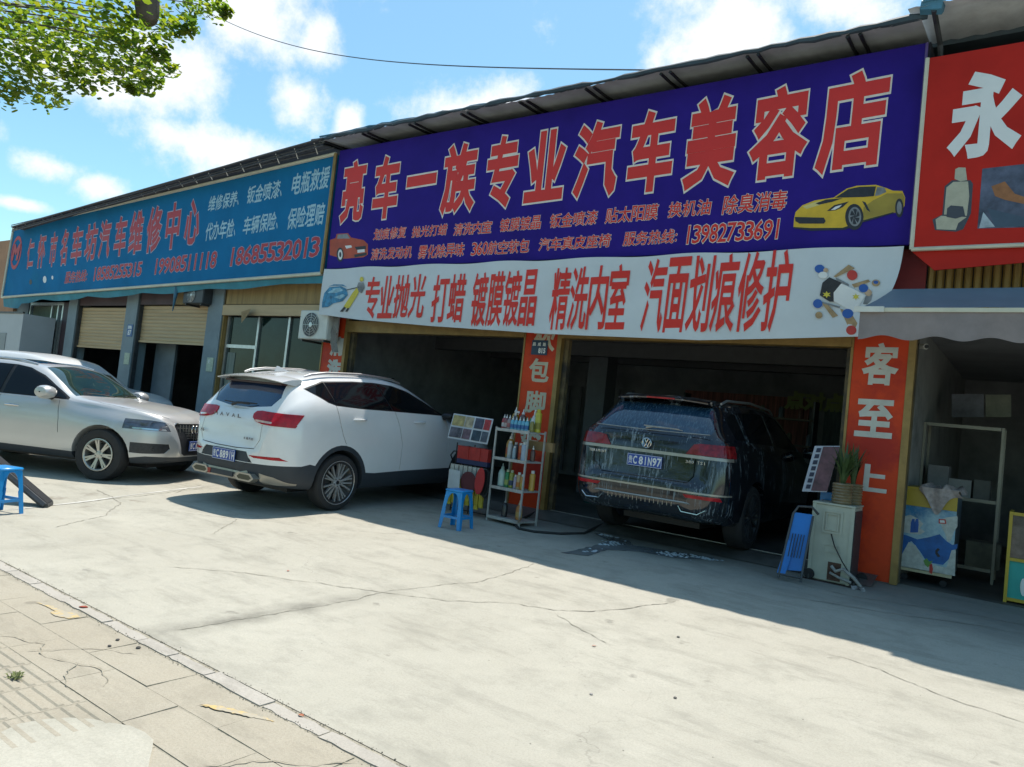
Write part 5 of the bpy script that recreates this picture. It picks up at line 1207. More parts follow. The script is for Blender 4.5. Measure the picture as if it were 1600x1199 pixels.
for s in (-1, 1):
    # lamp inner parts
    b = MB(); b.lathe([(.001, .0), (.045, .004), (.055, .02), (.058, .03)], 18, Matrix.Translation((3.42, s*.70, .815))@Matrix.Rotation(-PI/2+s*.35, 4, 'Z'), 'Y'); L2('lamp_projector', b, m_chrome, ao['headlight'] if s > 0 else ao['headlight'], 40)
    b = MB(); b.lathe([(.001, 0), (.03, .004), (.036, .02)], 14, Matrix.Translation((3.475, s*.70, .505))@Matrix.Rotation(-PI/2+s*.3, 4, 'Z'), 'Y'); L2('fog_lamp', b, m_chrome, ao['fog_lamp_grille'], 40)
    b = MB(); b.tube([(-.45, s*.575, 1.45), (-.25, s*.59, 1.50), (.5, s*.60, 1.545), (1.2, s*.59, 1.54), (1.45, s*.58, 1.50)], [.010, .016, .016, .016, .010], 8); L2('roof_rail', b, m_alu, audi, 40)
    for hx in (.28, 1.30):
        b = MB(); b.tube([(hx, s*.915, .90), (hx+.04, s*.945, .903), (hx+.18, s*.945, .905), (hx+.22, s*.912, .903)], [.01, .014, .014, .01], 8); L2('door_handle', b, m_chrome, audi, 40)
    mt_ = Matrix.Translation((2.0, s*1.02, 1.13))@Matrix.Rotation(PI/2, 4, 'X')@Matrix.Scale(.95, 4, (0, 1, 0))@Matrix.Scale(1.25, 4, (1, 0, 0))
    b = MB(); b.lathe([(.01, -.12), (.06, -.115), (.085, -.07), (.10, 0), (.095, .07), (.07, .11), (.01, .12)], 16, mt_); mo = L2('door_mirror', b, m_spaint, audi, 40)
    b = MB(); b.tube([(1.98, s*.86, 1.055), (1.94, s*.98, 1.075)], .03, 8); L2('mirror_foot', b, m_black, mo, 40)
    b = MB(); b.tube([(.05, s*.873, 1.05), (1.2, s*.872, 1.04), (2.08, s*.872, 1.03)], .006, 5); L2('belt_trim', b, m_alu, audi)
    b = MB(); b.tube([(2.36, s*.10, 1.125), (2.29, s*.28, 1.15), (2.24, s*.55, 1.155)], .007, 5); L2('wiper', b, m_black, audi)
# grille bars, chrome surround, four rings
b = MB()
for i in range(13):
    y = -.36+.06*i; b.box(3.655-.10*abs(y)**1.2*1.6, 3.668-.10*abs(y)**1.2*1.6, y-.004, y+.004, .62, .845)
for z_ in (.655, .69, .725, .76, .795): b.tube([(3.62-.03, -.40, z_), (3.66, -.2, z_), (3.672, 0, z_), (3.66, .2, z_), (3.59, .40, z_)], .004, 4)
L2('grille_bars', b, m_silver, ao['grille'])
xg = lambda y: 3.668-.30*max(0, abs(y)-.1)**2
b = MB(); pts = [(-.42, .862), (-.47, .82), (-.36, .44), (-.28, .402), (.28, .402), (.36, .44), (.47, .82), (.42, .862), (-.42, .862)]
b.tube([(xg(y)+(.0 if z_ < .8 else -.055), y, z_) for y, z_ in pts], .009, 6); L2('grille_surround', b, m_chrome, ao['grille'])
for i in range(4):
    y = -.12+.08*i; b = MB(); ring = [(3.685-.2*y*y, y+.052*math.cos(2*PI*k/20), .785+.052*math.sin(2*PI*k/20)) for k in range(21)]; b.tube(ring, .008, 6, False); L2('grille_ring', b, m_chrome, ao['grille'], 40)
number_plate(audi, 3.70, 0, .545, 1, '贵C K7R86', 0)
b = MB(); b.lathe([(.001, -.03), (.12, -.03), (.16, -.02), (.175, 0), (.16, .02)], 24, Matrix.Translation((1.75, .35, 1.0))@Matrix.Rotation(R(60), 4, 'Y')); 

# ---------------------------------------------------------------- white van behind the silver car
def sc_t(tab, kx, kz, cx=0):
    return tab
Tv = {k: [(x_*1.04, v*(1.13 if k[0] == 'z' else 1.02)) for x_, v in T[k]] for k in T}
cuts = []
cuts += sidecuts('side_window', m_cglass, [(-.3, 1.56), (.7, 1.62), (1.5, 1.62), (2.1, 1.21), (2.1, 1.19), (-.3, 1.22)])
cuts.append(Cut('windshield', m_ws, MB().prism([(2.0, -.60), (2.45, -.70), (2.54, 0), (2.45, .70), (2.0, .60), (1.96, 0)], 1.18, 1.9, 'Z'), (-.005, 0, -.005)))
van, _ = car('parked_car', 'white car mostly hidden behind the silver SUV near grey workshop pillars', 'car', Tv, 2.92, .36, M('van_white_paint', (.66, .67, .66), .3, 0, .02, 2, coat=.6), cuts, [], (-17.4, 6.3), 18, 0, -.03)
for wx in (0, 2.92):
    for wy in (-.81, .81): wheel(van, wx, wy, .36, .22, 'broad', m_alu)

# ================================================================ things in front of the shop
L0 = lambda nm, mb, mt_, par, sm=None, **k: link(nm, me_of(mb), mt_, par, sm, **k)
m_bluepl = M('blue_plastic', (.008, .25, .62), .35, 0, .08, 5, coat=.2)
def stool(x, y, rz, h, lab):
    t = thing('stool', lab, 'stool', (x, y, gz(y)), rz)
    a, c = .115, .155
    b = MB(); b.box(-a-.012, a+.012, -a-.012, a+.012, h-.03, h, bev=.012); L0('seat', b, m_bluepl, t, 40)
    for sx in (-1, 1):
        for sy in (-1, 1):
            P = [(sx*a, sy*a, h-.03), (sx*(a+c)/2, sy*(a+c)/2, h*.5), (sx*c, sy*c, 0)]
            b = MB()
            for p, q in zip(P[:-1], P[1:]):
                vs = []
                for (px_, py_, pz_), wd in ((p, .052), (q, .044)):
                    vs += [(px_, py_, pz_), (px_-sx*wd, py_, pz_), (px_-sx*wd, py_-sy*.006, pz_), (px_-sx*.007, py_-sy*.007, pz_), (px_-sx*.006, py_-sy*wd, pz_), (px_, py_-sy*wd, pz_)]
                b.add(vs, [(k, (k+1) % 6, 6+(k+1) % 6, 6+k) for k in range(6)]+[(0, 1, 2, 3, 4, 5), (11, 10, 9, 8, 7, 6)])
            L0('leg', b, m_bluepl, t)
    for k in range(4):
        m4 = Matrix.Rotation(k*PI/2, 4, 'Z')
        b = MB(); z = h*.27; r_ = a+(c-a)*(1-z/h)
        b.box(-r_+.03, r_-.03, -r_-.001, -r_+.012, z, z+.028, m4); L0('stretcher', b, m_bluepl, t)
        b = MB(); vs = []; n = 12
        for i in range(n+1):
            u = -1+2*i/n; xx = u*(a-.03); arch_z = h-.03-.10*abs(u)**2.6-.012
            zt = h-.03; yy = -a-.003-(c-a)*(h-arch_z)/h*.8
            vs += [(xx, -a-.003, zt), (xx, yy, arch_z), (xx, yy+.01, arch_z), (xx, -a+.008, zt)]
        vs = [m4@Vector(v) for v in vs]
        b.add(vs, [(4*i+j, 4*i+(j+1) % 4, 4*i+4+(j+1) % 4, 4*i+4+j) for i in range(n) for j in range(4)]); L0('apron', b, m_bluepl, t, 40)
    return t
stool(-5.68, 6.98, .12, .47, 'blue plastic stool beside the bottle rack in the shade')
st2 = stool(-8.30, 3.05, .35, .46, 'blue plastic stool at the left edge beside a leaning black board')
# leaning board
t = thing('leaning_board', 'black framed board leaning low beside the left blue stool', 'board', (-8.6, 3.5, 0))
A_, B_ = Vector((-8.50, 3.56, .02)), Vector((-9.35, 3.05, .62)); dv = Vector((-.16, .12, 0))
b = MB(); nrm = (B_-A_).cross(dv).normalized()*.035
vs = [A_, B_, B_+dv, A_+dv]; b.add([p+nrm for p in vs]+[p-nrm for p in vs], [(0, 1, 2, 3), (7, 6, 5, 4), (0, 4, 5, 1), (1, 5, 6, 2), (2, 6, 7, 3), (3, 7, 4, 0)])
ob('board_panel', b, m_black, t)
b = MB(); b.tube([A_, B_], .035, 6); ob('frame_bar', b, m_steel, t); b = MB(); b.tube([A_+dv, B_+dv], .03, 6); ob('frame_bar', b, m_steel, t); b = MB(); b.tube([A_, A_+dv], .03, 6); ob('frame_bar', b, m_steel, t)

# bottle rack
RX, RYY, RZ = -5.86, 7.83, -.10
RG = gz(RYY)
rack = thing('bottle_rack', 'rusty white metal rack with four shelves beside the middle red pillar', 'rack', (RX, RYY, RG), RZ)
m_rack = M('rusty_white_metal', (.42, .42, .40), .5, .2, .2, 8, .2, c2=(.22, .12, .06), c2amt=.38)
RW, RD = .56, .34
for sx in (0, 1):
    for sy in (0, 1):
        b = MB(); x0 = sx*RW; y0 = sy*RD; b.box(x0-.010, x0+.010, y0-.010, y0+.010, 0, 1.24); L0('post', b, m_rack, rack)
SH = (.07, .46, .84, 1.22)
for z_ in SH:
    b = MB(); b.box(.011, RW-.011, -.004, RD+.004, z_-.022, z_); b.box(.011, RW-.011, -.010, -.005, z_-.03, z_+.008); sh_ = L0('shelf', b, m_rack, rack)
m_cap = M('white_cap', (.6, .6, .58), .4)
bot_mats = {}
def bottle(kind, x, y, z, h, c, lab, capc=None, labelc=None, frame=None):
    mtx = Matrix.Translation((RX, RYY, RG))@Matrix.Rotation(RZ, 4, 'Z') if frame is None else frame
    p = mtx@Vector((x, y, z+.002))
    t = thing(kind[1], lab, kind[1].replace('_', ' '), p, random.uniform(0, 6), kind[2] if len(kind) > 2 else 'bottles and cans on the rack')
    mt_ = M('bottle_%s' % '_'.join(str(int(q*100)) for q in c), c, .3, 0, .12, 20, coat=.3); cm = M('cap_%s' % '_'.join(str(int(q*100)) for q in (capc or (.6, .6, .58))), capc or (.6, .6, .58), .4)
    k = kind[0]; r_ = h*(.17 if k != 'can' else .15)
    b = MB()
    if k == 'can': b.lathe([(.001, 0), (r_, 0), (r_, h*.80), (r_*.75, h*.85), (r_*.5, h*.86)], 12); L0('can_body', b, mt_, t, 40); b = MB(); b.lathe([(r_*.62, h*.855), (r_*.62, h*.98), (r_*.5, h), (.001, h)], 12); L0('cap', b, cm, t, 40)
    elif k == 'squeeze': b.lathe([(.001, 0), (r_, .003), (r_*1.02, h*.55), (r_*.8, h*.68), (r_*.35, h*.76)], 12); L0('bottle_body', b, mt_, t, 40); b = MB(); b.lathe([(r_*.42, h*.76), (r_*.40, h*.84), (r_*.18, h*.88), (r_*.12, h), (.001, h)], 10); L0('cap', b, cm, t, 40)
    else:
        b.lathe([(.001, 0), (r_*1.1, .003), (r_*1.15, h*.45), (r_*.7, h*.66), (r_*.32, h*.76)], 12); L0('bottle_body', b, mt_, t, 40)
        b = MB(); b.tube([(0, 0, h*.76), (0, 0, h*.90)], r_*.35, 8); b.box(-r_*.25, r_*1.25, -r_*.22, r_*.22, h*.88, h, bev=.004); b.tube([(r_*.9, 0, h*.9), (r_*.75, 0, h*.80)], r_*.1, 5); L0('spray_head', b, cm, t, 40)
    if labelc:
        b = MB(); rr_ = r_*1.03 if k != 'spray' else r_*1.17; b.lathe([(rr_, h*.14), (rr_, h*.42)], 12); L0('paper_label', b, M('paper_%s' % '_'.join(str(int(q*100)) for q in labelc), labelc, .5, 0, .3, 50), t, 40)
    return t
C = (('can', 'spray_can'), ('squeeze', 'bottle'), ('spray', 'spray_bottle'))
top = SH[3]+RG*0
B1 = [(1, .10, .24, .30, (.42, .22, .02), 'tall ochre bottle with white cap at left of the rack top', None, (.5, .4, .1)), (2, .15, .18, .25, (.10, .09, .09), 'dark trigger bottle with white head on the rack top', None, None),
      (1, .25, .22, .28, (.12, .06, .05), 'tall dark brown bottle with white cap on the rack top', None, (.3, .12, .06)), (1, .34, .2, .19, (.01, .16, .05), 'left green bottle behind the pale blue row on the rack top', (.02, .2, .06), None), (1, .40, .2, .19, (.01, .16, .05), 'right green bottle behind the pale blue row on the rack top', (.02, .2, .06), None),
      (2, .47, .2, .29, (.5, .52, .52), 'clear trigger bottle with white head on the rack top', None, None), (0, .53, .2, .30, (.42, .38, .03), 'tall yellow can at right end of the rack top', (.42, .38, .03), (.25, .22, .03)),
      (1, .05, .08, .19, (.32, .04, .05), 'small red bottle at left front of the rack top', None, (.4, .4, .4)), (1, .10, .07, .19, (.18, .06, .06), 'small maroon bottle second from left on the rack top', None, (.35, .3, .3)), (1, .155, .07, .19, (.25, .2, .2), 'small grey bottle third from left on the rack top', None, (.3, .1, .1))]
for i in range(5):
    nm = ('leftmost', 'second from left', 'middle', 'second from right', 'rightmost')[i]
    B1.append((1, .22+i*.062, .06, .175, (.12, .36, .48), '%s pale blue bottle in the row along the rack top' % nm, None, (.03, .12, .3)))
B1.append((1, .535, .08, .18, (.2, .18, .04), 'small olive bottle at the right front of the rack top', None, None))
for k, x, y, h, c, lab, cc, lc in B1: bottle(C[k], x, y, SH[3], h, c, lab, cc, lc)
for k, x, y, h, c, lab, cc, lc in ((1, .10, .2, .33, (.45, .24, .03), 'tall ochre bottle at the left of the second shelf', None, (.4, .1, .04)), (0, .17, .12, .23, (.38, .40, .40), 'pale silver can left of centre on the second shelf', None, None), (0, .235, .16, .22, (.12, .13, .16), 'dark grey can at centre of the second shelf', (.4, .4, .4), None), (0, .275, .09, .17, (.26, .34, .38), 'short pale blue can on the second shelf', None, None),
                            (0, .345, .14, .22, (.50, .12, .02), 'orange can on the second shelf', None, (.4, .05, .02)), (0, .43, .1, .24, (.34, .40, .48), 'pale blue aerosol can at right of the second shelf', None, None), (1, .5, .2, .2, (.10, .05, .04), 'dark bottle at the right end of the second shelf', None, None)):
    bottle(C[k], x, y, SH[2], h, c, lab, cc, lc)
for k, x, y, h, c, lab, cc, lc in ((1, .07, .13, .30, (.36, .48, .44), 'large pale green bottle at left of the third shelf', (.3, .4, .38), None), (0, .16, .14, .23, (.02, .2, .06), 'green can on the third shelf', (.4, .45, .3), (.3, .35, .1)), (0, .235, .14, .23, (.30, .30, .04), 'yellow green can on the third shelf', (.4, .45, .3), (.03, .06, .12)), (0, .32, .12, .18, (.36, .30, .38), 'pale lilac can on the third shelf', None, None),
                            (0, .38, .12, .22, (.45, .30, .14), 'pale orange can on the third shelf', None, (.45, .16, .03)), (0, .44, .12, .20, (.45, .20, .03), 'short orange can on the third shelf', None, (.4, .3, .05)), (0, .52, .22, .26, (.5, .28, .04), 'tall yellow orange can at the right rear of the third shelf', None, None)):
    bottle(C[k], x, y, SH[1], h, c, lab, cc, lc)
bottle(C[1], .17, .14, SH[0], .24, (.03, .03, .035), 'black bottle standing alone at left of the bottom shelf', (.3, .3, .3)); bottle(C[1], .42, .14, SH[0], .25, (.45, .17, .04), 'orange bottle standing alone at right of the bottom shelf', (.5, .4, .25), (.5, .3, .1))
b = MB(); b.box(.02, .45, .26, .31, .98, 1.10); sg = L0('cardboard_box', b, M('brown_card', (.28, .19, .09), .8, 0, .2, 6), None); sg.matrix_world = Matrix.Translation((RX+.22, RYY+.12, RG+.0))@Matrix.Rotation(RZ, 4, 'Z'); tag(sg, 'flat brown cardboard box held at the right rear of the rack', 'box')

# poster with seat pictures
def tilted(name, pts, mat, parent, th=.006, **k):
    b = MB(); n = len(pts); P = [Vector(p) for p in pts]; nr = (P[1]-P[0]).cross(P[2]-P[0]).normalized()*th
    b.add(P+[p+nr for p in P], [tuple(range(n)), tuple(range(2*n-1, n-1, -1))]+[(i, (i+1) % n, n+(i+1) % n, n+i) for i in range(n)]); return ob(name, b, mat, parent, **k)
PY_ = 7.95
pc = [PX(712, 647, PY_), PX(770, 655, PY_-.1), PX(766, 696, PY_-.1), PX(699, 684, PY_)]
for q in (0, 1): pc[q].y += .10
pc[0] = PX(709, 646, PY_+.1); pc[1] = PX(771, 655, PY_+.1); pc[2] = pc[1]+pc[3]-pc[0]
ps = thing('sample_poster', 'tilted white poster with eight car seat photos beside the rack', 'poster', pc[3])
tilted('poster_sheet', pc, M('poster_white', (.5, .52, .54), .5), ps)
def pq(u, v): return pc[0].lerp(pc[1], u).lerp(pc[3].lerp(pc[2], u), v)
cols = [(.38, .30, .12), (.34, .28, .18), (.06, .06, .09), (.36, .03, .03), (.12, .11, .13), (.16, .10, .12), (.03, .05, .07), (.07, .08, .10)]
for i in range(8):
    u0, u1 = ((.03, .33), (.35, .55), (.59, .80), (.82, .97))[i % 4]; v0, v1 = ((.06, .47), (.54, .94))[i//4]
    P = [pq(u0, v0), pq(u1, v0), pq(u1, v1), pq(u0, v1)]
    nn = (pc[1]-pc[0]).cross(pc[2]-pc[0]).normalized()
    for p in P: p -= nn*.006
    tilted('seat_photo', P, M('seat_photo_%d' % i, cols[i], .5, 0, .7, 9), ps, .002)
# wiper display stand
ds = thing('wiper_display_stand', 'black wire display stand hung with red boxed and yellow packed wiper blades', 'display stand', (-6.15, 7.95, RG))
DY = 7.92
xa, xb = PX(706, 740, DY).x, PX(763, 740, DY).x
zt, zm_, zb_ = PX(735, 697, DY).z, PX(735, 727, DY).z, PX(735, 800, DY).z
for x in (xa, (xa+xb)/2, xb):
    b = MB(); b.tube([(x, DY+.05, RG), (x, DY+.05, zt+.02)], .009, 6); ob('upright', b, m_black, ds)
for z_ in (RG+.04, zm_, zt-.02): b = MB(); b.tube([(xa, DY+.05, z_), (xb, DY+.05, z_)], .008, 6); ob('cross_wire', b, m_black, ds)
b = MB(); b.tube([(xa-.02, DY+.04, zm_-.02), (xa-.03, DY-.03, zm_+.10), (xa+.02, DY-.03, zm_+.16), (xa+.14, DY-.03, zm_+.165)], .010, 6); ob('front_loop', b, m_black, ds, 40)
m_rb = M('red_carton', (.36, .025, .02), .5, 0, .25, 12); m_nb = M('navy_carton_foot', (.02, .03, .09), .5); m_yb = M('yellow_pack', (.48, .38, .04), .45, 0, .4, 14, c2=(.03, .03, .03), c2amt=.42); m_py = M('pale_pack', (.46, .45, .40), .5, 0, .3, 20)
for i in range(8):
    x = xa+.10+i*(xb-xa-.10)/8; w_ = (xb-xa)/8*.86
    q = bx('red_wiper_carton', m_rb, None, x, x+w_, DY-.05-.004*(i % 3), DY+.02, zm_+.075, zt-.01-.006*(i % 2)); tag(q, '%s red boxed wiper carton on the display stand' % ('first from left', 'second', 'third', 'fourth', 'fifth', 'sixth', 'seventh', 'rightmost')[i], 'carton', 'red cartons on the wiper stand')
    bx('carton_foot', m_nb, q, x, x+w_, DY-.048, DY+.02, zm_+.01, zm_+.074)
    x = xa+.01+i*(xb-xa)/8
    q = bx('yellow_wiper_pack', m_yb, None, x, x+w_*.9, DY-.055-.004*(i % 2), DY-.03, RG+.10+.03*(i % 3), zm_-.20); tag(q, '%s yellow wiper pack hanging below the red cartons' % ('first from left', 'second', 'third', 'fourth', 'fifth', 'sixth', 'seventh', 'rightmost')[i], 'wiper pack', 'yellow packs on the wiper stand')
    bx('pack_header', m_py, q, x, x+w_*.9, DY-.056-.004*(i % 2), DY-.03, zm_-.198, zm_-.015)
q = tilted('white_card', [PX(702, 733, 7.75), PX(719, 736, 7.75), PX(717, 764, 7.7), PX(699, 762, 7.7)], M('white_sheet_card', (.46, .48, .48), .5), None); tag(q, 'blank white card standing behind the middle blue stool', 'card')
def disc(name, px, Y, mat, lab, cat, th=.015):
    P = [PX(x, y, Y) for x, y in px]; q = tilted(name, P, mat, None, th); tag(q, lab, cat)
disc('maroon_disc', ell(731, 754, 12, 17, 20), 7.76, M('maroon_felt', (.10, .025, .03), .8), 'round maroon pad leaning on the wiper stand', 'pad')
disc('red_pad', ell(749, 752, 7, 21, 20, .15), 7.72, M('red_felt', (.42, .03, .03), .7), 'red oval pad leaning in front of the black pads', 'pad')
disc('black_pad', ell(754.5, 754, 7, 21, 20, .15), 7.78, m_black, 'black oval pad just behind the red oval pad', 'pad')
disc('black_pad', ell(758, 756, 7, 22, 20, .12), 7.83, M('charcoal_felt', (.03, .035, .035), .8), 'black oval pad furthest right behind the red oval pad', 'pad')

# hose, puddle, foam
b = MB(); b.tube([(-5.9, 9.3, .21), (-5.75, 8.7, .15), (-5.6, 8.2, .12), (-5.42, 7.85, .115), (-5.22, 7.66, .11), (-5.0, 7.68, .11), (-4.75, 7.9, .115), (-4.62, 8.25, .12), (-4.7, 8.6, .14), (-4.75, 9.2, .215)], .017, 8)
o = ob('hose', b, m_rubber, None, 40); tag(o, 'black rubber hose looping on the ground from the middle pillar', 'hose')
def puddle_poly(pts, z, mat, name, lab, cat, seed=1, jag=.05):
    rr_ = random.Random(seed); P = []
    for i in range(len(pts)):
        a, c = pts[i], pts[(i+1) % len(pts)]
        for k in range(7):
            t = k/7; P.append((a[0]+(c[0]-a[0])*t+rr_.uniform(-jag, jag), a[1]+(c[1]-a[1])*t+rr_.uniform(-jag, jag)*.6))
    b = MB(); b.add([(x, y, gz(y)+z) for x, y in P], [tuple(range(len(P)))]); o = link(name, b.mesh(name, False), mat); 
    if lab: tag(o, lab, cat)
    return o
m_pud = M('water_puddle', (.20, .21, .21), .18, 0, .2, 3, spec=.6)
puddle_poly([(-4.15, 6.95), (-3.9, 7.1), (-3.95, 7.6), (-3.7, 7.9), (-3.3, 7.95), (-2.95, 8.3), (-3.0, 8.45), (-3.5, 8.3), (-3.9, 8.2), (-4.1, 8.45), (-4.6, 8.5), (-4.5, 8.35), (-4.2, 8.15), (-4.15, 7.6)], .0045, m_pud, 'puddle', 'thin water puddle running out from under the wet dark SUV', 'puddle', 3, .018)
m_foam = M('soap_foam', (.42, .47, .50), .8, 0, .3, 40, .5)
fo = thing('soap_foam', 'patches of pale soap foam floating on the puddle behind wet SUV', 'foam', (-3.7, 8.1, .11))
fm = MB(); rr = random.Random(12)
for cx, cy, n_, sx_, sy_ in ((-4.1, 8.0, 34, .10, .25), (-3.4, 8.12, 50, .16, .10), (-3.1, 8.3, 45, .17, .06), (-4.4, 8.45, 20, .12, .04), (-4.0, 7.4, 12, .05, .2)):
    for i in range(n_):
        x, y = rr.gauss(cx, sx_*.6), rr.gauss(cy, sy_*.6); s = rr.uniform(.01, .035); k0 = rr.uniform(0, 3)
        fm.add([(x+s*rr.uniform(.6, 1.2)*math.cos(k0+k*1.05), y+s*.7*rr.uniform(.6, 1.2)*math.sin(k0+k*1.05), gz(y)+.006) for k in range(6)]+[(x, y, gz(y)+.008+s*.25)], [(k, (k+1) % 6, 6) for k in range(6)])
q = ob('foam_patch', fm, m_foam, fo); q['kind'] = 'stuff'

# gas cylinder and cup inside beside the middle pillar
t = thing('gas_cylinder', 'dark green gas cylinder with yellow neck behind the middle red pillar', 'gas cylinder', (-6.02, 10.9, .2))
b = MB(); b.lathe([(.001, 0), (.14, .0), (.15, .05), (.15, .85), (.12, .98), (.05, 1.03)], 18); L0('tank', b, M('green_tank', (.01, .09, .07), .4, 0, .2, 4), t, 40); b = MB(); b.lathe([(.06, 1.02), (.06, 1.12), (.03, 1.16), (.001, 1.16)], 12); L0('neck', b, M('yellow_neck', (.4, .32, .05), .5), t, 40)
t = bottle(('squeeze', 'paper_cup', 'cups'), 0, 0, 0, .16, (.4, .43, .45), 'small white cup standing at the foot of the middle pillar', frame=Matrix.Translation((-5.98, 9.3, .205))); 

# old AC cabinet on trolley with plants
CY = 8.42; CG = gz(CY)
cx0, cx1 = PX(1266, 850, CY).x, PX(1331, 850, CY).x
ctz, cbz = PX(1269, 784.5, CY).z, PX(1264, 903, CY).z
ac = thing('air_conditioner_casing', 'old cream air conditioner casing standing upright on a trolley by right pillar', 'appliance', ((cx0+cx1)/2, CY, CG))
b = MB(); b.box(cx0, cx1, CY, CY+.42, cbz, ctz, bev=.012); ob('casing', b, m_cream if 0 else M('aged_cream_enamel', (.42, .43, .35), .5, 0, .12, 4, .15, c2=(.28, .25, .17), c2amt=.36), ac)
xm, zm2 = (cx0+cx1)/2, (ctz+cbz)/2
m_ac = MATS['aged_cream_enamel']
def frame_rect(name, par, x0, x1, z0, z1, y, wd, mat, d=.006):
    b = MB(); b.box(x0, x1, y-d, y, z1-wd, z1); b.box(x0, x1, y-d, y, z0, z0+wd); b.box(x0, x0+wd, y-d, y, z0+wd, z1-wd); b.box(x1-wd, x1, y-d, y, z0+wd, z1-wd); return ob(name, b, mat, par)
frame_rect('embossed_frame', ac, xm-.10, xm+.10, ctz-.30, ctz-.06, CY-.001, .02, m_ac, .010); frame_rect('embossed_frame', ac, xm-.065, xm+.065, ctz-.27, ctz-.09, CY-.001, .012, m_ac, .014)
frame_rect('embossed_frame', ac, xm-.07, xm+.09, ctz-.50, ctz-.42, CY-.001, .010, m_ac, .006)
bx('top_lip', m_ac, ac, cx0-.008, cx1+.008, CY-.012, CY+.428, ctz-.002, ctz+.016)
bx('corner_post', m_ac, ac, cx0-.006, cx0+.03, CY-.008, CY-.001, cbz, ctz-.004); bx('corner_post', m_ac, ac, cx1-.03, cx1+.006, CY-.008, CY-.001, cbz, ctz-.004)
bx('coil_side', M('coil_fins', (.05, .06, .07), .5, .4, .4, 10, stretch=(1, 1, 12)), ac, cx1+.001, cx1+.008, CY+.03, CY+.40, cbz+.05, ctz-.04)
bx('service_opening', M('rust_brown', (.09, .045, .03), .8, 0, .4, 20), ac, xm-.01, xm+.12, CY-.006, CY-.0012, cbz+.02, cbz+.21)
b = MB(); b.tube([(xm-.0, CY-.02, zm2+.10), (xm+.05, CY-.05, zm2-.02), (xm+.14, CY-.07, zm2-.16), (xm+.22, CY-.06, zm2-.27)], .007, 6); ob('cable', b, m_black, ac, 40)
b = MB(); b.tube([(xm+.03, CY-.02, cbz+.17), (xm+.08, CY-.05, cbz+.13), (xm+.16, CY-.07, cbz+.17), (xm+.26, CY-.06, cbz+.10), (xm+.33, CY-.04, cbz+.02)], .018, 7); b.tube([(xm+.02, CY-.02, cbz+.10), (xm+.12, CY-.05, cbz+.07), (xm+.24, CY-.08, cbz+.05)], .014, 7); ob('copper_pipe', b, M('grey_pipe_wrap', (.28, .27, .25), .7, 0, .3, 12), ac, 40)
b = MB(); vs = []
rr = random.Random(5)
for i in range(9):
    for j in range(7):
        u, v = i/8, j/6; vs.append((xm+.24+.13*u-.02*v+.02*math.sin(v*6), CY-.08-.05*math.sin(u*9+v*2), cbz+.03-.28*v*(.8+.2*math.sin(u*5))))
b.add(vs, [(i*7+j, i*7+j+1, (i+1)*7+j+1, (i+1)*7+j) for i in range(8) for j in range(6)]); rag = ob('rag', b, M('grey_rag', (.34, .33, .34), .8, 0, .4, 25, .3), None, 60); tag(rag, 'pale grey rag hanging from the pipe on the cream casing', 'rag')
tr = thing('trolley', 'low rusty trolley under the cream air conditioner casing', 'trolley', (xm, CY+.1, CG))
bx('deck', M('rusty_frame', (.06, .035, .03), .8, .2, .4, 12), tr, cx0-.06, cx1+.12, CY-.06, CY+.46, cbz-.05, cbz-.004)
for x in (cx0+.02, cx1+.06):
    for y in (CY-.02, CY+.38):
        b = MB(); b.lathe([(.001, -.02), (.05, -.018), (.055, 0), (.05, .018), (.001, .02)], 14, Matrix.Translation((x, y, CG+.056)), 'Y'); ob('castor', b, m_rubber, tr, 40)
        bx('castor_fork', m_steel, tr, x-.008, x+.008, y-.026, y-.021, CG+.05, cbz-.05); bx('castor_fork', m_steel, tr, x-.008, x+.008, y+.021, y+.026, CG+.05, cbz-.05)
def jarplant(x, y, z, h, n, lab, seed, spread=.16):
    t = thing('potted_plant', lab, 'plant', (x, y, z))
    pr_ = []
    for k in range(15):
        zz = h*k/14; pr_.append((.098+(.007 if k % 2 else -.004), zz))
    b = MB(); b.lathe([(.001, 0)]+pr_+[(.075, h-.01), (.001, h-.02)], 20); L0('ribbed_jar', b, M('brown_ribbed_jar', (.20, .15, .08), .35, 0, .3, 10, coat=.3), t, 40)
    rr_ = random.Random(seed); b = MB()
    for i in range(n):
        a = rr_.uniform(0, 6.28); ln = rr_.uniform(.22, .50); lean = rr_.uniform(.1, 1.0)*spread/.16; wd = rr_.uniform(.012, .02); vs = []; m_ = 6
        for k in range(m_+1):
            u = k/m_; rad = .02+lean*.15*u*u*ln/.3; zz = h-.02+ln*u*(1-.25*lean*u); ww = wd*math.sin(PI*min(1, .15+u*.85))+.001
            for s in (-1, 0, 1): vs.append((rad*math.cos(a)-s*ww*math.sin(a), rad*math.sin(a)+s*ww*math.cos(a), zz-abs(s)*-.004))
        b.add(vs, [(k*3+j, k*3+j+1, (k+1)*3+j+1, (k+1)*3+j) for k in range(m_) for j in (0, 1)])
    L0('leaf_blades', b, M('strap_leaf_green', (.05, .085, .025), .5, 0, .4, 12), t, 50); return t
jz = ctz+.017
pj = PX(1330, 780, CY+.12); jarplant(cx1-.16, CY+.12, jz, .22, 46, 'left leafy green plant in a ribbed brown jar on the cream casing', 4)
pj = PX(1356, 778, CY+.33); jarplant(cx1-.10, CY+.33, jz, .22, 40, 'right taller green plant in a ribbed brown jar on the cream casing', 9, .10)
bt = bx('blue_box', m_bluepl, None, cx0-.04, cx0+.10, CY+.435, CY+.55, CG, ctz+.10); tag(bt, 'blue plastic box behind the left edge of the cream casing', 'box')
bc = [PX(1273, 697, CY+.30), PX(1312, 697, CY+.30), PX(1296, 768, CY+.22), PX(1253, 768, CY+.22)]
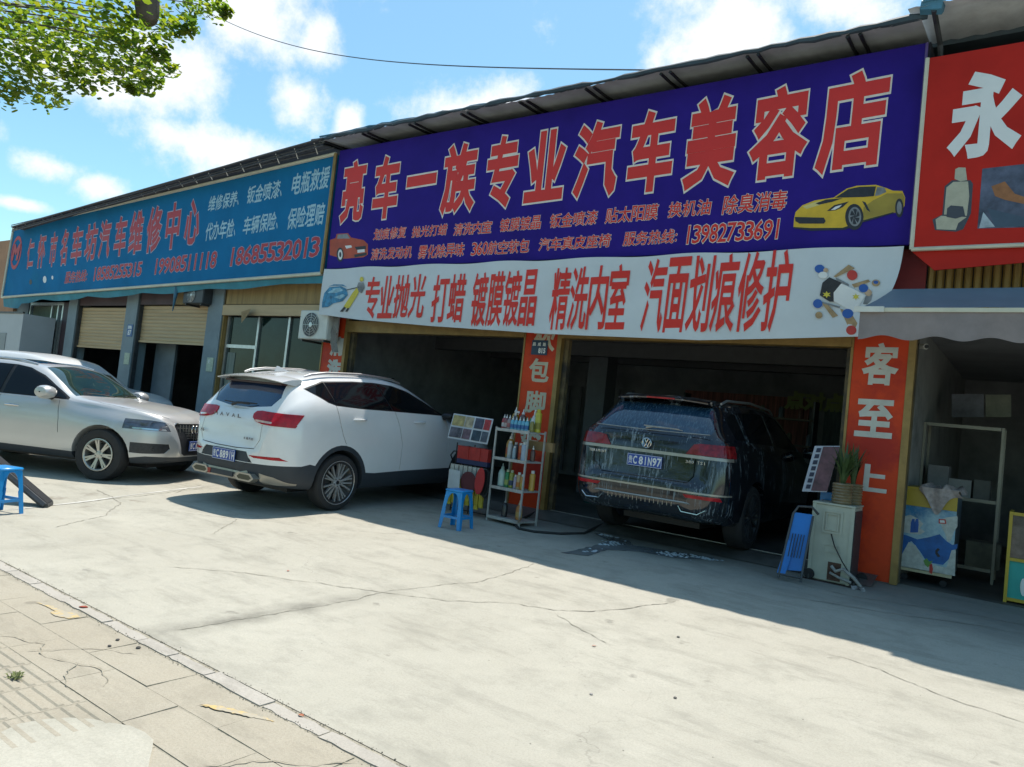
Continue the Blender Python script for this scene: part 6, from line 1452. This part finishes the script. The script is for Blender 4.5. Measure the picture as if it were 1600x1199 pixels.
bc[2] = bc[1]+bc[3]-bc[0]
cb = thing('colour_chart_board', 'white edged sample board with dark film squares leaning by right pillar', 'board', bc[3])
tilted('chart_sheet', bc, M('chart_white', (.42, .44, .5), .5), cb, .010)
def cq(u, v): return bc[0].lerp(bc[1], u).lerp(bc[3].lerp(bc[2], u), v)
def cpatch(u0, u1, v0, v1, mat, nm):
    P = [cq(u0, v0), cq(u1, v0), cq(u1, v1), cq(u0, v1)]
    nn = (bc[1]-bc[0]).cross(bc[2]-bc[0]).normalized()
    for p in P: p -= nn*.006
    tilted(nm, P, mat, cb, .003)
for i in range(7): cpatch(.12, .30, .05+i*.133, .14+i*.133, M('navy_square', (.02, .02, .05), .4), 'film_square')
cpatch(.36, 1.0, .02, .98, M('maroon_photo', (.12, .05, .06), .45, 0, .7, 6), 'dark_photo')
# folded blue ladder-chair
fc = thing('folding_chair', 'folded blue plastic chair with dark tube legs left of the cream casing', 'chair', (-2.15, 8.0, CG))
fx0, fx1 = PX(1222, 880, 8.05).x, PX(1252, 880, 8.05).x
zb1, zt1 = PX(1235, 898, 8.05).z, PX(1235, 800, 8.05).z
m_b2 = M('deep_blue_plastic', (.01, .16, .52), .35, 0, .12, 4)
tilted('backrest', [V3(fx0+.01, 8.06, zb1+.03), V3(fx1-.0, 8.10, zb1+.05), V3(fx1+.03, 8.22, zt1-.01), V3(fx0+.04, 8.18, zt1-.01)], m_b2, fc, .02)
tilted('seat', [V3(fx0-.03, 8.00, zb1-.0), V3(fx0+.05, 8.02, zb1-.0), V3(fx0+.10, 8.12, zt1-.30), V3(fx0+.02, 8.10, zt1-.30)], m_b2, fc, .02)
for i in range(5):
    x = fx0+.05+i*.028
    tilted('slot', [V3(x, 8.045+i*.003, zb1+.18), V3(x+.008, 8.045+i*.003, zb1+.18), V3(x+.022, 8.105+i*.003, zb1+.42), V3(x+.014, 8.105+i*.003, zb1+.42)], m_black, fc, .002)
b = MB(); b.tube([(fx0-.01, 7.98, CG+.012), (fx0+.04, 8.16, zt1-.02), (fx0+.08, 8.18, zt1+.06), (fx0+.2, 8.24, zt1+.07), (fx1+.08, 8.26, zt1+.0)], .013, 8); ob('frame_tube', b, m_steel, fc, 40)
b = MB(); b.tube([(fx1+.02, 8.0, CG+.012), (fx1+.04, 8.2, zt1-.02)], .012, 8); ob('frame_tube', b, m_steel, fc, 40)
b = MB(); b.tube([(fx0-.01, 7.985, CG+.05), (fx1+.02, 8.0, CG+.05)], .010, 6); ob('cross_bar', b, m_steel, fc)

# air conditioner outdoor unit on the wall
def outdoor_unit(x0, x1, y0, y1, z0, z1, lab, mat):
    t = thing('air_conditioner', lab, 'air conditioner', ((x0+x1)/2, y0, z0))
    b = MB(); b.box(x0, x1, y0, y1, z0, z1, bev=.015); ob('casing', b, mat, t)
    r_ = min((z1-z0)*.42, (x1-x0)*.38); cx = x0+(x1-x0)*.42; cz = (z0+z1)/2
    b = MB(); b.lathe([(.001, -.004), (r_, -.004), (r_, -.001)], 26, Matrix.Translation((cx, y0, cz)), 'Y'); ob('fan_opening', b, M('fan_dark', (.06, .065, .07), .5), t)
    for k in range(5):
        rr_ = r_*(k+1)/5; b = MB(); b.tube([(cx+rr_*math.cos(2*PI*i/24), y0-.012, cz+rr_*math.sin(2*PI*i/24)) for i in range(25)], .004, 4, False); ob('grille_ring', b, m_alu, t)
    for k in range(8):
        a = k*PI/4; b = MB(); b.tube([(cx, y0-.012, cz), (cx+r_*math.cos(a), y0-.012, cz+r_*math.sin(a))], .004, 4); ob('grille_spoke', b, m_alu, t)
    b = MB(); b.lathe([(.001, -.016), (r_*.18, -.014), (r_*.2, -.004)], 14, Matrix.Translation((cx, y0, cz)), 'Y'); ob('fan_hub', b, m_alu, t)
    bx('service_panel', mat, t, x1-(x1-x0)*.14, x1-.01, y0-.006, y0-.0015, z0+.03, z1-.03)
    for x in (x0+.1, x1-.1):
        bx('bracket', m_steel, t, x-.015, x+.015, y0+.02, y1+.25, z0-.04, z0-.002)
    return t
a0 = PX(470, 486, 8.70); a1 = PX(505, 530, 8.70)
outdoor_unit(a0.x, PX(513, 500, 8.7).x, 8.70, 8.98, PX(480, 530, 8.7).z, PX(480, 485, 8.7).z, 'white wall mounted outdoor air conditioner left of the left red pillar', m_white)
b = MB()
rr = random.Random(3)
for k in range(5):
    x = PX(517+k*2, 500, 8.75).x; b.tube([(x, 8.8, 2.95), (x+.05, 8.78, 2.8-.03*k), (x-.03, 8.8, 2.6), (x+.03, 8.85, 2.3)], .012, 6)
o = ob('pipe_bundle', b, M('grey_pipe_wrap', (.28, .27, .25)), None, 40); tag(o, 'tangle of insulated pipes beside the wall mounted air conditioner', 'pipes')
# dark ac box under the blue sign
a0 = PX(288, 449, 8.78); a1 = PX(316, 474, 8.78)
outdoor_unit(a0.x, a1.x, 8.78, 9.0, a1.z, a0.z, 'dark boxy air conditioner tucked under the blue sign', M('dark_box_enamel', (.045, .05, .055), .5))
b = MB(); p = PX(273, 455, 8.7); b.tube([(p.x, 8.72, p.z+.25), (p.x+.03, 8.72, p.z), (p.x-.02, 8.72, p.z-.45)], [.03, .05, .01], 6)
o = ob('blue_rag', b, m_tarp, None, 40); tag(o, 'torn blue tarp strip hanging below the blue sign', 'tarp strip')
b = MB(); p = PX(380, 490, 8.9); b.add([(p.x-.12, 8.93, p.z+.04), (p.x+.25, 8.9, p.z+.10), (p.x+.2, 8.88, p.z-.03), (p.x-.02, 8.9, p.z-.20)], [(0, 1, 2, 3)])
o = ob('loose_card', b, M('brown_card', (.28, .19, .09)), None); tag(o, 'crumpled brown paper stuck under the tan shutter box', 'paper')
# white kiosk at far left
kx1 = PX(33, 520, 8.2).x; kz = PX(20, 490, 8.2).z
t = thing('white_cabin', 'white boxy cabin at the left edge behind the parked cars', 'cabin', (kx1-1, 8.2, .1))
bx('cabin_wall', M('cabin_white', (.40, .42, .43), .6, 0, .05, 2), t, kx1-2.4, kx1, 8.2, 9.0, .1, kz); bx('cabin_panel', M('cabin_grey', (.20, .22, .23), .5), t, kx1-2.2, kx1-.95, 8.185, 8.198, 1.2, kz-.55); bx('cabin_roof_edge', m_steel, t, kx1-2.42, kx1+.02, 8.17, 8.22, kz+.002, kz+.05)

# ================================================================ right shop contents
def cambullet(x, y, z):
    t = thing('security_camera', 'small white security camera on the right side of the right red pillar', 'camera', (x, y, z))
    b = MB(); b.tube([(x, y, z), (x+.11, y-.12, z-.02)], .032, 10); ob('camera_body', b, m_white, t, 40); b = MB(); b.tube([(x+.111, y-.121, z-.02), (x+.118, y-.128, z-.021)], .024, 10); ob('lens', b, m_black, t); b = MB(); b.tube([(x, y+.02, z), (x-.05, y+.05, z+.02)], .012, 6); ob('mount', b, m_white, t)
p = PX(1440, 541, 9.3); cambullet(p.x-.05, 9.3, p.z)
# freezer
fz = Vector((-1.22, 9.62, .134))
FYY = 9.50
fxa, fxb = PX(1403, 850, FYY).x, PX(1491, 850, FYY).x
fzb, fzt = PX(1446, 897, FYY).z, PX(1450, 765, FYY).z
fr = thing('chest_freezer', 'yellow topped ice cream freezer with blue seaside print inside right shop', 'freezer', ((fxa+fxb)/2, FYY, .134))
bx('freezer_body', M('freezer_grey', (.10, .14, .18), .4), fr, fxa+.005, fxb-.002, FYY+.012, FYY+.62, fzb, fzt-.02, bev=.02)
zy = PX(1446, 793, FYY).z
m_fy = M('freezer_yellow', (.46, .32, .03), .4, 0, .08, 3)
bx('yellow_band', m_fy, fr, fxa, fxb, FYY, FYY+.010, zy, fzt-.02); bx('lid', m_fy, fr, fxa, fxb, FYY-.004, FYY+.62, fzt-.018, fzt+.01)
pr = bx('sea_print', M('sea_blue_print', (.02, .20, .42), .4, 0, .5, 3, c2=(.35, .52, .58), c2amt=.52), fr, fxa, fxb, FYY, FYY+.010, fzb+.04, zy-.002); bx('base_band', M('cream_band', (.48, .42, .26), .5), fr, fxa, fxb, FYY-.002, FYY+.010, fzb, fzb+.038)
def cp5(pts): return [(1380+x*.267, 620+y*.267) for x, y in pts]
G = lambda nm, pts, mat, off: decal(nm, cp5(pts), FYY, mat, pr, off)
m_wp = M('white_sand_print', (.48, .50, .46), .5, 0, .25, 16)
G('wave_print', [(85, 990), (100, 940), (150, 850), (190, 870), (240, 960), (290, 985), (370, 1000), (400, 900), (425, 895), (420, 1050), (240, 1020)], m_wp, .002)
G('wave_print', [(100, 705), (160, 692), (205, 715), (235, 745), (215, 770), (245, 790), (215, 808), (150, 800), (105, 790)], m_wp, .0015); G('wave_print', [(330, 720), (380, 705), (436, 700), (434, 760), (415, 790), (395, 845), (375, 850), (362, 800), (345, 770)], m_wp, .0015)
G('sea_print_shape', [(92, 800), (140, 812), (200, 835), (270, 822), (330, 805), (370, 845), (405, 868), (436, 862), (432, 890), (405, 900), (385, 950), (350, 985), (290, 975), (250, 960), (215, 905), (185, 868), (165, 845), (148, 858), (120, 910), (92, 958)], M('deep_sea_print', (.01, .11, .36), .5, 0, .3, 10), .0018)
for dx in (0, 22): G('figure_print', [(158+dx, 795), (162+dx, 740), (170+dx, 715), (184+dx, 715), (186+dx, 750), (182+dx, 795)], m_bl, .003)
G('dolphin_print', [(305, 900), (320, 885), (332, 895), (318, 910), (335, 935), (320, 940), (305, 920)], m_bk, .003)
G('palm_print', [(235, 960), (255, 945), (270, 965), (290, 960), (275, 985), (262, 1000), (245, 985)], M('palm_green_print', (.12, .28, .06), .5), .003); G('coral_print', [(270, 985), (285, 975), (292, 1010), (285, 1040), (270, 1030)], m_rp, .0035)
G('red_mark', [(325, 715), (365, 718), (370, 745), (325, 742)], m_rp, .003); G('red_mark_inner', [(332, 722), (358, 724), (362, 739), (332, 737)], m_whitetxt, .004)
for x in (fxa+.08, fxb-.08):
    b = MB(); b.lathe([(.001, -.02), (.035, -.018), (.035, .018), (.001, .02)], 12, Matrix.Translation((x, FYY+.06, .17)), 'Y'); ob('castor', b, m_rubber, fr, 40)
b = MB(); vs = []; n1, n2 = 18, 16
for i in range(n1+1):
    for j in range(n2+1):
        u, v = i/n1, j/n2; x = fxa+.20+(fxb-fxa-.16)*u+.03*math.sin(v*7); 
        if v < .55: y = FYY+.4-.42*v/.55; z = fzt+.03+.03*math.sin(u*9+v*5)+.02*math.sin(u*23)
        else: y = FYY-.025-.02*math.sin(u*14); z = fzt+.03-(v-.55)/.45*(.22*math.exp(-((u-.35)/.22)**2)+.08)
        vs.append((x, y, z))
b.add(vs, [(i*(n2+1)+j, i*(n2+1)+j+1, (i+1)*(n2+1)+j+1, (i+1)*(n2+1)+j) for i in range(n1) for j in range(n2)])
o = ob('cloth', b, M('pinkish_cloth', (.38, .32, .30), .85, 0, .35, 16, .3), None, 60); tag(o, 'crumpled pale pinkish cloth thrown over the yellow freezer lid', 'cloth')
# steel rack frame behind
m_fr = M('pale_steel_frame', (.24, .23, .19), .45, .4, .15, 5)
sr = thing('shelf_frame', 'tall pale steel shelf frame with white boxes in the right shop', 'shelf', (-.5, 10.3, .134))
rz0 = .134; q0x, q1x = PX(1443, 700, 10.5).x, PX(1566, 700, 10.5).x; rtz = PX(1500, 664, 10.5).z
for x in (q0x, q1x):
    for y in (10.5, 11.0): b = MB(); b.box(x-.015, x+.015, y-.015, y+.015, rz0, rtz); ob('upright', b, m_fr, sr)
for z_ in (rtz-.02, PX(1530, 783, 10.5).z, rz0+.15):
    bx('cross_rail', m_fr, sr, q0x+.021, q1x-.021, 10.485, 10.515, z_-.02, z_+.02); bx('shelf_board', M('dim_board', (.10, .10, .10), .7), sr, q0x+.022, q1x-.022, 10.517, 10.98, z_-.008, z_+.006)
zsh = PX(1530, 783, 10.5).z+.008
for i, (xa_, xb_, h, c, lab) in enumerate(((1449, 1481, .36, (.20, .20, .20), 'tall grey carton at the left of the steel shelf'), (1482, 1518, .22, (.26, .26, .25), 'pale grey carton in the middle of the steel shelf'), (1522, 1548, .24, (.10, .10, .09), 'dark carton at the right of the steel shelf'))):
    X0, X1 = PX(xa_, 760, 10.6).x, PX(xb_, 760, 10.6).x
    o = bx('carton', M('shelf_carton_%d' % i, c, .7, 0, .2, 6), None, X0, X1, 10.55, 10.9, zsh, zsh+h); tag(o, lab, 'carton', 'cartons on the steel shelf')
for i, (xa_, xb_, ya_, yb_, c, lab) in enumerate(((1487, 1537, 616, 652, (.12, .13, .16), 'dim bluish picture panel high in the right shop'), (1540, 1580, 617, 652, (.15, .16, .12), 'dim greenish picture panel high in the right shop'))):
    P = [PX(xa_, ya_, 11.5), PX(xb_, ya_, 11.5), PX(xb_, yb_, 11.5), PX(xa_, yb_, 11.5)]; o = tilted('picture_panel', P, M('dim_picture_%d' % i, c, .5, 0, .5, 4), None, .03); tag(o, lab, 'picture')
for i, (x, y, z, w_, h, c, lab) in enumerate(((.05, 12.6, .134, .6, .5, (.16, .12, .08), 'brown carton on the floor deep in the right shop'), (.1, 12.7, .64, .5, .4, (.12, .12, .13), 'grey carton stacked on the brown carton deep in the right shop'), (.85, 12.2, .134, .5, .9, (.08, .10, .13), 'tall dark crate standing deep in the right shop'), (-.5, 10.7, rz0+.165, .35, .3, (.15, .14, .10), 'tan carton on the lowest board of the steel shelf'), (-.05, 10.7, rz0+.165, .22, .2, (.07, .09, .12), 'small navy carton on the lowest board of the steel shelf'))):
    o = bx('carton', M('deep_carton_%d' % i, c, .7, 0, .3, 6), None, x-w_/2, x+w_/2, y-.15, y+.2, z+.002, z+h); tag(o, lab, 'carton')
# hoses, bucket and shelf in the washing bays
hs_ = thing('wall_shelf', 'dim wooden shelf with jars on the rear wall of the washing bay', 'shelf', (-4.6, 13.4, 1.6))
for z_ in (1.5, 1.95):
    bx('board', M('dim_wood', (.14, .11, .08), .7), hs_, -5.6, -3.2, 13.3, 13.6, z_, z_+.03)
for i in range(14):
    b = MB(); x = -5.5+i*.17; z_ = 1.532 if i % 2 else 1.982; b.lathe([(.001, z_), (.05, z_), (.05, z_+.16), (.02, z_+.2), (.001, z_+.2)], 8, Matrix.Translation((x, 13.45, 0))); ob('jar', b, M('dim_jar_%d' % (i % 3), ((.12, .05, .04), (.10, .12, .14), (.14, .13, .08))[i % 3], .4), hs_, 40)
for x in (-5.6, -3.23): bx('upright', m_steel, hs_, x, x+.03, 13.3, 13.6, .2, 2.3)
t = thing('bucket', 'dim grey bucket on the washing bay floor behind the middle pillar', 'bucket', (-5.35, 10.4, .2))
b = MB(); b.lathe([(.001, .002), (.11, .002), (.14, .27), (.15, .28), (.13, .27), (.10, .03)], 16); L0('bucket_body', b, M('grey_bucket', (.16, .18, .20), .5), t, 40)
# counter at the right edge
ky = 9.35; kxa = PX(1574, 850, ky).x
kb, kt = .134, PX(1580, 800, ky).z
ct = thing('display_counter', 'yellow framed glass counter with turquoise base at the right edge', 'counter', (kxa+.4, ky, .134))
bx('base_panel', M('turquoise_panel', (.03, .34, .30), .5, 0, .1, 3), ct, kxa+.03, kxa+.9, ky+.01, ky+.45, kb+.05, PX(1590, 878, ky).z)
zz = PX(1590, 878, ky).z
bx('glass_case', M('case_glass', (.10, .09, .08), .1, 0, .6, 9), ct, kxa+.03, kxa+.9, ky+.01, ky+.45, zz+.03, kt-.03)
for z_ in (kb+.02, zz, kt-.03): bx('frame_rail', m_fy, ct, kxa+.031, kxa+.9, ky-.012, ky+.008, z_, z_+.032)
bx('frame_post', m_fy, ct, kxa, kxa+.03, ky-.014, ky+.46, kb, kt+.003)
decal('round_print', ell(1599, 918, 5, 14, 16), ky+.008, m_whitetxt, ct, .004)

# ================================================================ trees
def leaf_mat():
    m = bpy.data.materials.new('tree_leaf'); m.use_nodes = True; t = m.node_tree; n = t.nodes; l = t.links
    p = n['Principled BSDF']; p.inputs['Roughness'].default_value = .5
    g_ = n.new('ShaderNodeNewGeometry'); r = n.new('ShaderNodeValToRGB'); l.new(g_.outputs['Random Per Island'], r.inputs[0])
    e = r.color_ramp.elements; e[0].color = (.045, .09, .018, 1); e[1].color = (.17, .18, .02, 1); x = e.new(.55); x.color = (.10, .15, .02, 1); x = e.new(.9); x.color = (.15, .18, .02, 1)
    l.new(r.outputs[0], p.inputs['Base Color'])
    tr_ = n.new('ShaderNodeBsdfTranslucent'); k = n.new('ShaderNodeMix'); k.data_type = 'RGBA'; k.blend_type = 'MULTIPLY'; k.inputs[0].default_value = 1; l.new(r.outputs[0], k.inputs[6]); k.inputs[7].default_value = (2.5, 2.5, 1.1, 1)
    l.new(k.outputs[2], tr_.inputs[0]); ms = n.new('ShaderNodeMixShader'); ms.inputs[0].default_value = .6; l.new(p.outputs[0], ms.inputs[1]); l.new(tr_.outputs[0], ms.inputs[2]); l.new(ms.outputs[0], n['Material Output'].inputs[0]); return m
m_leaf = leaf_mat(); m_bark = M('bark', (.10, .08, .065), .9, 0, .3, 9, .6, stretch=(1, 1, .3))
def leaf(vs, fs, p, s, rr_):
    a = rr_.uniform(0, 6.28); n_ = Vector((rr_.gauss(0, .5), rr_.gauss(0, .5), 1)).normalized(); u = Vector((math.cos(a), math.sin(a), rr_.uniform(-.7, .1))); u = (u-n_*u.dot(n_)).normalized(); v = n_.cross(u)
    k = len(vs); pts = [p-u*s*.5, p-u*s*.15+v*s*.28, p+u*s*.25+v*s*.24, p+u*s*.55, p+u*s*.25-v*s*.24, p-u*s*.15-v*s*.28]
    mid = p+n_*-s*.05
    vs += [tuple(q) for q in pts]; fs += [(k, k+1, k+2, k+3), (k, k+3, k+4, k+5)]
tree = thing('street_tree', 'leafy street tree whose yellow green crown hangs over the top left', 'tree', (-9.2, .6, 0))
b = MB(); b.tube([(-9.2, .6, -.02), (-9.15, .65, 1.2), (-9.05, .75, 2.6), (-8.9, .95, 3.8)], [.17, .14, .12, .10], 10); ob('trunk', b, m_bark, tree, 50)
rr = random.Random(21)
fork = Vector((-8.9, .95, 3.8)); clumps = []
def RAYP(x, y, d):
    v = fw+CR*(x-800)/CAM_F+CU*(599.5-y)/CAM_F; v = v/np.linalg.norm(v)*d; return Vector((v[0], v[1], CAM_H+v[2]))
vis = [(20, 30, 60), (70, 20, 60), (120, 40, 60), (30, 90, 50), (75, 110, 40), (75, 148, 22), (110, 85, 50), (150, 65, 50), (150, 110, 32), (185, 55, 45), (190, 90, 36), (200, 115, 24), (225, 128, 16), (215, 45, 40), (250, 30, 30), (275, 45, 18), (295, 42, 12), (250, 85, 12), (262, 108, 14), (240, 125, 12), (300, 8, 20), (335, 10, 20), (352, 18, 8), (15, 140, 22), (120, 120, 20), (180, 18, 40), (45, 60, 50), (0, 60, 50), (0, 110, 40), (230, 100, 12), (205, 138, 8)]
for x, y, r_ in vis:
    d = rr.uniform(6.9, 8.4); clumps.append((RAYP(x, y, d), r_*d/1150*1.0, int(40+r_*3.4)))
for i in range(26):
    a, e_ = rr.uniform(0, 6.28), rr.uniform(-.3, 1); q = Vector((-8.6+1.7*math.cos(a)*rr.uniform(.3, 1), 1.4+1.7*math.sin(a)*rr.uniform(.3, 1), 6.1+1.3*e_))
    clumps.append((q, rr.uniform(.45, .7), 110))
vs, fs = [], []
for c_, r_, n_ in clumps:
    for i in range(n_):
        d = Vector((rr.gauss(0, 1), rr.gauss(0, 1), rr.gauss(0, .8))).normalized()*r_*rr.uniform(.1, 1)**.6*1.15
        leaf(vs, fs, c_+d, rr.uniform(.035, .078), rr)
mb = MB(); mb.v = vs; mb.f = fs; q = link('foliage', mb.mesh('foliage', False), m_leaf, tree, None, True); q['kind'] = 'stuff'
for i, (c_, r_, n_) in enumerate(clumps):
    if i % 2 and i < 30: 
        mid = fork.lerp(c_, .5)+Vector((0, 0, .35)); b = MB(); b.tube([fork, fork.lerp(mid, .6), mid, mid.lerp(c_, .6)+Vector((0, 0, .05)), c_], [.03, .02, .011, .006, .003], 5); ob('branch', b, m_bark, tree, 50)
p0, p1 = RAYP(226, -60, 7.2), RAYP(231, 26, 7.0); b = MB(); b.tube([p0, p1, p1+Vector((.02, .02, -.05))], [.12, .085, .05], 8); ob('cut_limb', b, m_bark, tree, 50)

# trees across the road behind the viewer: the shop windows mirror them
vs, fs = [], []; rr = random.Random(77)
for k in range(44):
    a = rr.uniform(0, 6.28); q = Vector((2.5*math.cos(a)*rr.uniform(.2, 1), 2.0*math.sin(a)*rr.uniform(.2, 1), 4.4+rr.uniform(-3.2, 3.4)))
    for i in range(95):
        d = Vector((rr.gauss(0, 1), rr.gauss(0, 1), rr.gauss(0, .8))).normalized()*.8*rr.uniform(.2, 1); leaf(vs, fs, q+d, rr.uniform(.16, .26), rr)
mb = MB(); mb.v = vs; mb.f = fs; fol = mb.mesh('foliage', False)
b = MB(); b.tube([(0, 0, -.02), (.05, 0, 2), (0, .05, 4.6)], [.2, .16, .08], 9); trk = b.mesh('trunk')
proto = None
for i, (x, y) in enumerate(((-15, -9), (-10.5, -10), (-6, -9.5), (-1, -10), (-19.5, -9.5), (-24, -9), (4, -9.5))):
    t = thing('roadside_tree', 'leafy tree across the road mirrored in shop glass, %s along the row' % ('third', 'fourth', 'fifth', 'sixth', 'second', 'first', 'seventh')[i], 'tree', (x, y, 0), i*1.1, 'trees across the road')
    link('trunk', trk, m_bark, t); q = link('foliage', fol, m_leaf, t); q['kind'] = 'stuff'
